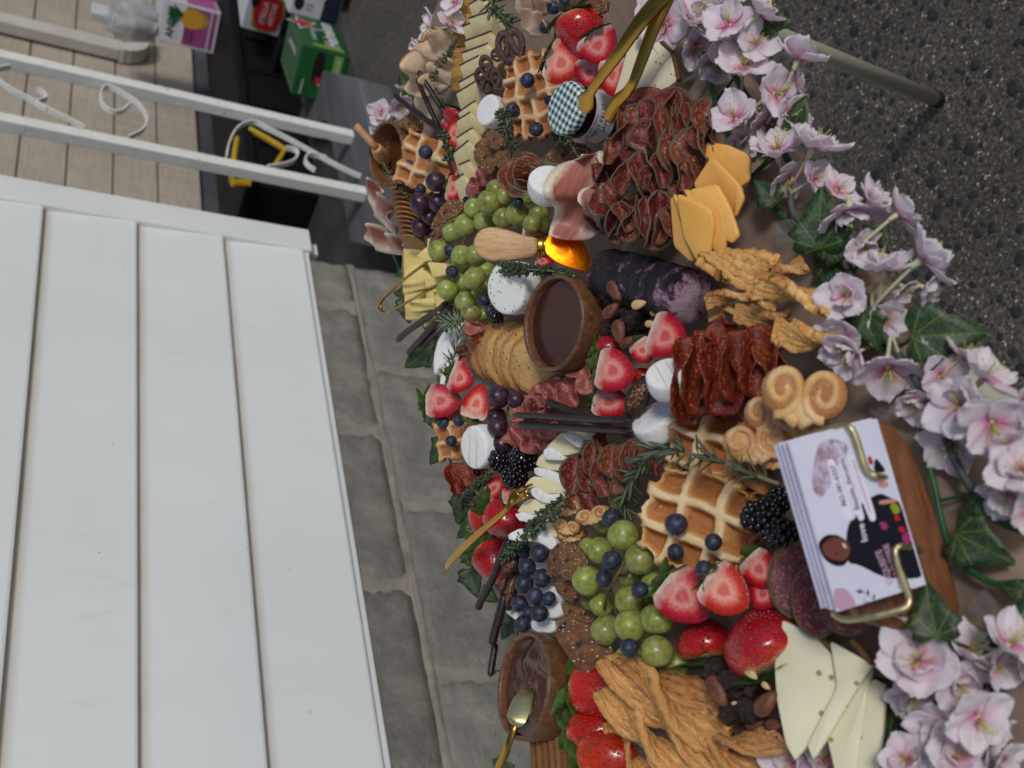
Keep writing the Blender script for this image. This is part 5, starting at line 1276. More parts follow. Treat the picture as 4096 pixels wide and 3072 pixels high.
# pale triangles at the near end
for k, (P_, h, ex) in enumerate((
 ([(990, 850), (1092, 900), (1040, 1600), (820, 1600), (900, 1000)], .020, []), ([(985, 745), (955, 900), (850, 1600), (690, 1600), (620, 1290)], .026, []),
 ([(640, 540), (985, 735), (900, 850), (520, 1475), (465, 1360), (700, 900)], .032, [('rind', [(795, 545), (838, 530), (1000, 720), (960, 742)], M_BROWNR, .0066, .0016)]),
 ([(260, 375), (520, 500), (835, 835), (470, 1350), (362, 1482), (290, 1350), (215, 1000), (200, 720), (245, 560)], .038, [('rind', [(515, 505), (562, 488), (868, 800), (826, 835)], M_BROWNR, .0066, .0016)]))):
    poly_thing('cheese_wedge', 'I', P_, h, .6, .005, M_MANCH, ('lowest pale cheese slice of the fan, nearest the open blossom by the cards', 'second lowest pale cheese slice of the fan beside the cards', 'pale triangular cheese slice with a short brown rind beside the cards', 'largest pale cheese triangle on top of the fan beside the cards')[k], 'cheese', 'pale cheese triangles', 1, .025, .001, extra=ex, part='paste', cr=.07)
for k, (P_, h, ex) in enumerate((
 ([(1880, 610), (1955, 880), (1800, 1015), (1600, 1020)], .028, [('rind', [(1885, 600), (1925, 600), (1975, 870), (1945, 900)], M_BROWNR, .0075, .0004)]),
 ([(1640, 500), (1740, 475), (1885, 600), (1610, 1010), (1385, 1100), (1480, 900)], .034, [('rind', [(1750, 470), (1800, 460), (1900, 580), (1880, 605)], M_BROWNR, .0075, .0004)]),
 ([(1420, 490), (1570, 415), (1580, 640), (1290, 1095), (1258, 1060), (1330, 830)], .040, []))):
    poly_thing('cheese_wedge', '2', P_, h, .55, .007, M_MANCH, ('white cheese wedge with brown rind nearest the pink flowers under the tongs', 'middle white cheese wedge under the gold tongs', 'ragged white cheese wedge crossed by a tong arm')[k], 'cheese', None, 1, .03, .001, extra=ex, part='paste', cr=.07)
poly_thing('cheese_block', '6', [(315, 135), (520, 150), (560, 880), (335, 890), (300, 640), (300, 200)], .030, .5, .020, M_SWISS, 'pale yellow cheese block with a pink rind at the back edge', 'cheese', None, 0, .01, .001, extra=[('rind', [(300, 200), (315, 135), (322, 135), (308, 640), (340, 890), (332, 890)], M_PINKR, .0205, .0003)], part='paste')
L_ = 'pale yellow cheese chunk heaped on the cheese block by the small tongs'
for P_, h in (([(370, 310), (520, 300), (548, 560), (310, 612), (300, 480)], .050), ([(580, 270), (780, 290), (795, 410), (640, 440)], .054), ([(520, 350), (640, 440), (795, 420), (780, 470), (560, 560), (545, 480)], .048), ([(380, 700), (640, 660), (662, 790), (400, 822)], .050), ([(640, 600), (730, 590), (795, 800), (690, 840)], .046), ([(460, 200), (560, 110), (630, 260), (540, 275)], .050), ([(580, 10), (640, 10), (650, 110), (570, 140)], .046), ([(510, 830), (690, 800), (695, 900), (540, 985)], .040), ([(570, 585), (690, 550), (705, 645), (560, 675)], .044)):
    poly_thing('cheese_chunk', '6', P_, h, .55, .016, M_SWISS, L_, 'cheese', 'cheese chunks', 0, .03, .0015)
for k, (P_, h) in enumerate((([(900, 880), (955, 950), (930, 1200), (870, 1270), (710, 1440), (652, 1520), (640, 1330), (700, 1100)], .030), ([(740, 1440), (875, 1285), (865, 1420), (770, 1640), (700, 1660)], .028))):
    poly_thing('white_cheese_slab', '6', P_, h, .4, .022, M_WHITE, ('large smooth white cheese slab under the rosemary at the back edge', 'small white cheese slab beyond the rosemary tip')[k], 'cheese', None, 1, .03, .002)
def wheel(nr, hh=.55, bul=.02, seed=0):
    pr = [(.001, 0), (.2, .0), (.43, -.002), (.472, -.012), (.496, -.045), (.5, -.10), (.5 + bul, -hh / 2), (.5, -hh + .12), (.47, -hh + .03), (.40, -hh), (.001, -hh)]
    V, Fc, U = lathe(pr, 40); V = [(v[0] * (1 + .014 * nz(v[0] * 4 + seed, v[1] * 4, v[2] * 4)), v[1] * (1 + .014 * nz(v[0] * 4, v[1] * 4 + seed, v[2] * 4)), v[2] + .012 * nz(v[0] * 5, v[1] * 5, seed)) for v in V]
    return V, [f[::-1] for f in Fc]
def camembert(z, c, dia, d, ratio, h, label, lines=0, ang=0, hh=.55, mat=None, name='camembert'):
    M, D = cylm(z, c, dia, d, ratio, h)
    me = mk('wheel', *wheel(40, hh, .02, random.uniform(0, 9)), mat or M_RIND)
    if not lines: return tag(link(name, me, None, M), label, 'cheese')
    o = root(name, label, 'cheese', M); link('wheel', me, o)
    v = Matrix.Rotation(ang, 4, 'Z')
    for s_ in ((-.12, .14) if lines == 2 else (0,)):
        L = .44; V, Fc, U = tube([v @ Vector((-L, s_, .004)), v @ Vector((-L / 2, s_, .010)), v @ Vector((0, s_, .011)), v @ Vector((L / 2, s_, .010)), v @ Vector((L, s_, .004))], [.006, .014, .014, .014, .006], 6); link('groove_mark', mk('gm', V, Fc, M_RINDLINE), o)
    return o
camembert('1', (1725, 1385), 400, (-.9, -.35), .62, .052, 'small white camembert with a net pattern beside the thyme and the jar waffle')
camembert('5', (205, 590), 350, (.08, -1), .74, .060, 'small white camembert wheel standing among green grapes and prosciutto')
camembert('9', (595, 960), 430, (-1, .12), .60, .062, 'grooved white camembert at the back edge beside dark grapes', 2, 1.45)
camembert('7', (935, 985), 350, (-.3, -.95), .68, .062, 'camembert with two tan lines leaning on the chorizo', 2, -1.0)
camembert('7', (820, 1330), 400, (-.55, -.8), .45, .044, 'lumpy white camembert lying below the lined one', 0, 0, .5)
camembert('6', (1440, 560), 590, (-1, .05), .72, .056, 'round white cheese flecked with herbs beside the sauce bowl', 0, 0, .55, M_HERBC, 'herbed_cheese')
# blueberry goat log
a, b = px('7', 350, 120), px('7', 1250, 430); pa, pb_ = PZ(*a, TT + .034), PZ(*b, TT + .030)
pa, pb_ = PZ(*px('7', 420, 170), TT + .032), PZ(*px('7', 1180, 400), TT + .030); L = (pb_ - pa).length; r = 400 / 2.011 * depth(pa) / F / 2
pts = [(i / 60 - .5, 0, 0) for i in range(61)]; rad = [r / L * (math.sqrt(max(.03, 1 - (1 - min(1, min(i, 60 - i) / 6.6)) ** 2))) for i in range(61)]
V, Fc, U = tube(pts, rad, 40); V = [Vector((v[0], v[1] * (1 + .12 * nz(v[0] * 9, v[1] * 9, v[2] * 9) + .09 * nz(v[0] * 26, v[1] * 26, v[2] * 26)), v[2] * (1 + .12 * nz(v[0] * 9, v[1] * 9, v[2] * 9) + .09 * nz(v[0] * 26, v[1] * 26, v[2] * 26)))) for v in V]
x = (pb_ - pa).normalized(); y = UP.cross(x).normalized(); n = x.cross(y)
tag(link('goat_cheese_log', mk('log', V, Fc, M_LOG), None, basis(x, y, n, (pa + pb_) / 2, L, L, L)), 'dark blueberry coated goat cheese log in front of the sauce bowl', 'cheese')
# ================================================================= crackers
def octo(cx, cy, rx, ry, a0=.39, n=8): return [(cx + rx * math.cos(a0 + 2 * math.pi * i / n), cy + ry * math.sin(a0 + 2 * math.pi * i / n)) for i in range(n)]
L_ = 'speckled octagonal cracker in the fanned stack beside the sauce bowl'
for k in range(6):
    cx, cy = 1310 + k * 92, 1220 + k * 34
    poly_thing('cracker', '6', octo(cx + random.uniform(-12, 12), cy + random.uniform(-10, 10), 312, 372, .30 + random.uniform(-.22, .22)), .014 + .0040 * k, .5, .0042, M_OCT, 'octagonal cracker, %s in the fanned stack counted from the sauce bowl' % ORD[5 - k], 'cracker', 'octagonal crackers', 1, .06, .001, dirpx=(-1, .2), side=.34)
L_ = 'golden rectangular cracker standing behind the aged cheese row'
for k, P_ in enumerate(([(1420, -10), (1560, -10), (1570, 180), (1400, 185)], [(1390, 200), (1480, 165), (1600, 240), (1540, 335), (1375, 315)], [(1340, 320), (1440, 330), (1540, 560), (1490, 610), (1290, 595), (1285, 470)], [(1300, 620), (1490, 595), (1510, 720), (1310, 740)], [(1310, 745), (1460, 705), (1490, 830), (1300, 832)], [(1300, 832), (1450, 805), (1480, 1000), (1430, 1130), (1300, 1165), (1265, 1040)])):
    poly_thing('cracker', '1', P_, .034 + .001 * k, .55, .003, M_REC, 'golden rectangular cracker behind the aged cheese, %s from the strawberry leaves' % ORD[5 - k], 'cracker', 'golden crackers', 1, .03, .0008, dirpx=(-.6, .8), side=.25)
# round wafers standing on edge
V, Fc, U = lathe([(.001, .0), (.42, .01), (.485, .02), (.5, .0), (.485, -.035), (.42, -.05), (.001, -.045)], 30); WAFER = mk('wafer', V, [f[::-1] for f in Fc], M_RND)
L_ = 'thin round brown wafer in the edgewise stack by the dark grapes'
for k in range(13):
    t = k / 12; c = (570 + 130 * t + random.uniform(-6, 6), 790 + 640 * t); M, D = cylm('4', c, 300, (-.30, .95) if k < 9 else (-.35, .9), .38, .046 - .004 * t)
    tag(link('round_wafer', WAFER, None, M), 'thin round wafer, %s in the edgewise stack counted from the honey bowl' % ORD[k], 'cracker', 'stack of round wafers')
L_ = 'thin square cracker standing in the stack beside the plump strawberry'
for k in range(7):
    x0 = 545 + k * 62; P_ = [(x0, 1360), (x0 + 50, 1335), (x0 + 95, 1700), (x0 + 30, 1720)]
    f = at('B', x0 + 20, 1500, .032)
    M, Lc, Wd = fr('B', (x0 + 10, 1330 + k * -6), (x0 + 40, 1760), .036, .5, 42); 
    V, Fc = slab(chaikin([(-.5, -.5), (.5, -.5), (.5, .5), (-.5, .5)], 1, .1), .9, .03, 0, .02, k); tag(link('square_cracker', mk('sqc', V, Fc, M_RND), None, M @ Matrix.Diagonal((1, 1, .5, 1))), 'thin square cracker, %s in the standing stack counted from the plump strawberry' % ORD[6 - k], 'cracker', 'stack of square crackers')
def crisp(z, P_, h, tilt, label, group=None, dx=None, side=0): return poly_thing('seed_crisp', z, P_, h, tilt, .004, M_CRISP, label, 'crisp', group, 1, .12, .0008, dirpx=dx, side=side)
L_ = 'brown fruit and seed crisp between honey bowl and turkey'
for P_, h in (([(520, 110), (640, 10), (790, 60), (800, 190), (740, 240), (560, 160)], .044), ([(570, 180), (760, 200), (740, 300), (600, 330)], .036), ([(640, -30), (780, -60), (800, 60), (680, 40)], .040)): crisp('4', P_, h, .55, L_, 'crisps by the honey bowl')
L_ = 'brown seeded crisp beside the salami rose and aged cheese'
for P_, h in (([(1350, 480), (1470, 270), (1620, 330), (1680, 560), (1560, 670), (1470, 660)], .054), ([(1470, 240), (1560, 180), (1740, 290), (1720, 400), (1560, 410)], .058), ([(1590, 430), (1760, 400), (1780, 520), (1700, 640), (1610, 600)], .050), ([(1370, 360), (1500, 250), (1480, 330), (1390, 430)], .044)): crisp('4', P_, h, .6, L_, 'crisps by the salami rose')
L_ = 'brown seeded crisp wedged between dark and green grapes'
for P_, h in (([(1030, 990), (1170, 960), (1260, 1010), (1220, 1120), (1090, 1180), (880, 1280), (920, 1190)], .050), ([(920, 1290), (1060, 1200), (1040, 1330), (930, 1420), (860, 1570), (880, 1400)], .044), ([(830, 1570), (900, 1550), (1010, 1640), (1000, 1690), (850, 1620)], .042)): crisp('4', P_, h, .6, L_, 'crisps between the grapes')
L_ = 'square brown crisp with raisins beside the blueberry pile'
for P_, h in (([(1130, 640), (1330, 660), (1440, 840), (1310, 1010), (1160, 960), (1150, 760)], .058), ([(1050, 750), (1150, 640), (1260, 690), (1160, 970), (1030, 960)], .052), ([(1080, 990), (1290, 1010), (1340, 1110), (1310, 1240), (1150, 1140)], .048), ([(1170, 1210), (1400, 1270), (1360, 1370), (1230, 1360), (1180, 1290)], .044)): crisp('A', P_, h, .6, L_, 'crisps beside the blueberries')
L_ = 'square brown crisp with raisins leaning over the strawberry'
for P_, h in (([(770, 310), (950, 170), (1170, 260), (1360, 480), (1290, 600), (1060, 745), (880, 520)], .054), ([(780, 200), (1000, 130), (1150, 180), (1080, 330), (830, 340)], .046), ([(1100, 200), (1180, 180), (1200, 400), (1130, 380)], .048)): crisp('B', P_, h, .62, L_, 'crisps over the strawberry')
L_ = 'brown seeded crisp behind the whole strawberry and tongs'
for P_, h in (([(840, 60), (990, -20), (1190, -10), (1170, 140), (1000, 170), (870, 120)], .040), ([(980, 180), (1120, 160), (1110, 230), (1010, 290)], .034), ([(760, 10), (870, -40), (880, 30), (780, 80)], .036)): crisp('2', P_, h, .6, L_, 'crisps behind the strawberry')
crisp('C', [(490, 830), (560, 790), (600, 900), (560, 980), (500, 900)], .040, .5, 'small corner of a brown crisp between grapes and big waffle')
crisp('5', [(180, 370), (330, 250), (560, 290), (560, 420), (380, 460), (220, 430)], .034, .5, 'pale brown crisp under the thyme beside the jar')
# ================================================================= pastries
def twist_mesh(seed, turns=1.3, wd=.15, t=.10, nu=56, nv=22, lump=.03):
    def fn(u, v):
        a = turns * 2 * math.pi * u + seed; e = (.45 + .55 * math.sin(math.pi * min(1, max(0, .06 + .88 * u))) ** .5); s = (v - .5) * 2 * wd * e
        x = u - .5; rid = .010 * math.sin(v * 26 + 5 * nz(u * 2, seed)) + lump * nz(u * 9 + seed, v * 6) + .015 * nz(u * 24, v * 16, seed)
        c, s_ = math.cos(a), math.sin(a)
        return (x + .02 * nz(u * 5, v * 3, seed), s * c - rid * s_ + .04 * math.sin(u * 4 + seed), s * s_ + rid * c - .11)
    V, Fc, U = grid(nu, nv, fn); return mk('twist', *(lambda r: (r[0], r[1], M_TWIST, r[2]))(solid(V, Fc, U, t)))
TW = [twist_mesh(k * 1.9 + .4, random.uniform(.5, .85), random.uniform(.17, .21), .08) for k in range(5)]
TWS = [twist_mesh(k * 1.3 + .2, .38, .15, .10, 44, 26, .012) for k in range(4)]
def put_twist(z, A, B, w, h, label, group, tilt=.45, ms=None):
    M, L, Wd = fr(z, A, B, h, tilt, w / .42); M = basis(M.col[0].xyz.normalized(), M.col[1].xyz.normalized(), M.col[2].xyz.normalized(), M.translation, L, Wd, (Wd + L) * .5 if Wd < L else L)
    return tag(link('pastry_twist', random.choice(ms or TW), None, M), label, 'pastry', group)
L_ = 'short flaky cheese twist heaped beside the goat cheese log'
for A, B, w, h in (((1200, 120), (1810, 130), 430, .050), ((1780, 270), (2020, 90), 280, .036), ((1640, 300), (2240, 420), 340, .052), ((1250, 420), (1630, 335), 200, .048), ((1270, 505), (1570, 475), 230, .040), ((1480, 510), (1890, 530), 240, .046), ((1790, 650), (2250, 700), 330, .042), ((1560, 430), (1800, 440), 200, .032)): put_twist('7', A, B, w, h, L_, 'short cheese twists', .6, TWS)
L_ = 'long golden cheese twist in the heap beside strawberries and nut cluster'
for A, B, w, h in (((190, 900), (1100, 1420), 330, .054), ((330, 860), (1250, 1330), 240, .044), ((160, 1130), (860, 1690), 250, .054), ((300, 1130), (700, 1700), 200, .046), ((480, 1180), (1100, 1700), 240, .046), ((700, 1350), (1390, 1680), 230, .036), ((1080, 1420), (1600, 1500), 190, .040), ((220, 1350), (560, 1750), 180, .040), ((350, 1560), (420, 1760), 110, .036)): put_twist('G', A, B, w * 1.25, h, L_, 'long cheese twists')
def palmier_mesh(seed):
    b = MB(); g = MB()
    for s in (-1, 1):
        pts = []; 
        for i in range(46):
            t = i / 45; a = R(-100) + t * R(500); r = .235 * (1 - t * .80); pts.append((s * (.235 - r * math.cos(a) * 1.0), .05 + r * math.sin(a) * 1.15, -.06 + .012 * nz(t * 9, seed)))
        V, Fc, U = tube(pts, [1.0 - .3 * abs(i / 45 - .3) for i in range(46)], 8, flat=(.055, .085)); b.add(V, Fc, U)
        V, Fc, U = tube([(s * .015, -.29, -.07), (s * .07, -.25, -.065), (s * .16, -.19, -.06)], 1, 8, flat=(.06, .08)); b.add(V, Fc, U)
        V, Fc, U = lathe([(.001, -.005), (.15, -.012), (.24, -.03), (.25, -.13), (.001, -.13)], 20); g.add(V, [f[::-1] for f in Fc], U, Matrix.Translation((s * .235, .04, 0)))
    Vb, Fb = ball(14, 8, lambda v: Vector((v.x * .17, v.y * .16 - .15, v.z * .075 - .075))); b.add(Vb, Fb)
    V = [(v[0] * (1 + .06 * nz(v[0] * 3 + seed, v[1] * 3)), v[1], v[2] + .02 * nz(v[0] * 7, v[1] * 7, seed)) for v in b.V]; b.V = V
    return b.mesh('palmier', M_PALM), g.mesh('palmier base', M_PALMIN)
PAL = [palmier_mesh(k * 2.) for k in range(2)]
def put_palm(z, A, B, w, h, tilt, label, group=None):
    M, L, Wd = fr(z, A, B, h, tilt, w / .8); o = root('palmier', label, 'pastry', M, group); a, b_ = random.choice(PAL); link('pastry_coil', a, o); link('pastry_base', b_, o); return o
put_palm('7', (1690, 1130), (2370, 1230), 600, .054, .72, 'large sugared palmier standing beside the chorizo')
put_palm('7', (1560, 1340), (2000, 1310), 400, .044, .7, 'palmier tucked below the largest one')
put_palm('C', (1220, 180), (1780, 120), 420, .048, .72, 'palmier with open coils beside the rosemary and card stand')
put_palm('C', (1540, 330), (1800, 180), 260, .036, .6, 'palmier hidden behind the stack of cards')
put_palm('7', (1900, 1420), (2230, 1450), 320, .040, .65, 'palmier between the gold wire and the pastry coils')
for A, B, w, h, lb in (((1100, 330), (1360, 300), 170, .046, 'browned palmier edge beside the thyme and brie'), ((1300, 430), (1620, 340), 200, .050, 'palmier end between salami row and green grapes'), ((1100, 470), (1340, 520), 180, .044, 'glazed palmier behind the seeded crisps'), ((1130, 590), (1400, 560), 150, .038, 'lowest palmier of the small heap by the grapes')): put_palm('A', A, B, w, h, .5, lb)
# ================================================================= chocolate
G_ = 'chocolate sticks over the turkey'
put_stick('1', (550, 1180), (1230, 1720), .064, .036, 74, 'dark chocolate stick pointing past the flowers over the honey side'); put_stick('1', (860, 885), (1260, 1560), .072, .040, 68, 'tapered dark chocolate stick lying on the turkey', None); put_stick('1', (838, 995), (1150, 1680), .068, .036, 62, 'dark chocolate stick beside the tapered one on the turkey')
L_ = 'wavy dark chocolate stick in the trio sticking out over the back edge'
put_stick('6', (232, 1150), (800, 715), .048, .044, 72, L_, 'three sticks over the back edge', .05); put_stick('6', (350, 1290), (860, 750), .044, .042, 72, L_, 'three sticks over the back edge', .05); put_stick('6', (490, 1250), (920, 800), .038, .034, 66, L_, 'three sticks over the back edge', .03)
put_stick('9', (1300, 490), (2160, 850), .058, .044, 74, 'dark chocolate stick crossing under the two parallel ones', None, .01); put_stick('9', (985, 640), (2140, 692), .064, .058, 72, 'straight dark chocolate stick, the longer of the parallel pair', None, .006); put_stick('9', (1020, 738), (2170, 800), .064, .054, 76, 'straight dark chocolate stick of the parallel pair beside the brie', None, .006)
put_stick('A', (385, 1290), (690, 610), .044, .046, 78, 'bent dark chocolate stick below the gold fork by the strawberry', None, .05); put_stick('A', (510, 1620), (640, 1120), .046, .040, 88, 'thick dark chocolate stick behind the hazelnut bowl', None, .02); put_stick('B', (148, 760), (200, 420), .040, .034, 72, 'short dark chocolate stick end behind the hazelnut bowl', None, .01)
def pretzel_mesh(seed):
    P_ = [(.02, -.40, 0), (-.22, -.36, 0), (-.42, -.10, 0), (-.40, .22, 0), (-.18, .40, 0), (.02, .25, .02), (.10, .02, .08), (.20, -.20, .05), (.34, -.36, .02)]
    Q_ = [(.30, -.34, -.02), (.42, -.10, 0), (.40, .22, 0), (.18, .40, 0), (-.02, .25, .02), (-.10, .02, .0), (-.20, -.20, .03), (-.30, -.36, .03)]
    b = MB()
    for P0 in (P_ + [], Q_, [(-.24, -.36, 0), (0, -.42, 0), (.3, -.34, 0)]):
        pts = smoothpath(P0, 6); rad = [.118 * (1 + .22 * nz(i * .35, seed, len(P0))) for i in range(len(pts))]; V, Fc, U = tube(pts, rad, 9); b.add(V, Fc, U)
    b.V = [tuple(Vector(v) + Vector((nz(v[0] * 9, v[1] * 9, seed), nz(v[0] * 9, v[1] * 9, seed + 5), nz(v[0] * 9, v[1] * 9, seed + 9))) * .015 - Vector((0, 0, .10))) for v in b.V]
    return b.mesh('pretzel', M_MILK)
PZL = [pretzel_mesh(k * 3.) for k in range(2)]
for z, A, B, w, h, t, lb in (('1', (1860, 620), (2180, 540), 420, .050, .75, 'chocolate coated pretzel lying flat beside pale ham'), ('1', (1660, 720), (1800, 1010), 170, .048, .6, 'chocolate pretzel on edge beside the aged cheese'), ('1', (1600, 880), (1740, 1160), 170, .046, .55, 'chocolate pretzel on edge above the white camembert'), ('1', (1790, 900), (1930, 1130), 150, .048, .6, 'bitten chocolate pretzel showing its orange crumb'), ('1', (1950, 960), (2090, 900), 160, .040, .5, 'chocolate pretzel piece by the waffle edge'), ('1', (1870, 620), (1820, 760), 140, .042, .5, 'chocolate pretzel half hidden behind the flat one')):
    put('chocolate_pretzel', PZL[int(w) % 2], z, A, B, h, t, lb, 'pretzel', w=w)
def nut_cluster(z, nuts, blobs, label):
    q = px(z, *blobs[0][0]); c = PZ(*q, TT + .02); o = root('nut_cluster', label, 'nut cluster', Matrix.Translation(c))
    for k, (p, r, h) in enumerate(blobs):
        w_ = PZ(*px(z, *p), TT + h); rr = r / ZONES[z][2] * depth(w_) / F
        V, Fc = ball(14, 10, lambda v: v * (1 + .6 * nz(v.x * 1.9 + k * 3, v.y * 1.9, v.z * 1.9) + .3 * nz(v.x * 5, v.y * 5, v.z * 5 + k))); link('chocolate', mk('nc', V, Fc, M_NUTCHOC), o, Matrix.Translation(w_ - c) @ Matrix.Scale(rr, 4))
    for k, (A, B, h, mt) in enumerate(nuts):
        M, L, Wd = fr(z, A, B, h, .5); V, Fc = ball(14, 10, lambda v: Vector((v.x * .5, v.y * .28 * (1 - .35 * v.x), v.z * .17 - .1))); 
        M = M.copy(); M.translation -= c; link('almond' if mt is M_ALMOND else 'nut', mk('al', V, Fc, mt), o, M)
    return o
nut_cluster('7', [((470, 250), (560, 410), .050, M_ALMOND), ((420, 540), (540, 430), .052, M_ALMOND), ((530, 560), (560, 760), .050, M_ALMOND), ((650, 450), (765, 420), .050, M_NUTIN), ((800, 500), (890, 500), .040, M_NUTIN), ((760, 590), (850, 600), .040, M_NUTIN), ((560, 780), (670, 700), .046, M_ALMOND)], [((620, 520), 110, .030), ((540, 640), 110, .034), ((690, 560), 100, .034), ((600, 380), 90, .032), ((480, 380), 80, .034), ((730, 650), 80, .024)], 'dark chocolate nut cluster with almonds in front of the sauce bowl')
nut_cluster('G', [((1010, 960), (1140, 1190), .050, M_ALMOND), ((1370, 1250), (1520, 1080), .048, M_ALMOND), ((1290, 900), (1380, 980), .050, M_NUTIN), ((1420, 1010), (1480, 1060), .046, M_NUTIN), ((1440, 1330), (1590, 1330), .034, M_ALMOND), ((1290, 1340), (1450, 1270), .036, M_ALMOND), ((1190, 1170), (1230, 1160), .054, M_NUTIN)], [((1250, 1060), 170, .032), ((1110, 910), 110, .040), ((1200, 980), 90, .046), ((1200, 1220), 110, .036), ((1350, 1200), 120, .036), ((1380, 1320), 90, .026)], 'dark chocolate nut cluster with almonds beside the pale cheese triangles')
def fig(z, A, B, w, h, label):
    M, L, Wd = fr(z, A, B, h, .6, w); o = root('dried_fig', label, 'fig', M)
    V, Fc = ball(16, 10, lambda v: Vector((v.x * .5, v.y * .5 * (1 + .2 * nz(v.x * 3, 1)), v.z * .16 - .14)) * (1 + .25 * nz(v.x * 3, v.y * 3, v.z * 3))); link('skin', mk('fs', V, Fc, M_FIG), o)
    V, Fc = ball(16, 8, lambda v: Vector((v.x * .36 + .02, v.y * .30, v.z * .07 - .01)) * (1 + .2 * nz(v.x * 4, v.y * 4, 2))); link('seedy_flesh', mk('fi', V, Fc, M_FIGIN), o)
fig('7', (620, 1340), (760, 1030), 180, .054, 'halved dried fig beside the lined camembert'); fig('A', (610, 960), (740, 770), 110, .052, 'dried fig half on the chocolate stick beside the blueberries'); fig('A', (650, 1280), (720, 930), 90, .046, 'long dried fig slice beside the blueberry pile'); fig('A', (590, 1130), (640, 950), 60, .044, 'thin dried fig sliver on the bent chocolate stick')
# ================================================================= utensils
def strip3(pts, widths, t, mat, name, parent=None, org=None, nrm=None, sub=8):
    """a metal strip through 3d points, its face turned to the eye"""
    P3 = smoothpath(pts, sub); n = len(P3); Wd = [widths[min(int(i / (n - 1) * (len(widths) - 1)), len(widths) - 2)] * (1 - ((i / (n - 1) * (len(widths) - 1)) % 1 if i < n - 1 else 1)) + widths[min(int(i / (n - 1) * (len(widths) - 1)) + 1, len(widths) - 1)] * ((i / (n - 1) * (len(widths) - 1)) % 1 if i < n - 1 else 1) for i in range(n)]
    V = []; Fc = []; o = org or Vector()
    for i, p in enumerate(P3):
        tg = (P3[min(i + 1, n - 1)] - P3[max(i - 1, 0)]).normalized(); nn = nrm or (UP * .25 + (CAMP - p).normalized() * .75); nn = (nn - tg * nn.dot(tg)).normalized(); s = tg.cross(nn)
        for a, b in ((-1, -.15), (-.8, .5), (0, .35), (.8, .5), (1, -.15), (.8, -.5), (0, -.5), (-.8, -.5)): V.append(p - o + s * a * Wd[i] / 2 + nn * b * t)
    for i in range(n - 1):
        for k in range(8): a = i * 8 + k; b = i * 8 + (k + 1) % 8; Fc.append((a, b, b + 8, a + 8))
    Fc += [tuple(reversed(range(8))), tuple((n - 1) * 8 + k for k in range(8))]
    return link(name, mk(name, V, Fc, mat), parent)
def A3(z, pts): return [at(z, x, y, h) for x, y, h in pts]
org = at('2', 1790, -40, .05)
tg = root('gold_tongs', 'long gold tongs with spoon shaped tips over cheese wedges and jar', 'tongs', Matrix.Translation(org))
strip3(A3('2', [(1960, -240, .062), (1790, -30, .066), (1560, 230, .070), (1300, 600, .071), (1100, 880, .070), (1010, 1010, .069), (955, 1130, .067), (915, 1235, .064)]), [.0125, .012, .011, .0095, .0072, .0075, .0155, .008], .0016, M_GOLD, 'arm', tg, org)
strip3(A3('2', [(1960, -240, .060), (1830, 20, .060), (1690, 330, .058), (1560, 680, .056), (1440, 970, .054), (1290, 1130, .052), (1190, 1330, .048)]), [.0105, .010, .0092, .0085, .007, .0105, .008], .0016, M_GOLD, 'arm', tg, org)
org = at('6', 60, 760, .05); t2 = root('gold_mini_tongs', 'small gold tongs standing open on the yellow cheese chunks', 'tongs', Matrix.Translation(org))
strip3(A3('6', [(700, 535, .052), (560, 605, .060), (400, 690, .062), (180, 815, .064), (100, 832, .064), (58, 790, .064), (70, 705, .064), (200, 570, .062), (380, 420, .060), (590, 262, .054)]), [.0048] * 10, .0016, M_GOLD, 'arms', t2, org, nrm=Vector((.55, -.35, .2)).normalized())
# cheese knife
kn = poly_frame('4', [(1350, 1450), (2080, 1480)], .062, .8); loc = to_local('4', [(2075, 1385), (1930, 1362), (1720, 1290), (1560, 1258), (1420, 1300), (1352, 1420), (1385, 1550), (1500, 1640), (1680, 1645), (1880, 1610), (2070, 1585)], kn); s = .06
ko = root('cheese_knife', 'wide gold cheese knife with a thick pale wooden handle', 'knife', basis(kn[1], kn[2], kn[3], kn[0], s, s, s))
V, Fc = slab(chaikin([(a / s, b / s) for a, b in loc], 3), .014 / s, .0028 / s, 0); link('handle', mk('kh', V, Fc, M_BEECH), ko)
loc = to_local('4', [(2068, 1380), (2160, 1380), (2160, 1588), (2068, 1588)], kn); c0 = Vector((loc[0][0] + loc[3][0], loc[0][1] + loc[3][1])) / 2; c1 = Vector((loc[1][0] + loc[2][0], loc[1][1] + loc[2][1])) / 2; rr = (Vector(loc[0]) - Vector(loc[3])).length / 2
pt = [Vector((c0.x + (c1.x - c0.x) * t, c0.y + (c1.y - c0.y) * t, -.0065)) / s for t in (0, .08, .2, .3, .7, .8, .92, 1)]; V, Fc, U = tube(pt, [rr / s * k for k in (.93, 1, 1, .95, .95, 1, 1, .93)], 28); V = [Vector((v[0], v[1], (v[2] + .0065 / s) * .6 - .0065 / s)) for v in V]; link('ferrule', mk('kf', V, Fc, M_GOLD), ko)
bl = [(178, 1130), (220, 1075), (300, 1020), (380, 1005), (450, 1040), (520, 1150), (640, 1420), (560, 1412), (400, 1375), (280, 1325), (205, 1265), (178, 1230)]
f2 = poly_frame('5', bl, .052, .62, (.9, -.4), .5); loc = to_local('5', bl, f2); s2 = .05; Mb = basis(f2[1], f2[2], f2[3], f2[0], s2, s2, s2)
V, Fc = slab(chaikin([(a / s2, b / s2) for a, b in loc], 2), .0012 / s2, .0003 / s2, 0); link('blade', mk('kb', V, Fc, M_BLADE), ko, ko.matrix_world.inverted() @ Mb)
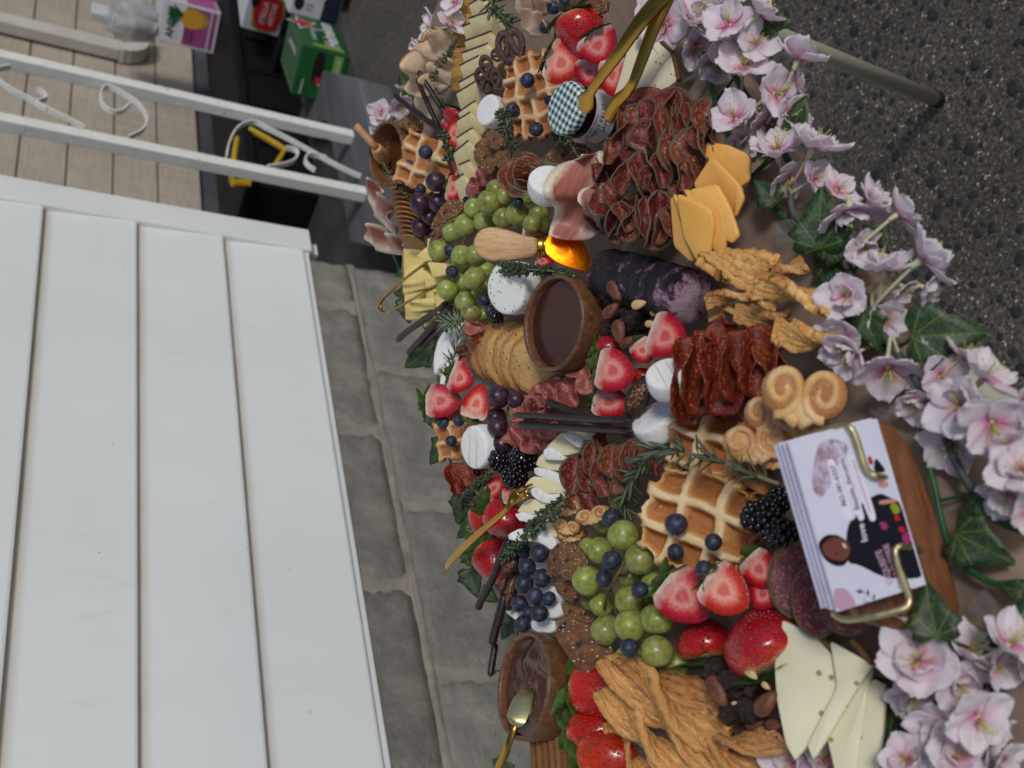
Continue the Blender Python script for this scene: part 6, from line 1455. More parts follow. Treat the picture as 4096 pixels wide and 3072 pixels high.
# fork and spreader
org = at('A', 640, 340, .06); fk = root('gold_fork', 'slim gold cocktail fork lying across strawberries and brie', 'fork', Matrix.Translation(org))
strip3(A3('A', [(82, 885, .054), (110, 830, .058), (240, 690, .062), (440, 510, .066), (620, 360, .066), (680, 290, .065), (720, 225, .063), (770, 180, .061)]), [.0035, .0062, .0068, .0055, .004, .0045, .009, .0115], .0016, M_GOLD, 'handle', fk, org)
for k, (a, b) in enumerate((((745, 160), (900, 85)), ((780, 200), (880, 130)), ((800, 225), (890, 175)))):
    strip3(A3('A', [(a[0], a[1], .061), ((a[0] + b[0]) / 2, (a[1] + b[1]) / 2, .060), (b[0], b[1], .056)]), [.0028, .0026, .0016], .0014, M_GOLD, 'tine', fk, org)
org = at('B', 400, 1240, .05); spd = root('gold_spreader', 'gold butter spreader resting in the hazelnut spread bowl', 'spreader', Matrix.Translation(org))
strip3(A3('B', [(150, 1850, .070), (230, 1660, .070), (320, 1440, .070), (375, 1300, .068), (400, 1225, .066)]), [.0062, .0062, .0058, .0046, .0052], .0025, M_GOLD, 'handle', spd, org)
strip3(A3('B', [(395, 1240, .067), (415, 1180, .066), (450, 1080, .062), (490, 960, .056), (515, 880, .050)]), [.007, .0165, .0180, .0155, .010], .0014, M_GOLDP, 'blade', spd, org)
# ================================================================= herbs
sprig('C', [(1690, 490), (1450, 400), (1180, 290), (960, 240), (750, 195), (600, 270), (520, 390), (430, 520), (410, 640), (470, 790)], [.050, .058, .064, .066, .066, .066, .062, .058, .052, .046], 'rosemary', 'long rosemary sprig arching over the plain waffle', None, .75, 1.0)
sprig('6', [(770, 1650), (850, 1400), (900, 1200), (940, 950), (760, 945)], [.040, .044, .046, .046, .044], 'rosemary', 'dark rosemary sprig along the white cheese slab', None, 1.2, .9)
sprig('1', [(1780, -60), (1800, 80), (1870, 160), (2020, 290)], [.052, .056, .056, .052], 'rosemary', 'rosemary sprig over the end of the aged cheese row', None, 1.1, 1.0)
L_ = 'fine thyme sprig'
sprig('1', [(1370, 560), (1180, 740), (1060, 950), (1090, 1130), (1160, 1300)], [.062, .064, .062, .056, .050], 'thyme', 'thyme sprig lying over the smoked turkey', None, 1.3, 1.2)
sprig('4', [(1650, -40), (1680, 100), (1720, 220), (1830, 380)], [.064, .066, .066, .060], 'thyme', 'thick thyme sprig between camembert and the jar waffle', None, 3.0, 1.2); sprig('4', [(1700, -60), (1740, 120), (1790, 280)], [.066, .067, .064], 'thyme', 'second thyme stem lying along the camembert and waffle', None, 3.0, 1.1)
sprig('4', [(370, 560), (450, 700), (560, 860), (660, 950)], [.060, .060, .056, .050], 'thyme', 'thin bare thyme stem leaning from honey bowl to wafers', None, .7, 1.1)
sprig('6', [(2212, 430), (1950, 370), (1700, 350), (1500, 320), (1380, 290)], [.050, .056, .060, .062, .062], 'thyme', 'thyme sprig over the herbed white cheese', None, 1.8, 1.25); sprig('6', [(2180, 410), (1850, 380), (1640, 380), (1420, 380)], [.048, .054, .058, .060], 'thyme', 'second thyme sprig resting on the herbed cheese', None, 1.8, 1.2)
sprig('9', [(790, 1190), (690, 1290), (600, 1380), (480, 1500)], [.052, .054, .052, .046], 'thyme', 'thyme bundle stem beside the back strawberries', None, 2.4, 1.1); sprig('9', [(760, 1200), (640, 1310), (520, 1440)], [.054, .055, .050], 'thyme', 'short thyme stem over the back chorizo', None, 2.4, 1.1)
sprig('A', [(1220, 210), (1050, 330), (900, 480), (720, 700), (620, 810)], [.062, .062, .060, .058, .054], 'thyme', 'long thyme sprig slanting over the brie', None, 1.1, 1.35); sprig('A', [(1190, 260), (1000, 440), (850, 590), (660, 740)], [.062, .062, .060, .056], 'thyme', 'second long thyme sprig crossing brie and blueberries', None, 1.1, 1.35)
sprig('5', [(250, 190), (360, 230), (430, 320), (470, 400)], [.050, .052, .050, .044], 'thyme', 'thyme sprig tucked under the jam jar', None, 2.0, 1.2)
sprig('4', [(1010, 230), (1080, 330), (1120, 430), (1070, 530)], [.056, .056, .054, .050], 'thyme', 'thyme sprig between small waffle and strawberry halves', None, 1.2, 1.6)

# ================================================================= blossoms and ivy
def m_petal():
    q = N('silk blossom petal'); u, v, _ = q.xyz(q.co('UV'))
    f = q.math('ADD', u, q.math('MULTIPLY', q.math('SUBTRACT', q.noise(6, 3, .6, q.co('UV', (1, 3, 1))), .5), .22))
    f = q.math('ADD', f, q.math('MULTIPLY', q.math('SUBTRACT', q.rand(), .5), .22))
    col = q.ramp(f, [(.0, rgb(230, 104, 154)), (.12, rgb(244, 164, 196)), (.28, rgb(251, 222, 235)), (.46, rgb(253, 243, 249)), (1, rgb(254, 250, 252))])
    nr = q.bump(q.noise(7, 3, .6, q.co('UV', (.6, 4, 1))), .5, .002); q.out(col, .7, nr)
    tr = q.n('ShaderNodeBsdfTranslucent'); tr.inputs[0].default_value = rgb(254, 240, 246); q.l(nr, tr.inputs['Normal']); mx = q.n('ShaderNodeMixShader'); mx.inputs[0].default_value = .4
    q.l(q.b.outputs[0], mx.inputs[1]); q.l(tr.outputs[0], mx.inputs[2]); q.l(mx.outputs[0], q.t.nodes['Material Output'].inputs['Surface']); return q.m
M_PETAL = m_petal(); M_STAM = simple('stamen', rgb(176, 176, 70), rgb(206, 204, 120), 40, .6); M_CUP = simple('blossom cup', rgb(196, 192, 150), rgb(214, 208, 172), 30, .6); M_FSTEM = simple('pale blossom stalk', rgb(190, 184, 150), rgb(206, 200, 168), 30, .6)
def petal_mesh(seed, cup):
    def fn(u, v):
        s = (math.sin(math.pi * min(1, (.08 + .80 * u)) ** 1.05) * .42 + .03) * (1.0 if u < .9 else 1.0); t = (v - .5) * 2
        r = u * (1 - .10 * t * t * (u > .6)) + (.035 * math.sin(t * 9 + seed * 3) + .025 * nz(t * 5, seed)) * max(0, u - .72) * 3
        return (r * math.cos(cup * u * .9), t * s, r * math.sin(cup * u * .9) * .9 + .16 * t * t * s + .07 * nz(u * 2.2 + seed, t * 1.6) + .05 * u * math.sin(t * 5 + seed) - (.20 * max(0, u - .6) * (seed % 2)))
    V, Fc, U = grid(8, 8, fn); return mk('petal', *(lambda r: (r[0], r[1], M_PETAL, r[2]))(solid(V, Fc, U, .012)))
PETO = [petal_mesh(k * 1.3, .25 + .12 * k) for k in range(5)]; PETI = [petal_mesh(k * 1.7 + .6, .75 + .12 * k) for k in range(4)]
def stamen_mesh(seed):
    b = MB(); rn = random.Random(seed)
    for i in range(9):
        a = rn.uniform(0, 6.28); t = rn.uniform(.1, .35); e = Vector((math.cos(a) * t, math.sin(a) * t, rn.uniform(.40, .58))); V, Fc, U = tube([(0, 0, 0), e * .5 + Vector((0, 0, .03)), e], [.016, .011, .011], 5); b.add(V, Fc, U)
        V, Fc = ball(5, 4); b.add([(v[0] * .026, v[1] * .026, v[2] * .026) for v in V], Fc, M=Matrix.Translation(e))
    return b.mesh('stamens', M_STAM, uv=False)
STAM = [stamen_mesh(k) for k in range(2)]
V, Fc, U = lathe([(.001, -.42), (.05, -.42), (.075, -.34), (.10, -.18), (.085, -.03), (.02, .0)], 12); CUP = mk('cup', V, [f[::-1] for f in Fc], M_CUP)
def blossom(spray, z, c, rpx, h, face, dbl=True):
    """face: picture direction the bloom turns to, its length how far from facing the eye"""
    p = PZ(*px(z, *c), TT + h); v = (CAMP - p).normalized(); n = (v * face[2] + IX * face[0] + IY * face[1]).normalized()
    R_ = rpx / ZONES[z][2] * depth(p) / F * 1.26 * random.uniform(.85, 1.12); dbl = random.random() < .55; x = n.orthogonal().normalized(); y = n.cross(x)
    o = bpy.data.objects.new('blossom', None); C.objects.link(o); o.empty_display_size = .01; o.parent = spray
    Mw = basis(x, y, n, p, R_, R_, R_); o.matrix_local = spray.matrix_world.inverted() @ Mw
    a0 = random.uniform(0, 6)
    for k in range(5): link('petal', PETO[(k + int(a0)) % 5], o, Matrix.Rotation(a0 + k * 1.2566 + random.uniform(-.15, .15), 4, 'Z') @ Matrix.Rotation(-random.uniform(-.1, .25), 4, 'Y') @ Matrix.Scale(random.uniform(.9, 1.12), 4))
    if dbl:
        for k in range(random.choice((3, 3, 4))): link('petal', PETI[(k + int(a0)) % 4], o, Matrix.Translation((0, 0, .03)) @ Matrix.Rotation(a0 + .6 + k * 1.2566 + random.uniform(-.2, .2), 4, 'Z') @ Matrix.Rotation(-random.uniform(.0, .3), 4, 'Y') @ Matrix.Scale(random.uniform(.62, .82), 4))
    link('stamens', random.choice(STAM), o); link('cup', CUP, o, Matrix.Translation((0, 0, .06)))
    return Mw @ Vector((0, 0, -.36)), n
def spray(label, items, spine, group=None):
    S3 = smoothpath([PZ(*px(z, x, y), TT + h) for z, x, y, h in spine], 8); o = S3[len(S3) // 2].copy()
    rt = root('blossom_spray', label, 'flowers', Matrix.Translation(o), group)
    V, Fc, U = tube([p - o for p in S3], .0022, 8); link('branch', mk('branch', V, Fc, M_BRANCH), rt)
    for it in items:
        b, n = blossom(rt, *it); q = min(S3, key=lambda s: (s - b).length); m = (b + q) / 2 - n * .012
        V, Fc, U = tube(smoothpath([b + n * .002 - o, m - o, q - o], 6), .0011, 6); link('stalk', mk('stalk', V, Fc, M_FSTEM), rt)
    return rt
M_BRANCH = simple('grey green wire branch', rgb(70, 76, 74), rgb(84, 92, 86), 40, .6)
bpy.context.view_layer.update()
spray('pink and white silk blossoms along the edge beside the white cheese wedges and leg', [
 ('J', (110, 170), 150, .030, (-.2, -.1, .8)), ('J', (290, 130), 170, .028, (.4, -.5, .7)), ('J', (480, 10), 160, .026, (.2, -.9, .5)), ('J', (540, 170), 170, .034, (-.2, -.6, .8)), ('J', (740, 90), 150, .026, (.6, -.7, .4)), ('J', (720, 290), 140, .020, (.2, -.3, .9)), ('J', (640, 460), 170, .024, (.1, -.7, .7)), ('J', (1010, 400), 190, .016, (.35, -.85, .35)), ('J', (850, 640), 190, .018, (.5, -.2, .8)), ('J', (580, 810), 180, .030, (-.3, -.6, .75)), ('J', (300, 320), 150, .016, (.5, .3, .6)), ('J', (430, 420), 120, .012, (.3, .6, .5)),
 ('J', (870, 1030), 180, .022, (-.1, -.9, .55)), ('J', (1110, 1000), 190, .020, (.35, -.8, .5)), ('J', (20, 40), 120, .030, (-.4, -.3, .8)), ('J', (800, 820), 170, .010, (.4, .6, .6)), ('J', (640, 950), 120, .014, (.2, .6, .7)), ('J', (930, 800), 150, .008, (.7, .1, .6)), ('J', (1000, 560), 130, .006, (.8, -.2, .4)), ('J', (560, 330), 150, .018, (0, .3, .9))],
 [('J', 200, -60, .014), ('J', 420, 200, .012), ('J', 600, 560, .012), ('J', 760, 800, .010), ('J', 980, 1160, .010)])
spray('pink and white silk blossoms drooping over the edge beside the short cheese twists', [
 ('K', (740, 640), 220, .012, (.1, .9, .35)), ('K', (1090, 660), 190, .006, (.75, -.45, .2)), ('K', (470, 400), 140, .012, (.5, -.3, .7)), ('K', (280, 400), 150, .012, (.2, .7, .6)), ('K', (980, 1060), 210, .020, (0, -.95, .4)), ('K', (1270, 990), 220, .014, (.7, -.5, .4)), ('K', (700, 1270), 200, .034, (-.1, -.2, 1)), ('K', (690, 1580), 170, .028, (-.5, .2, .6)), ('K', (1130, 1200), 130, .012, (.5, .7, .5)), ('K', (840, 900), 150, .010, (.4, .2, .8)), ('K', (640, 480), 160, .012, (.5, -.4, .6)), ('K', (900, 560), 150, .008, (.6, -.5, .5)), ('K', (1010, 1420), 170, .012, (.2, .3, .9)), ('K', (1290, 1200), 150, .008, (.7, .3, .5))],
 [('K', 300, 500, .010), ('K', 340, 680, .010), ('K', 620, 880, .008), ('K', 880, 1400, .008), ('K', 1050, 1640, .008)])
spray('large pink and white silk blossoms beside palmiers and card stand', [
 ('L', (590, 940), 240, .024, (.1, .85, .5)), ('L', (330, 860), 190, .026, (-.6, .2, .5)), ('L', (930, 1010), 170, .012, (.3, .2, .8)), ('L', (1220, 1010), 230, .018, (.55, -.7, .6)), ('L', (1060, 1200), 200, .022, (-.5, -.3, .8)), ('L', (1270, 1310), 230, .020, (.3, .5, .8)), ('L', (1000, 1450), 190, .012, (-.4, .5, .7)), ('L', (1380, 1480), 200, .012, (.4, .4, .7)), ('L', (1460, 1640), 200, .020, (0, -.5, .8)), ('L', (1380, 1780), 170, .016, (-.3, .6, .6)), ('L', (1480, 1180), 150, .008, (.7, .2, .6)), ('L', (1500, 1900), 160, .014, (.5, .3, .7)), ('L', (840, 830), 160, .012, (.5, -.5, .6)), ('L', (760, 1180), 150, .014, (-.2, .6, .7)), ('L', (1080, 860), 160, .010, (.6, -.6, .5))],
 [('L', 420, 560, .010), ('L', 620, 820, .012), ('L', 790, 1060, .012), ('L', 960, 1400, .014), ('L', 1080, 1660, .014), ('L', 1300, 1950, .012)])
spray('large silk blossoms with a yellow centred bloom beside the pale cheese triangles', [
 ('I', (1360, 700), 330, .034, (-.05, -.25, 1)), ('I', (1780, 640), 220, .020, (.4, -.6, .5)), ('I', (1680, 860), 260, .018, (.3, .4, .8)), ('I', (2090, 560), 240, .026, (.5, -.4, .5)), ('I', (1980, 740), 210, .020, (.6, .3, .6)), ('I', (1330, 960), 220, .012, (-.1, .7, .6)), ('I', (1830, 1150), 300, .024, (.35, .35, .7)), ('I', (1560, 1250), 240, .016, (-.5, .3, .6)), ('I', (1280, 1500), 240, .024, (-.3, -.3, .8)), ('I', (1660, 1480), 230, .020, (.2, -.3, .8)), ('I', (350, 1520), 210, .014, (-.3, -.4, .8)), ('I', (580, 1500), 170, .012, (.3, -.3, .8)), ('I', (1960, 1330), 200, .010, (.6, .4, .5)), ('I', (160, 1570), 170, .012, (-.2, .2, .8)), ('I', (2180, 700), 160, .014, (.7, .2, .6)), ('I', (1450, 1640), 200, .016, (0, .2, .9)), ('I', (1520, 470), 150, .018, (.1, -.7, .5)), ('I', (2040, 1500), 180, .012, (.5, .4, .6))],
 [('I', 2050, 330, .012), ('I', 1850, 680, .014), ('I', 1600, 1050, .014), ('I', 1150, 1420, .012), ('I', 700, 1640, .010)])
spray('pale silk blossoms at the far corner behind turkey and honey bowl', [
 ('1', (400, 1430), 150, .050, (-.3, .1, .8)), ('1', (640, 1340), 140, .044, (.2, .5, .7)), ('1', (660, 1130), 100, .050, (.1, -.9, .3)), ('1', (1040, 340), 200, .052, (-.8, -.3, .3)), ('1', (1270, 290), 180, .052, (.3, -.5, .6)), ('1', (1330, 50), 150, .050, (-.4, -.4, .6)), ('1', (880, 610), 140, .046, (-.8, .1, .3)), ('1', (300, 1640), 60, .040, (-.5, .2, .6))],
 [('1', 1400, 150, .020), ('1', 1150, 420, .020), ('1', 850, 800, .016), ('1', 650, 1350, .016), ('1', 450, 1600, .016)])
# ivy
def ivy_mesh(seed):
    base = [(0, 0), (-.10, .22), (-.02, .40), (.14, .36), (.24, .50), (.44, .30), (.66, .22), (1.0, .0)]
    P_ = base + [(x, -y) for x, y in base[-2:0:-1]]; P_ = chaikin(P_, 1, .15); n = len(P_)
    V = []; U = []; Fc = []
    for r in (1, .66, .33):
        for (x, y) in P_:
            X, Y = .3 + (x - .3) * r, y * r; V.append((X, Y, -.10 * X * X + .18 * abs(Y) ** 1.3 + .04 * nz(X * 3 + seed, Y * 3))); U.append((X, Y))
    V.append((.3, 0, -.01)); U.append((.3, 0))
    for k in range(2):
        for i in range(n): a, b = k * n + i, k * n + (i + 1) % n; Fc.append((b, a, a + n, b + n))
    for i in range(n): Fc.append((2 * n + (i + 1) % n, 2 * n + i, 3 * n))
    V, Fc, U = solid(V, Fc, U, .008); return mk('ivy leaf', V, Fc, M_IVY, U)
IVY = [ivy_mesh(k * 2.2) for k in range(3)]
M_VINE = simple('green plastic vine', rgb(22, 70, 36), rgb(40, 92, 48), 60, .5)
def ivy(label, leaves, spine):
    S3 = smoothpath([PZ(*px(z, x, y), TT + h) for z, x, y, h in spine], 8); o = S3[len(S3) // 2].copy(); rt = root('ivy_garland', label, 'ivy', Matrix.Translation(o))
    V, Fc, U = tube([p - o for p in S3], .0016, 7); link('vine', mk('vine', V, Fc, M_VINE), rt)
    for (z, A, B, h, t) in leaves:
        M, L, Wd = fr(z, A, B, h, t); M = M @ Matrix.Translation((-.5, 0, 0)); w0 = M.translation.copy(); M.translation -= o; link('leaf', random.choice(IVY), rt, M)
        q = min(S3, key=lambda s: (s - w0).length); V, Fc, U = tube(smoothpath([w0 - o, (w0 + q) / 2 - o - Vector((0, 0, .004)), q - o], 4), .0010, 6); link('leaf_stalk', mk('ls', V, Fc, M_VINE), rt)
    return rt
ivy('green ivy garland with yellow veined leaves along the flowered edge', [
 ('K', (180, 560), (20, 400), .022, .7), ('K', (510, 900), (520, 440), .022, .75), ('K', (560, 860), (880, 950), .010, .6), ('K', (960, 780), (780, 950), .008, .5), ('K', (1210, 1560), (1760, 1530), .014, .8), ('K', (560, 900), (480, 1080), .006, .5), ('K', (700, 1400), (880, 1620), .014, .6), ('K', (1100, 1420), (980, 1520), .006, .5), ('K', (560, 1000), (800, 1200), .006, .4),
 ('J', (780, 160), (970, 150), .014, .5), ('J', (960, 900), (1060, 640), .006, .5), ('J', (900, 880), (1040, 900), .008, .6), ('J', (200, -20), (350, 20), .012, .5), ('L', (430, 600), (520, 850), .020, .7)],
 [('J', 300, -40, .008), ('J', 420, 600, .008), ('K', 40, 450, .008), ('K', 200, 640, .008), ('K', 500, 920, .008), ('K', 600, 1120, .008), ('K', 820, 1400, .008), ('K', 1000, 1650, .008)])
ivy('green ivy stems and leaves around the wooden card stand', [
 ('M', (240, 1230), (160, 860), .040, .85), ('M', (380, 560), (760, 760), .016, .5), ('M', (560, 250), (820, 560), .012, .5), ('I', (1200, 950), (1050, 1500), .008, .4), ('M', (800, 940), (640, 900), .014, .5), ('I', (1900, 800), (2200, 850), .008, .4)],
 [('M', 150, -20, .012), ('M', 220, 200, .012), ('M', 280, 480, .012), ('M', 360, 700, .014), ('M', 600, 880, .012), ('M', 850, 960, .010), ('I', 1500, 1100, .008), ('I', 1150, 980, .008)])
ivy('green ivy leaves hanging over the back edge of the table', [
 ('6', (330, 700), (380, 960), .014, .8), ('6', (320, 620), (190, 610), .014, .6), ('6', (300, 380), (220, 440), .014, .6), ('6', (600, 1250), (310, 1440), .016, .7), ('6', (640, 1200), (680, 1080), .020, .6), ('9', (340, 900), (160, 1130), .014, .75), ('9', (160, 640), (210, 780), .014, .6), ('9', (440, 1440), (470, 1600), .018, .6), ('A', (240, 220), (180, 480), .016, .6), ('A', (280, 420), (150, 430), .014, .5), ('A', (280, 520), (170, 600), .014, .5), ('A', (300, 900), (380, 1170), .014, .75), ('A', (420, 1100), (560, 1210), .012, .6), ('A', (620, 1280), (750, 1480), .012, .6), ('A', (690, 1400), (600, 1570), .012, .6), ('A', (260, 760), (330, 880), .012, .5), ('1', (800, 1160), (600, 930), .030, .6), ('B', (200, 1660), (390, 1640), .020, .5), ('B', (180, 700), (210, 740), .012, .5)],
 [('1', 900, 1000, .008), ('4', 300, 900, .008), ('6', 420, 700, .008), ('6', 650, 1250, .008), ('9', 300, 700, .008), ('9', 420, 1300, .008), ('A', 360, 600, .008), ('A', 540, 1150, .008), ('A', 740, 1430, .008), ('B', 330, 1500, .008)])
# ================================================================= cards on a wooden stand
A_, B_ = (620, 1590), (215, 190)
M0, L0, W0 = fr('Q', A_, B_, .098, 1.75, gs=1.0)
x, y, n = (M0.col[i].xyz.normalized() for i in range(3)); pc = M0.translation
cardL = L0; cardH = L0 * .56
def cl(zx): # local coordinates (reading right, reading up) of a picture point on the card plane, as fractions of the card length
    d = plane_hit(px('Q', *zx), pc, n) - pc; return d.dot(x) / L0, d.dot(y) / L0
Mc = basis(x, y, n, pc, L0, L0, L0)
st = root('card_stand', 'walnut wood card stand with bent gold wire arms holding business cards', 'card stand', Mc)
def cl2(zx, off):
    d = plane_hit(px('Q', *zx), pc + n * off, n) - pc - n * off; return d.dot(x) / L0, d.dot(y) / L0
wp = [cl2(p, -.020) for p in ((600, 70), (740, 20), (920, -10), (1060, 10), (1180, 110), (1290, 330), (1430, 720), (1530, 1050), (1650, 1480), (1660, 1600), (1600, 1700), (1450, 1750), (1100, 1760), (760, 1640), (620, 1000), (520, 300))]
V, Fc = slab(chaikin(wp, 2), .013 / L0, .003 / L0, -.020 / L0); link('wooden_back', mk('wb', V, Fc, M_WALNUT), st)
def wire(pts, hs):
    P3 = smoothpath([Vector(cl2(p, hh) + (hh / L0,)) for p, hh in zip(pts, hs)], 6); V, Fc, U = tube(P3, .0017 / L0, 10); return link('wire_arm', mk('wire', V, Fc, M_GOLDP), st)
wire([(1115, 478), (1040, 476), (960, 470), (890, 440), (845, 380), (800, 230), (762, 120), (720, 62), (640, 52), (500, 95), (290, 175)], [-.021, -.004, .003, .003, .003, .003, .003, .002, -.003, -.012, -.022])
wire([(1325, 1062), (1250, 1060), (1150, 1048), (1105, 1075), (1110, 1160), (1170, 1330), (1218, 1470), (1200, 1545), (1120, 1580), (900, 1630), (720, 1652), (640, 1640), (590, 1600)], [-.021, -.004, .003, .003, .003, .003, .003, .003, .001, -.006, -.014, -.018, -.022])
M_CARD = simple('glossy card white', rgb(206, 208, 226), rgb(214, 214, 230), 3, .3); M_CARDE = N('card stack edge'); q = M_CARDE
ce = q.noise(9, 2, .5, q.co(scale=(1, 1, 60))); M_CARDE = q.out(q.ramp(q.noise(2.2, 2), [(.35, rgb(214, 200, 222)), (.6, rgb(222, 222, 240))]), .6, q.bump(ce, .6, .001))
cards = root('business_card_stack', 'stack of glossy white business cards with a portrait, held by gold wires', 'cards', Mc)
t_ = .0175 / L0; b = MB(); ch = -(cl((940, 100))[1] + cl((1385, 1390))[1]) / 2
for k in range(14):
    z1 = -t_ * k / 14 - .0006; z0 = -t_ * (k + .80) / 14 - .0006; dx_, dy_ = random.uniform(-.007, .007), random.uniform(-.012, .0) + .004 * k / 14; b.add(*box(-.5 + dx_, .5 + dx_, -ch + dy_, dy_, z0, z1))
link('card_pile', b.mesh('pile', M_CARDE, False, uv=False), cards)
top = link('top_card', mk('top', *box(-.5, .5, -ch, 0, -.0004, .0004), M_CARD, smooth=False), cards)
def m_splash():
    q = N('plum brush print'); f = q.noise(7, 5, .7, q.co(scale=(1, 1.6, 1))); m = q.math('MULTIPLY', q.step(f, .42, .6), 1); col = q.ramp(f, [(.40, rgb(206, 206, 224)), (.54, rgb(172, 146, 164)), (.70, rgb(108, 72, 88))]); return q.out(col, .3)
def print_poly(pts, mat, dz, name='print', rn=2):
    P_ = [cl(p) for p in pts]; P_ = chaikin(P_, rn) if rn else P_
    ar = sum(P_[i][0] * P_[(i + 1) % len(P_)][1] - P_[(i + 1) % len(P_)][0] * P_[i][1] for i in range(len(P_)))
    if ar < 0: P_ = P_[::-1]
    P_ = [(min(.4985, max(-.4985, a)), min(-.0015, max(-ch + .0015, b_))) for a, b_ in P_]
    return link(name, mk(name, [(a, b_, dz) for a, b_ in P_], [tuple(range(len(P_)))], mat, smooth=False), top)
ink = lambda nm, c, r=.6: simple(nm, c, rough=r, Specular_IOR_Level=.2)
M_PW = ink('pill white', rgb(226, 222, 236)); M_NAVY = ink('navy print', rgb(14, 16, 30)); M_SK = ink('brown skin print', rgb(112, 62, 52)); M_HAIR = ink('black hair print', rgb(12, 10, 14)); M_PNK = ink('dusty pink print', rgb(190, 150, 172)); M_PLUM = ink('plum ink', rgb(84, 44, 78)); M_RD = ink('red print', rgb(176, 30, 46)); M_GRN = ink('green print', rgb(140, 150, 30)); M_MAG = ink('magenta print', rgb(150, 50, 110)); M_TAN = ink('tan print', rgb(196, 140, 120)); M_TEETH = ink('white print', rgb(220, 214, 220))
print_poly([(470, 175), (600, 155), (715, 200), (690, 320), (590, 400), (560, 560), (480, 660), (400, 560), (430, 330)], m_splash(), .0009, 'brush_print')
for (p, r) in (([(525, 340), (560, 320), (600, 330), (755, 790), (740, 825), (690, 830), (665, 800)], 0), ([(625, 330), (650, 305), (690, 320), (850, 800), (830, 835), (790, 835)], 0), ([(697, 300), (735, 283), (780, 300), (945, 800), (930, 840), (885, 840)], 0)): print_poly(p, M_PW, .0016, 'pill', 2)
print_poly([(720, 840), (770, 820), (800, 700), (970, 600), (1050, 640), (1150, 680), (1270, 1040), (1340, 1280), (1280, 1320), (1000, 1310), (800, 1200), (700, 1190), (690, 960)], M_NAVY, .0011, 'figure_print')
print_poly([(450, 1030), (520, 950), (620, 950), (700, 1000), (740, 1090), (690, 1210), (600, 1215), (510, 1160)], M_HAIR, .0014, 'figure_print', 3)
print_poly([(490, 1040), (560, 975), (660, 970), (730, 1040), (720, 1120), (670, 1175), (560, 1155), (505, 1110)], M_SK, .0018, 'figure_print', 3)
print_poly([(655, 1020), (680, 1025), (700, 1060), (680, 1065)], M_TEETH, .0021, 'figure_print', 2)
for c in ((570, 1000), (610, 1105)): print_poly([(c[0] - 14, c[1]), (c[0], c[1] - 12), (c[0] + 14, c[1]), (c[0], c[1] + 12)], M_HAIR, .0021, 'figure_print', 2)
for P_, m in (([(960, 670), (1110, 650), (1120, 680), (970, 705)], M_TAN), ([(1050, 700), (1110, 690), (1150, 760), (1090, 790)], M_GRN), ([(1090, 790), (1130, 790), (1145, 830), (1100, 840)], M_RD), ([(960, 850), (1010, 840), (1050, 890), (1000, 920)], M_MAG), ([(1120, 890), (1170, 880), (1190, 930), (1140, 935)], M_RD), ([(1150, 950), (1220, 920), (1240, 1020), (1170, 1020)], M_MAG), ([(870, 300), (900, 300), (925, 370), (880, 370)], M_RD), ([(930, 320), (960, 330), (1030, 430), (960, 440), (920, 420)], M_NAVY), ([(940, 520), (1040, 510), (1050, 550), (980, 570)], M_TAN)): print_poly(P_, m, .0018, 'food_print', 1)
print_poly([(580, 1400), (680, 1390), (740, 1450), (790, 1560), (610, 1590)], M_PNK, .0010, 'pink_print', 2)
def txt(body, A, B, mat, parent=top, dz=.0024, fit=1.0):
    a, b_ = Vector(cl(A)), Vector(cl(B)); d = b_ - a; me = text_mesh(body, mat, 1.0, bold=.022); w_ = max(v.co.x for v in me.vertices); s = d.length / w_
    return link('lettering', me, parent, Matrix.Translation((a.x, a.y, dz)) @ Matrix.Rotation(math.atan2(d.y, d.x), 4, 'Z') @ Matrix.Diagonal((s, s * fit, 1, 1)))
txt('862-381-6337', (680, 715), (582, 375), M_PLUM); txt('Bisquisite_charcuterie', (790, 745), (655, 320), M_PLUM, fit=1.3); txt('www.exquisitecharcuterie', (890, 770), (745, 330), M_PNK, fit=1.0); txt('love', (850, 1010), (815, 860), M_TEETH, fit=.9); txt('EXQUISITE', (1065, 1360), (960, 1080), M_PNK, fit=1.3); txt('CHARCUTERIE', (1160, 1400), (1020, 1030), M_PNK, fit=1.2)
for k in range(2):
    P_ = [cl(p) for p in (((980, 1535), (880, 1460), (800, 1395)), ((900, 1520), (850, 1510), (845, 1470)))[k]]; V, Fc, U = tube(smoothpath([Vector(p + (.0012,)) for p in P_], 6), .0018, 4); link('twig_print', mk('tw', V, Fc, M_PLUM), top)
for A, B in (((880, 1460), (870, 1400)), ((840, 1430), (770, 1420)), ((920, 1490), (930, 1440)), ((870, 1500), (900, 1540))):
    a, b_ = Vector(cl(A)), Vector(cl(B)); m = (a + b_) / 2; pr2 = Vector((-(b_ - a).y, (b_ - a).x)) * .22; link('twig_print', mk('lf', [(a.x, a.y, .0012), ((m + pr2).x, (m + pr2).y, .0012), (b_.x, b_.y, .0012), ((m - pr2).x, (m - pr2).y, .0012)], [(0, 3, 2, 1)], M_PLUM, smooth=False), top)

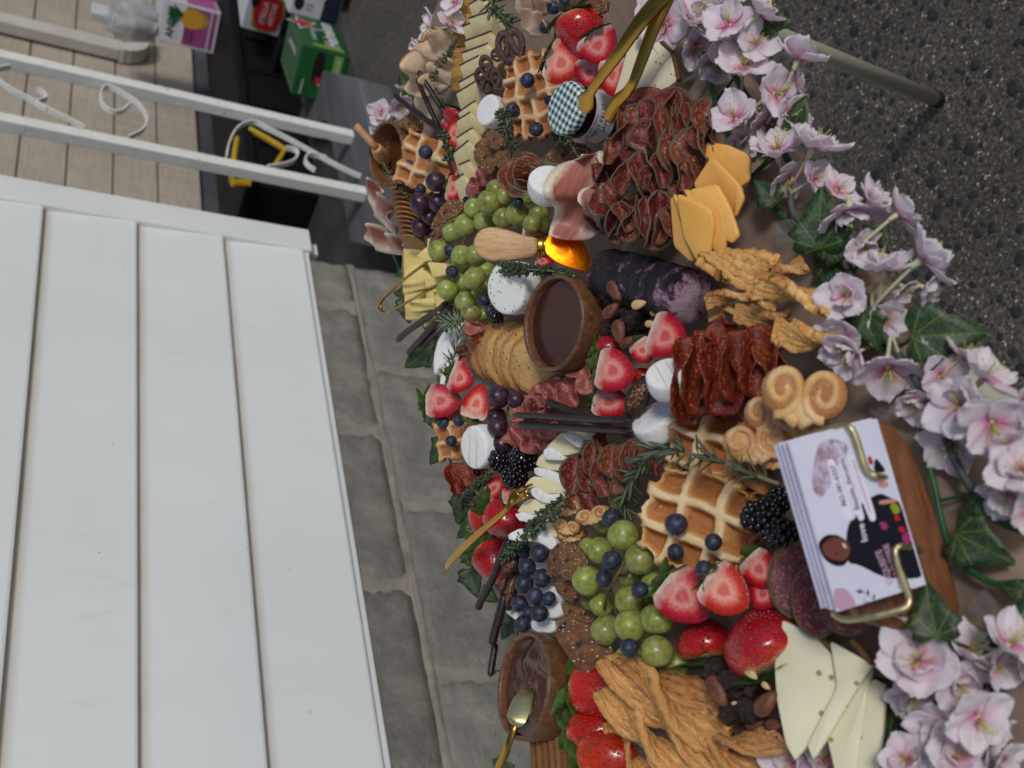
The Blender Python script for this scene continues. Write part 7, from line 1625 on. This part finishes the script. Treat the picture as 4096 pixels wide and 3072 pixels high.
# clear tape holding the stems to the paper
M_TAPE = simple('clear tape', rgb(190, 188, 184), rgb(206, 204, 200), 30, .15, .8, 120, bd=.003, Alpha=.2)
for z, A, B, w, lb in (('K', (190, 800), (400, 760), 170, 'crumpled clear tape piece on the paper beside the largest upright ivy leaf'), ('M', (470, 1080), (600, 960), 120, 'crumpled clear tape piece between card stand and ivy stems'), ('J', (210, 520), (470, 450), 90, 'clear tape strip beside the white cheese wedges'), ('L', (480, 1200), (620, 1260), 110, 'clear tape piece between palmier and blossoms')):
    V, Fc, U = grid(14, 8, lambda u, v: (u - .5, v - .5, .10 * nz(u * 6, v * 5, A[0]) + .05 * nz(u * 15, v * 12, A[1]))); V, Fc, U = solid(V, Fc, U, .006); put('clear_tape', mk('tape', V, Fc, M_TAPE, U), z, A, B, .011, .2, lb, 'tape', w=w)
# ================================================================= cartons and clutter on the porch
GZ = .036
def height_at(p, pxx):       # how tall an upright edge at p must be to reach picture column pxx
    lo, hi = .01, 1.5
    for _ in range(40):
        m = (lo + hi) / 2
        if proj(p + UP * m)[0] > pxx: lo = m
        else: hi = m
    return lo
def carton(name, label, p0, pr_, pl_, H, mat, mtop=None):
    """p0: near bottom corner, pr_: bottom corner to its right, pl_: bottom corner behind to its left"""
    r = Vector((pr_.x - p0.x, pr_.y - p0.y, 0)); l = Vector((pl_.x - p0.x, pl_.y - p0.y, 0)); o = root(name, label, 'carton', Matrix.Translation(p0))
    V = [Vector(), r, r + l, l]; V = V + [v + UP * H for v in V]
    me = mk('carton', V, [(3, 2, 1, 0), (4, 5, 6, 7), (0, 1, 5, 4), (1, 2, 6, 5), (2, 3, 7, 6), (3, 0, 4, 7)], mat, smooth=False); bevel_mesh(me, .004, 1); link('board', me, o)
    fr_ = lambda a, d: (basis(d.normalized(), UP, d.normalized().cross(UP), a), d.length)
    faces = {'right': fr_(Vector(), r), 'left': fr_(l, -l), 'top': (basis(r.normalized(), l.normalized(), UP, Vector((0, 0, H))), r.length)}
    return o, faces, H
def face_poly(o, face, pts, mat, dz=.0015, name='print'):
    M, L = face; ar = sum(pts[i][0] * pts[(i + 1) % len(pts)][1] - pts[(i + 1) % len(pts)][0] * pts[i][1] for i in range(len(pts)))
    pts = pts if ar > 0 else pts[::-1]
    return link(name, mk(name, [(a, b, dz) for a, b in pts], [tuple(range(len(pts)))], mat, smooth=False), o, M)
def face_text(o, face, body, x, y, width, mat, dz=.003, ang=0, fit=1.0, bold=0, shear=0):
    me = text_mesh(body, mat, 1.0, bold=bold, shear=shear); w_ = max(v.co.x for v in me.vertices); s = width / w_
    return link('lettering', me, o, face[0] @ Matrix.Translation((x, y, dz)) @ Matrix.Rotation(ang, 4, 'Z') @ Matrix.Diagonal((s, s * fit, 1, 1)))
def rect(x0, x1, y0, y1): return [(x0, y0), (x1, y0), (x1, y1), (x0, y1)]
ck = lambda nm, c: simple(nm, c, rough=.5)
K_W = ck('carton white', rgb(196, 196, 202)); K_PK = ck('carton magenta', rgb(140, 62, 112)); K_PK2 = ck('carton pink light', rgb(176, 84, 142)); K_G = simple('carton green', rgb(18, 74, 34), rgb(24, 88, 42), 6, .4); K_RED = ck('carton red', rgb(170, 24, 32)); K_BL = ck('carton navy', rgb(20, 28, 54)); K_YE = ck('carton amber', rgb(190, 140, 40)); K_INK = ck('carton ink', rgb(40, 38, 42)); K_GOLD = ck('carton gold ink', rgb(150, 128, 50)); K_WH2 = ck('carton bright white', rgb(222, 222, 226)); K_LG = ck('carton lime', rgb(120, 150, 70)); K_BLK = ck('carton handle hole', rgb(10, 10, 11)); K_GREY = ck('carton grey', rgb(170, 170, 172))
# black storage chest
M_BIN = simple('black plastic', rgb(10, 11, 13), rgb(18, 19, 22), 5, .65, Specular_IOR_Level=.2)
ZL = .34; c0, c1 = PZ(930, 150, ZL), PZ(988, 735, ZL); yf = (c0.y + c1.y) / 2; xl, xr = c1.x, PZ(905, 0, ZL).x + .25
ch_ = root('storage_chest', 'long black plastic storage chest with a yellow frame handle on the porch', 'chest', Matrix.Translation((xl, yf, GZ)))
def part_box(o, name, x0, x1, y0, y1, z0, z1, mat, bev=.006): return link(name, bbox_mesh(name, x0, x1, y0, y1, z0, z1, mat, bev), o)
Wc = xr - xl; Hc = ZL - GZ
part_box(ch_, 'body', .02, Wc - .02, .02, .42, 0, Hc - .05, M_BIN, .01); part_box(ch_, 'lid', 0, Wc, -.005, .45, Hc - .045, Hc, M_BIN, .01)
for k in range(5): part_box(ch_, 'rib', .3 + k * .28, .315 + k * .28, .008, .019, .03, Hc - .07, M_BIN, .002)
M_YEL = simple('yellow plastic', rgb(186, 146, 20), rgb(202, 162, 34), 5, .5)
for P_ in ([(492, 690), (610, 755), (735, 830)], [(728, 835), (700, 880), (655, 950)], [(500, 1050), (430, 1045), (375, 1050)], [(412, 755), (398, 830), (375, 1030)]):
    P3 = [PY(*px('T', *p), yf - .004) - Vector((xl, yf, GZ)) for p in P_]; V, Fc, U = tube(P3, 1, 8, flat=(.013, .010)); link('yellow_handle', mk('yh', V, Fc, M_YEL, smooth=False), ch_)
# wine carton on the chest
ZA = ZL + .004; p0 = PZ(853, 217, ZA); p1 = PZ(886, 51, ZA); d = Vector((p1.x - p0.x, p1.y - p0.y, 0)); side = Vector((-d.y, d.x, 0)).normalized() * .22
if side.x < 0: side = -side
HA = height_at(p0, 624)
o, fc, H = carton('wine_carton', 'white and magenta wine carton with pineapple print standing on the black chest', p0, p0 + d, p0 + side, HA, K_W)
L = d.length; f = fc['right']
face_poly(o, f, rect(.012, L - .012, .05 * H, .58 * H), K_PK); face_poly(o, f, rect(.004, L - .004, .135 * H, .155 * H), K_W, .0022)
face_text(o, f, 'ANDRÉ', .03, .80 * H, L * .72, K_INK, fit=1.15, bold=.01); face_text(o, f, 'CALIFORNIA CHAMPAGNE', .03, .69 * H, L * .5, K_GREY); face_text(o, f, 'MIMOSA', .03, .43 * H, L * .42, K_BL, fit=1.2); face_text(o, f, 'PINEAPPLE', .03, .52 * H, L * .3, K_BL); face_text(o, f, 'PINEAPPLE', .05, .09 * H, L * .3, K_BL)
pc_ = (L * .68, .50 * H)
face_poly(o, f, [(pc_[0] + .045 * math.cos(a * .524) * 1.1, pc_[1] - .01 + .055 * math.sin(a * .524)) for a in range(12)], K_YE, .0035, 'pineapple_print'); face_poly(o, f, [(pc_[0] + .0 + .04 * math.cos(a * .524), pc_[1] - .045 + .045 * math.sin(a * .524)) for a in range(12)], K_GOLD, .0030, 'pineapple_print')
for k in range(7): a = R(40 + k * 18); face_poly(o, f, [(pc_[0] + .01, pc_[1] + .03), (pc_[0] + .05 * math.cos(a) + .008, pc_[1] + .045 + .05 * math.sin(a)), (pc_[0] + .07 * math.cos(a), pc_[1] + .035 + .08 * math.sin(a)), (pc_[0] + .04 * math.cos(a) - .008, pc_[1] + .04 + .05 * math.sin(a))], K_G, .0040, 'pineapple_print')
rf = (basis(side.normalized(), UP, side.normalized().cross(UP), d), side.length); face_poly(o, rf, rect(.01, side.length - .01, .05 * H, .58 * H), K_PK2)
ptop = p0 + UP * HA
# bag of clear cups and packs on the wine carton
def m_clear():
    q = N('clear plastic'); return q.out(rgb(206, 208, 208), .3, q.bump(q.noise(18, 3), .6, .01), Transmission_Weight=.3, Alpha=.45)
M_CLR = m_clear(); bagc = ptop + d * .30 + side * .30
bg_ = root('cup_bag', 'clear plastic bag of white cups on top of the wine carton', 'bag', Matrix.Translation(bagc))
V, Fc, U = lathe([(.001, 0), (.028, 0), (.03, .005), (.040, .10), (.043, .103), (.038, .10), (.001, .092)], 18); CUPM = mk('plastic_cup', V, [f_[::-1] for f_ in Fc], simple('white cup plastic', rgb(200, 200, 196), rough=.4))
for k, (a, b_, c_) in enumerate(((-.05, 0, .0), (.04, -.01, 0), (-.01, .07, 0), (.08, .07, .0), (-.05, .01, .10), (.04, .02, .10))): link('plastic_cup', CUPM, bg_, Matrix.Translation((a, b_, c_ + .004)))
bd_ = [Vector((math.cos(k * 2.4), math.sin(k * 2.4), -.8 + 1.6 * k / 11)).normalized() for k in range(12)]
V, Fc = ball(30, 20, lambda v: Vector((v.x * .105, v.y * .095, .105 + v.z * .115)) * (1 + .30 * max(max(0, v.dot(b_)) ** 10 for b_ in bd_) + .15 * nz(v.x * 5, v.y * 5, v.z * 5))); link('bag_film', mk('bag', V, Fc, M_CLR), bg_)
o2 = root('white_box', 'flat white box standing behind the bag of cups', 'box', Matrix.Translation(ptop + d * .12 + side * .75)); part_box(o2, 'box_body', -.05, .05, -.02, .02, 0, .30, K_W, .003); part_box(o2, 'printed_band', -.051, .051, -.021, .021, .10, .14, K_GREY, .001)
o3 = root('silver_pack', 'small crinkled silver and black pack on the carton', 'pack', Matrix.Translation(ptop + d * .02 + side * .5) @ Matrix.Rotation(.5, 4, 'Y')); 
def m_foil():
    q = N('crinkled foil print'); col = q.ramp(q.noise(40, 4, .7), [(.4, rgb(30, 34, 44)), (.6, rgb(150, 160, 172))]); return q.out(col, .35, q.bump(q.noise(50, 3), .8, .01), Metallic=.5)
link('pouch', mk('pouch', *ball(14, 10, lambda v: Vector((v.x * .03 * (1 + .3 * nz(v.x * 3, v.z * 3)), v.y * .05, .085 + math.copysign(abs(v.z) ** .6, v.z) * .085))), m_foil()), o3)
# green beer carton
p0 = PZ(1401, 228, GZ); HB = height_at(p0, 1209); t0 = p0 + UP * HB
tr, tl = PZ(1163, 53, t0.z), PZ(1163, 377, t0.z)
o, fc, H = carton('beer_carton', 'green beer carton with a red star on the porch slab', p0, p0 + (tr - t0), p0 + (tl - t0), HB, K_G)
f = fc['right']; L = f[1]
def star(cx, cy, r): return [(cx + r * (1 if k % 2 == 0 else .42) * math.sin(k * math.pi / 5), cy + r * (1 if k % 2 == 0 else .42) * math.cos(k * math.pi / 5)) for k in range(10)]
face_poly(o, f, star(L * .74, H * .80, .075), K_WH2, .0015, 'star_print'); face_poly(o, f, star(L * .74, H * .80, .062), K_RED, .0025, 'star_print')
face_text(o, f, 'Heineken', .05, H * .30, L * .78, K_WH2, bold=.02, fit=1.3); face_text(o, f, 'ORIGINAL', L * .25, H * .66, L * .35, K_WH2); face_poly(o, f, rect(.02, .05, H * .1, H * .75), K_LG)
f = fc['left']; L = f[1]; face_poly(o, f, rect(L * .30, L * .48, H * .30, H * .62), K_WH2, .0015); face_poly(o, f, rect(L * .32, L * .46, H * .32, H * .60), K_RED, .0025); face_poly(o, f, [(L * .62 + .07 * math.cos(a * .524), H * .58 + .022 * math.sin(a * .524)) for a in range(12)], K_BLK, .002, 'handle_hole'); face_text(o, f, 'Heineken', L * .06, H * .84, L * .3, K_WH2); face_poly(o, f, rect(L * .55, L * .95, H * .12, H * .3), K_LG); face_text(o, f, 'Heineken', L * .58, H * .2, L * .3, K_WH2, .004)
f = fc['top']; L = f[1]; face_text(o, f, 'Heineken', L * .2, .06, L * .5, K_WH2)
# white and navy beer carton behind it
p0 = PZ(1344, 104, GZ); p1 = PZ(1374, 2, GZ); d = Vector((p1.x - p0.x, p1.y - p0.y, 0)).normalized(); HC = height_at(p0, 1152)
o, fc, H = carton('beer_carton', 'white and navy beer carton with a bottle print behind the green one', p0, p0 + d * .34, p0 + Vector((-d.y, d.x, 0)) * .24, HC, K_W)
f = fc['right']; L = f[1]; face_poly(o, f, rect(.004, L - .004, .004, H * .36), K_BL); face_poly(o, f, [(L * .30, H * .36), (L * .52, H * .36), (L * .50, H * .66), (L * .43, H * .80), (L * .43, H * .99), (L * .37, H * .99), (L * .37, H * .80), (L * .30, H * .66)], K_YE, .0025); face_poly(o, f, rect(L * .28, L * .56, H * .34, H * .54), K_WH2, .0035); face_text(o, f, 'Corona', L * .30, H * .44, L * .24, K_BL, .005); face_text(o, f, '12', L * .08, H * .62, L * .10, K_INK); face_text(o, f, 'Extra', L * .58, H * .22, L * .3, K_GOLD); face_poly(o, f, [(L * .42 + .022 * math.cos(a * .524), H * .20 + .022 * math.sin(a * .524)) for a in range(12)], K_YE, .003)
face_poly(o, f, [(L * .16 + .03 * math.cos(a * .524), H * .84 + .02 * math.sin(a * .524)) for a in range(12)], K_BLK, .0025, 'handle_hole')
# white beer carton with a red badge, on a low black crate
ZS = .162; p0 = PZ(1113, 149, ZS); p1 = PZ(1158, 0, ZS); d = Vector((p1.x - p0.x, p1.y - p0.y, 0)).normalized(); HS = height_at(p0, 962)
o, fc, H = carton('beer_carton', 'white beer carton with a red badge beside the black chest', p0, p0 + d * .42, p0 + Vector((-d.y, d.x, 0)) * .24, HS, K_W)
cr_ = root('low_crate', 'low black plastic crate under the white beer carton', 'crate', Matrix.Translation((p0.x - .06, p0.y, GZ))); part_box(cr_, 'crate_body', 0, .62, .0, .26, 0, ZS - GZ - .022, M_BIN, .008); part_box(cr_, 'crate_rim', -.01, .63, -.01, .27, ZS - GZ - .02, ZS - GZ - .002, M_BIN, .004)
f = fc['right']; L = f[1]; bdg = lambda k: [(L * .24 + x_ * k, H * .42 + y_ * k) for x_, y_ in ((-.085, -.02), (-.07, -.05), (0, -.065), (.07, -.05), (.085, -.02), (.085, .02), (.07, .05), (0, .065), (-.07, .05), (-.085, .02))]
face_poly(o, f, bdg(1.12), K_GOLD, .0015); face_poly(o, f, bdg(1.0), K_RED, .0025); face_text(o, f, 'STELLA', L * .24 - .055, H * .42 + .018, .11, K_WH2, .004); face_text(o, f, 'ARTOIS', L * .24 - .055, H * .42 - .02, .11, K_WH2, .004)
face_text(o, f, 'MIN', L * .52, H * .62, .13, K_GOLD, bold=.02); face_text(o, f, 'ST', L * .56, H * .28, .06, K_GOLD); face_poly(o, f, [(L * .38 + .05 * math.cos(a * .524), H * .80 + .02 * math.sin(a * .524)) for a in range(12)], K_BLK, .0025, 'handle_hole'); face_text(o, f, '12', L * .05, H * .75, .03, K_GOLD)
# weathered plank, stake, cord
M_PLANK = m_wood('weathered grey plank', rgb(66, 66, 68), rgb(92, 93, 95), rgb(116, 117, 119), .25, 'X', .85)
zp = .16; pk = [PZ(*px('T', *p), zp) for p in ((985, 300), (1215, 355), (1300, 700), (1375, 1490), (1160, 1440), (1120, 1200), (1010, 640))]
c_ = sum(pk, Vector()) / len(pk); V, Fc = slab([(p.x - c_.x, p.y - c_.y) for p in pk], zp - GZ, .006, 0); tag(link('wood_plank', mk('plank', V, Fc, M_PLANK, smooth=False), None, Matrix.Translation(c_)), 'weathered grey wooden beam lying on the porch behind the honey bowl', 'plank')
zp2 = .13; pk = [PZ(*px('T', *p), zp2) for p in ((915, 275), (980, 290), (1005, 640), (815, 645))]; c_ = sum(pk, Vector()) / 4
V, Fc = slab([(p.x - c_.x, p.y - c_.y) for p in pk], zp2 - GZ, .006, 0); tag(link('wood_block', mk('wblock', V, Fc, simple('dark weathered timber', rgb(72, 71, 70), rgb(90, 89, 88), 9, .9, .4, 30, bd=.004), smooth=False), None, Matrix.Translation(c_)), 'darker grey timber block between the beam and the black chest', 'plank')
pk = [PZ(*px('T', *p), .07) for p in ((548, 1060), (670, 1060), (628, 1235), (600, 1268), (570, 1240))]; c_ = sum(pk, Vector()) / 5
V, Fc = slab([(p.x - c_.x, p.y - c_.y) for p in pk], .033, .005, 0); tag(link('wooden_stake', mk('stake', V, Fc, simple('grey stake', rgb(150, 142, 134), rgb(166, 158, 150), 8, .8), smooth=False), None, Matrix.Translation(c_)), 'short pale tapered stake lying beside the black chest', 'stake')
P3 = smoothpath([PZ(*px('T', *p), .012) for p in ((1195, 345), (1225, 375), (1250, 420), (1280, 470), (1320, 520), (1350, 580))], 6); c_ = P3[0].copy(); V, Fc, U = tube([p - c_ for p in P3], .006, 8)
tag(link('orange_cord', mk('cord', V, Fc, ck('orange rubber cord', rgb(178, 76, 48))), None, Matrix.Translation(c_)), 'orange cord running over the ground from the grey beam', 'cord')
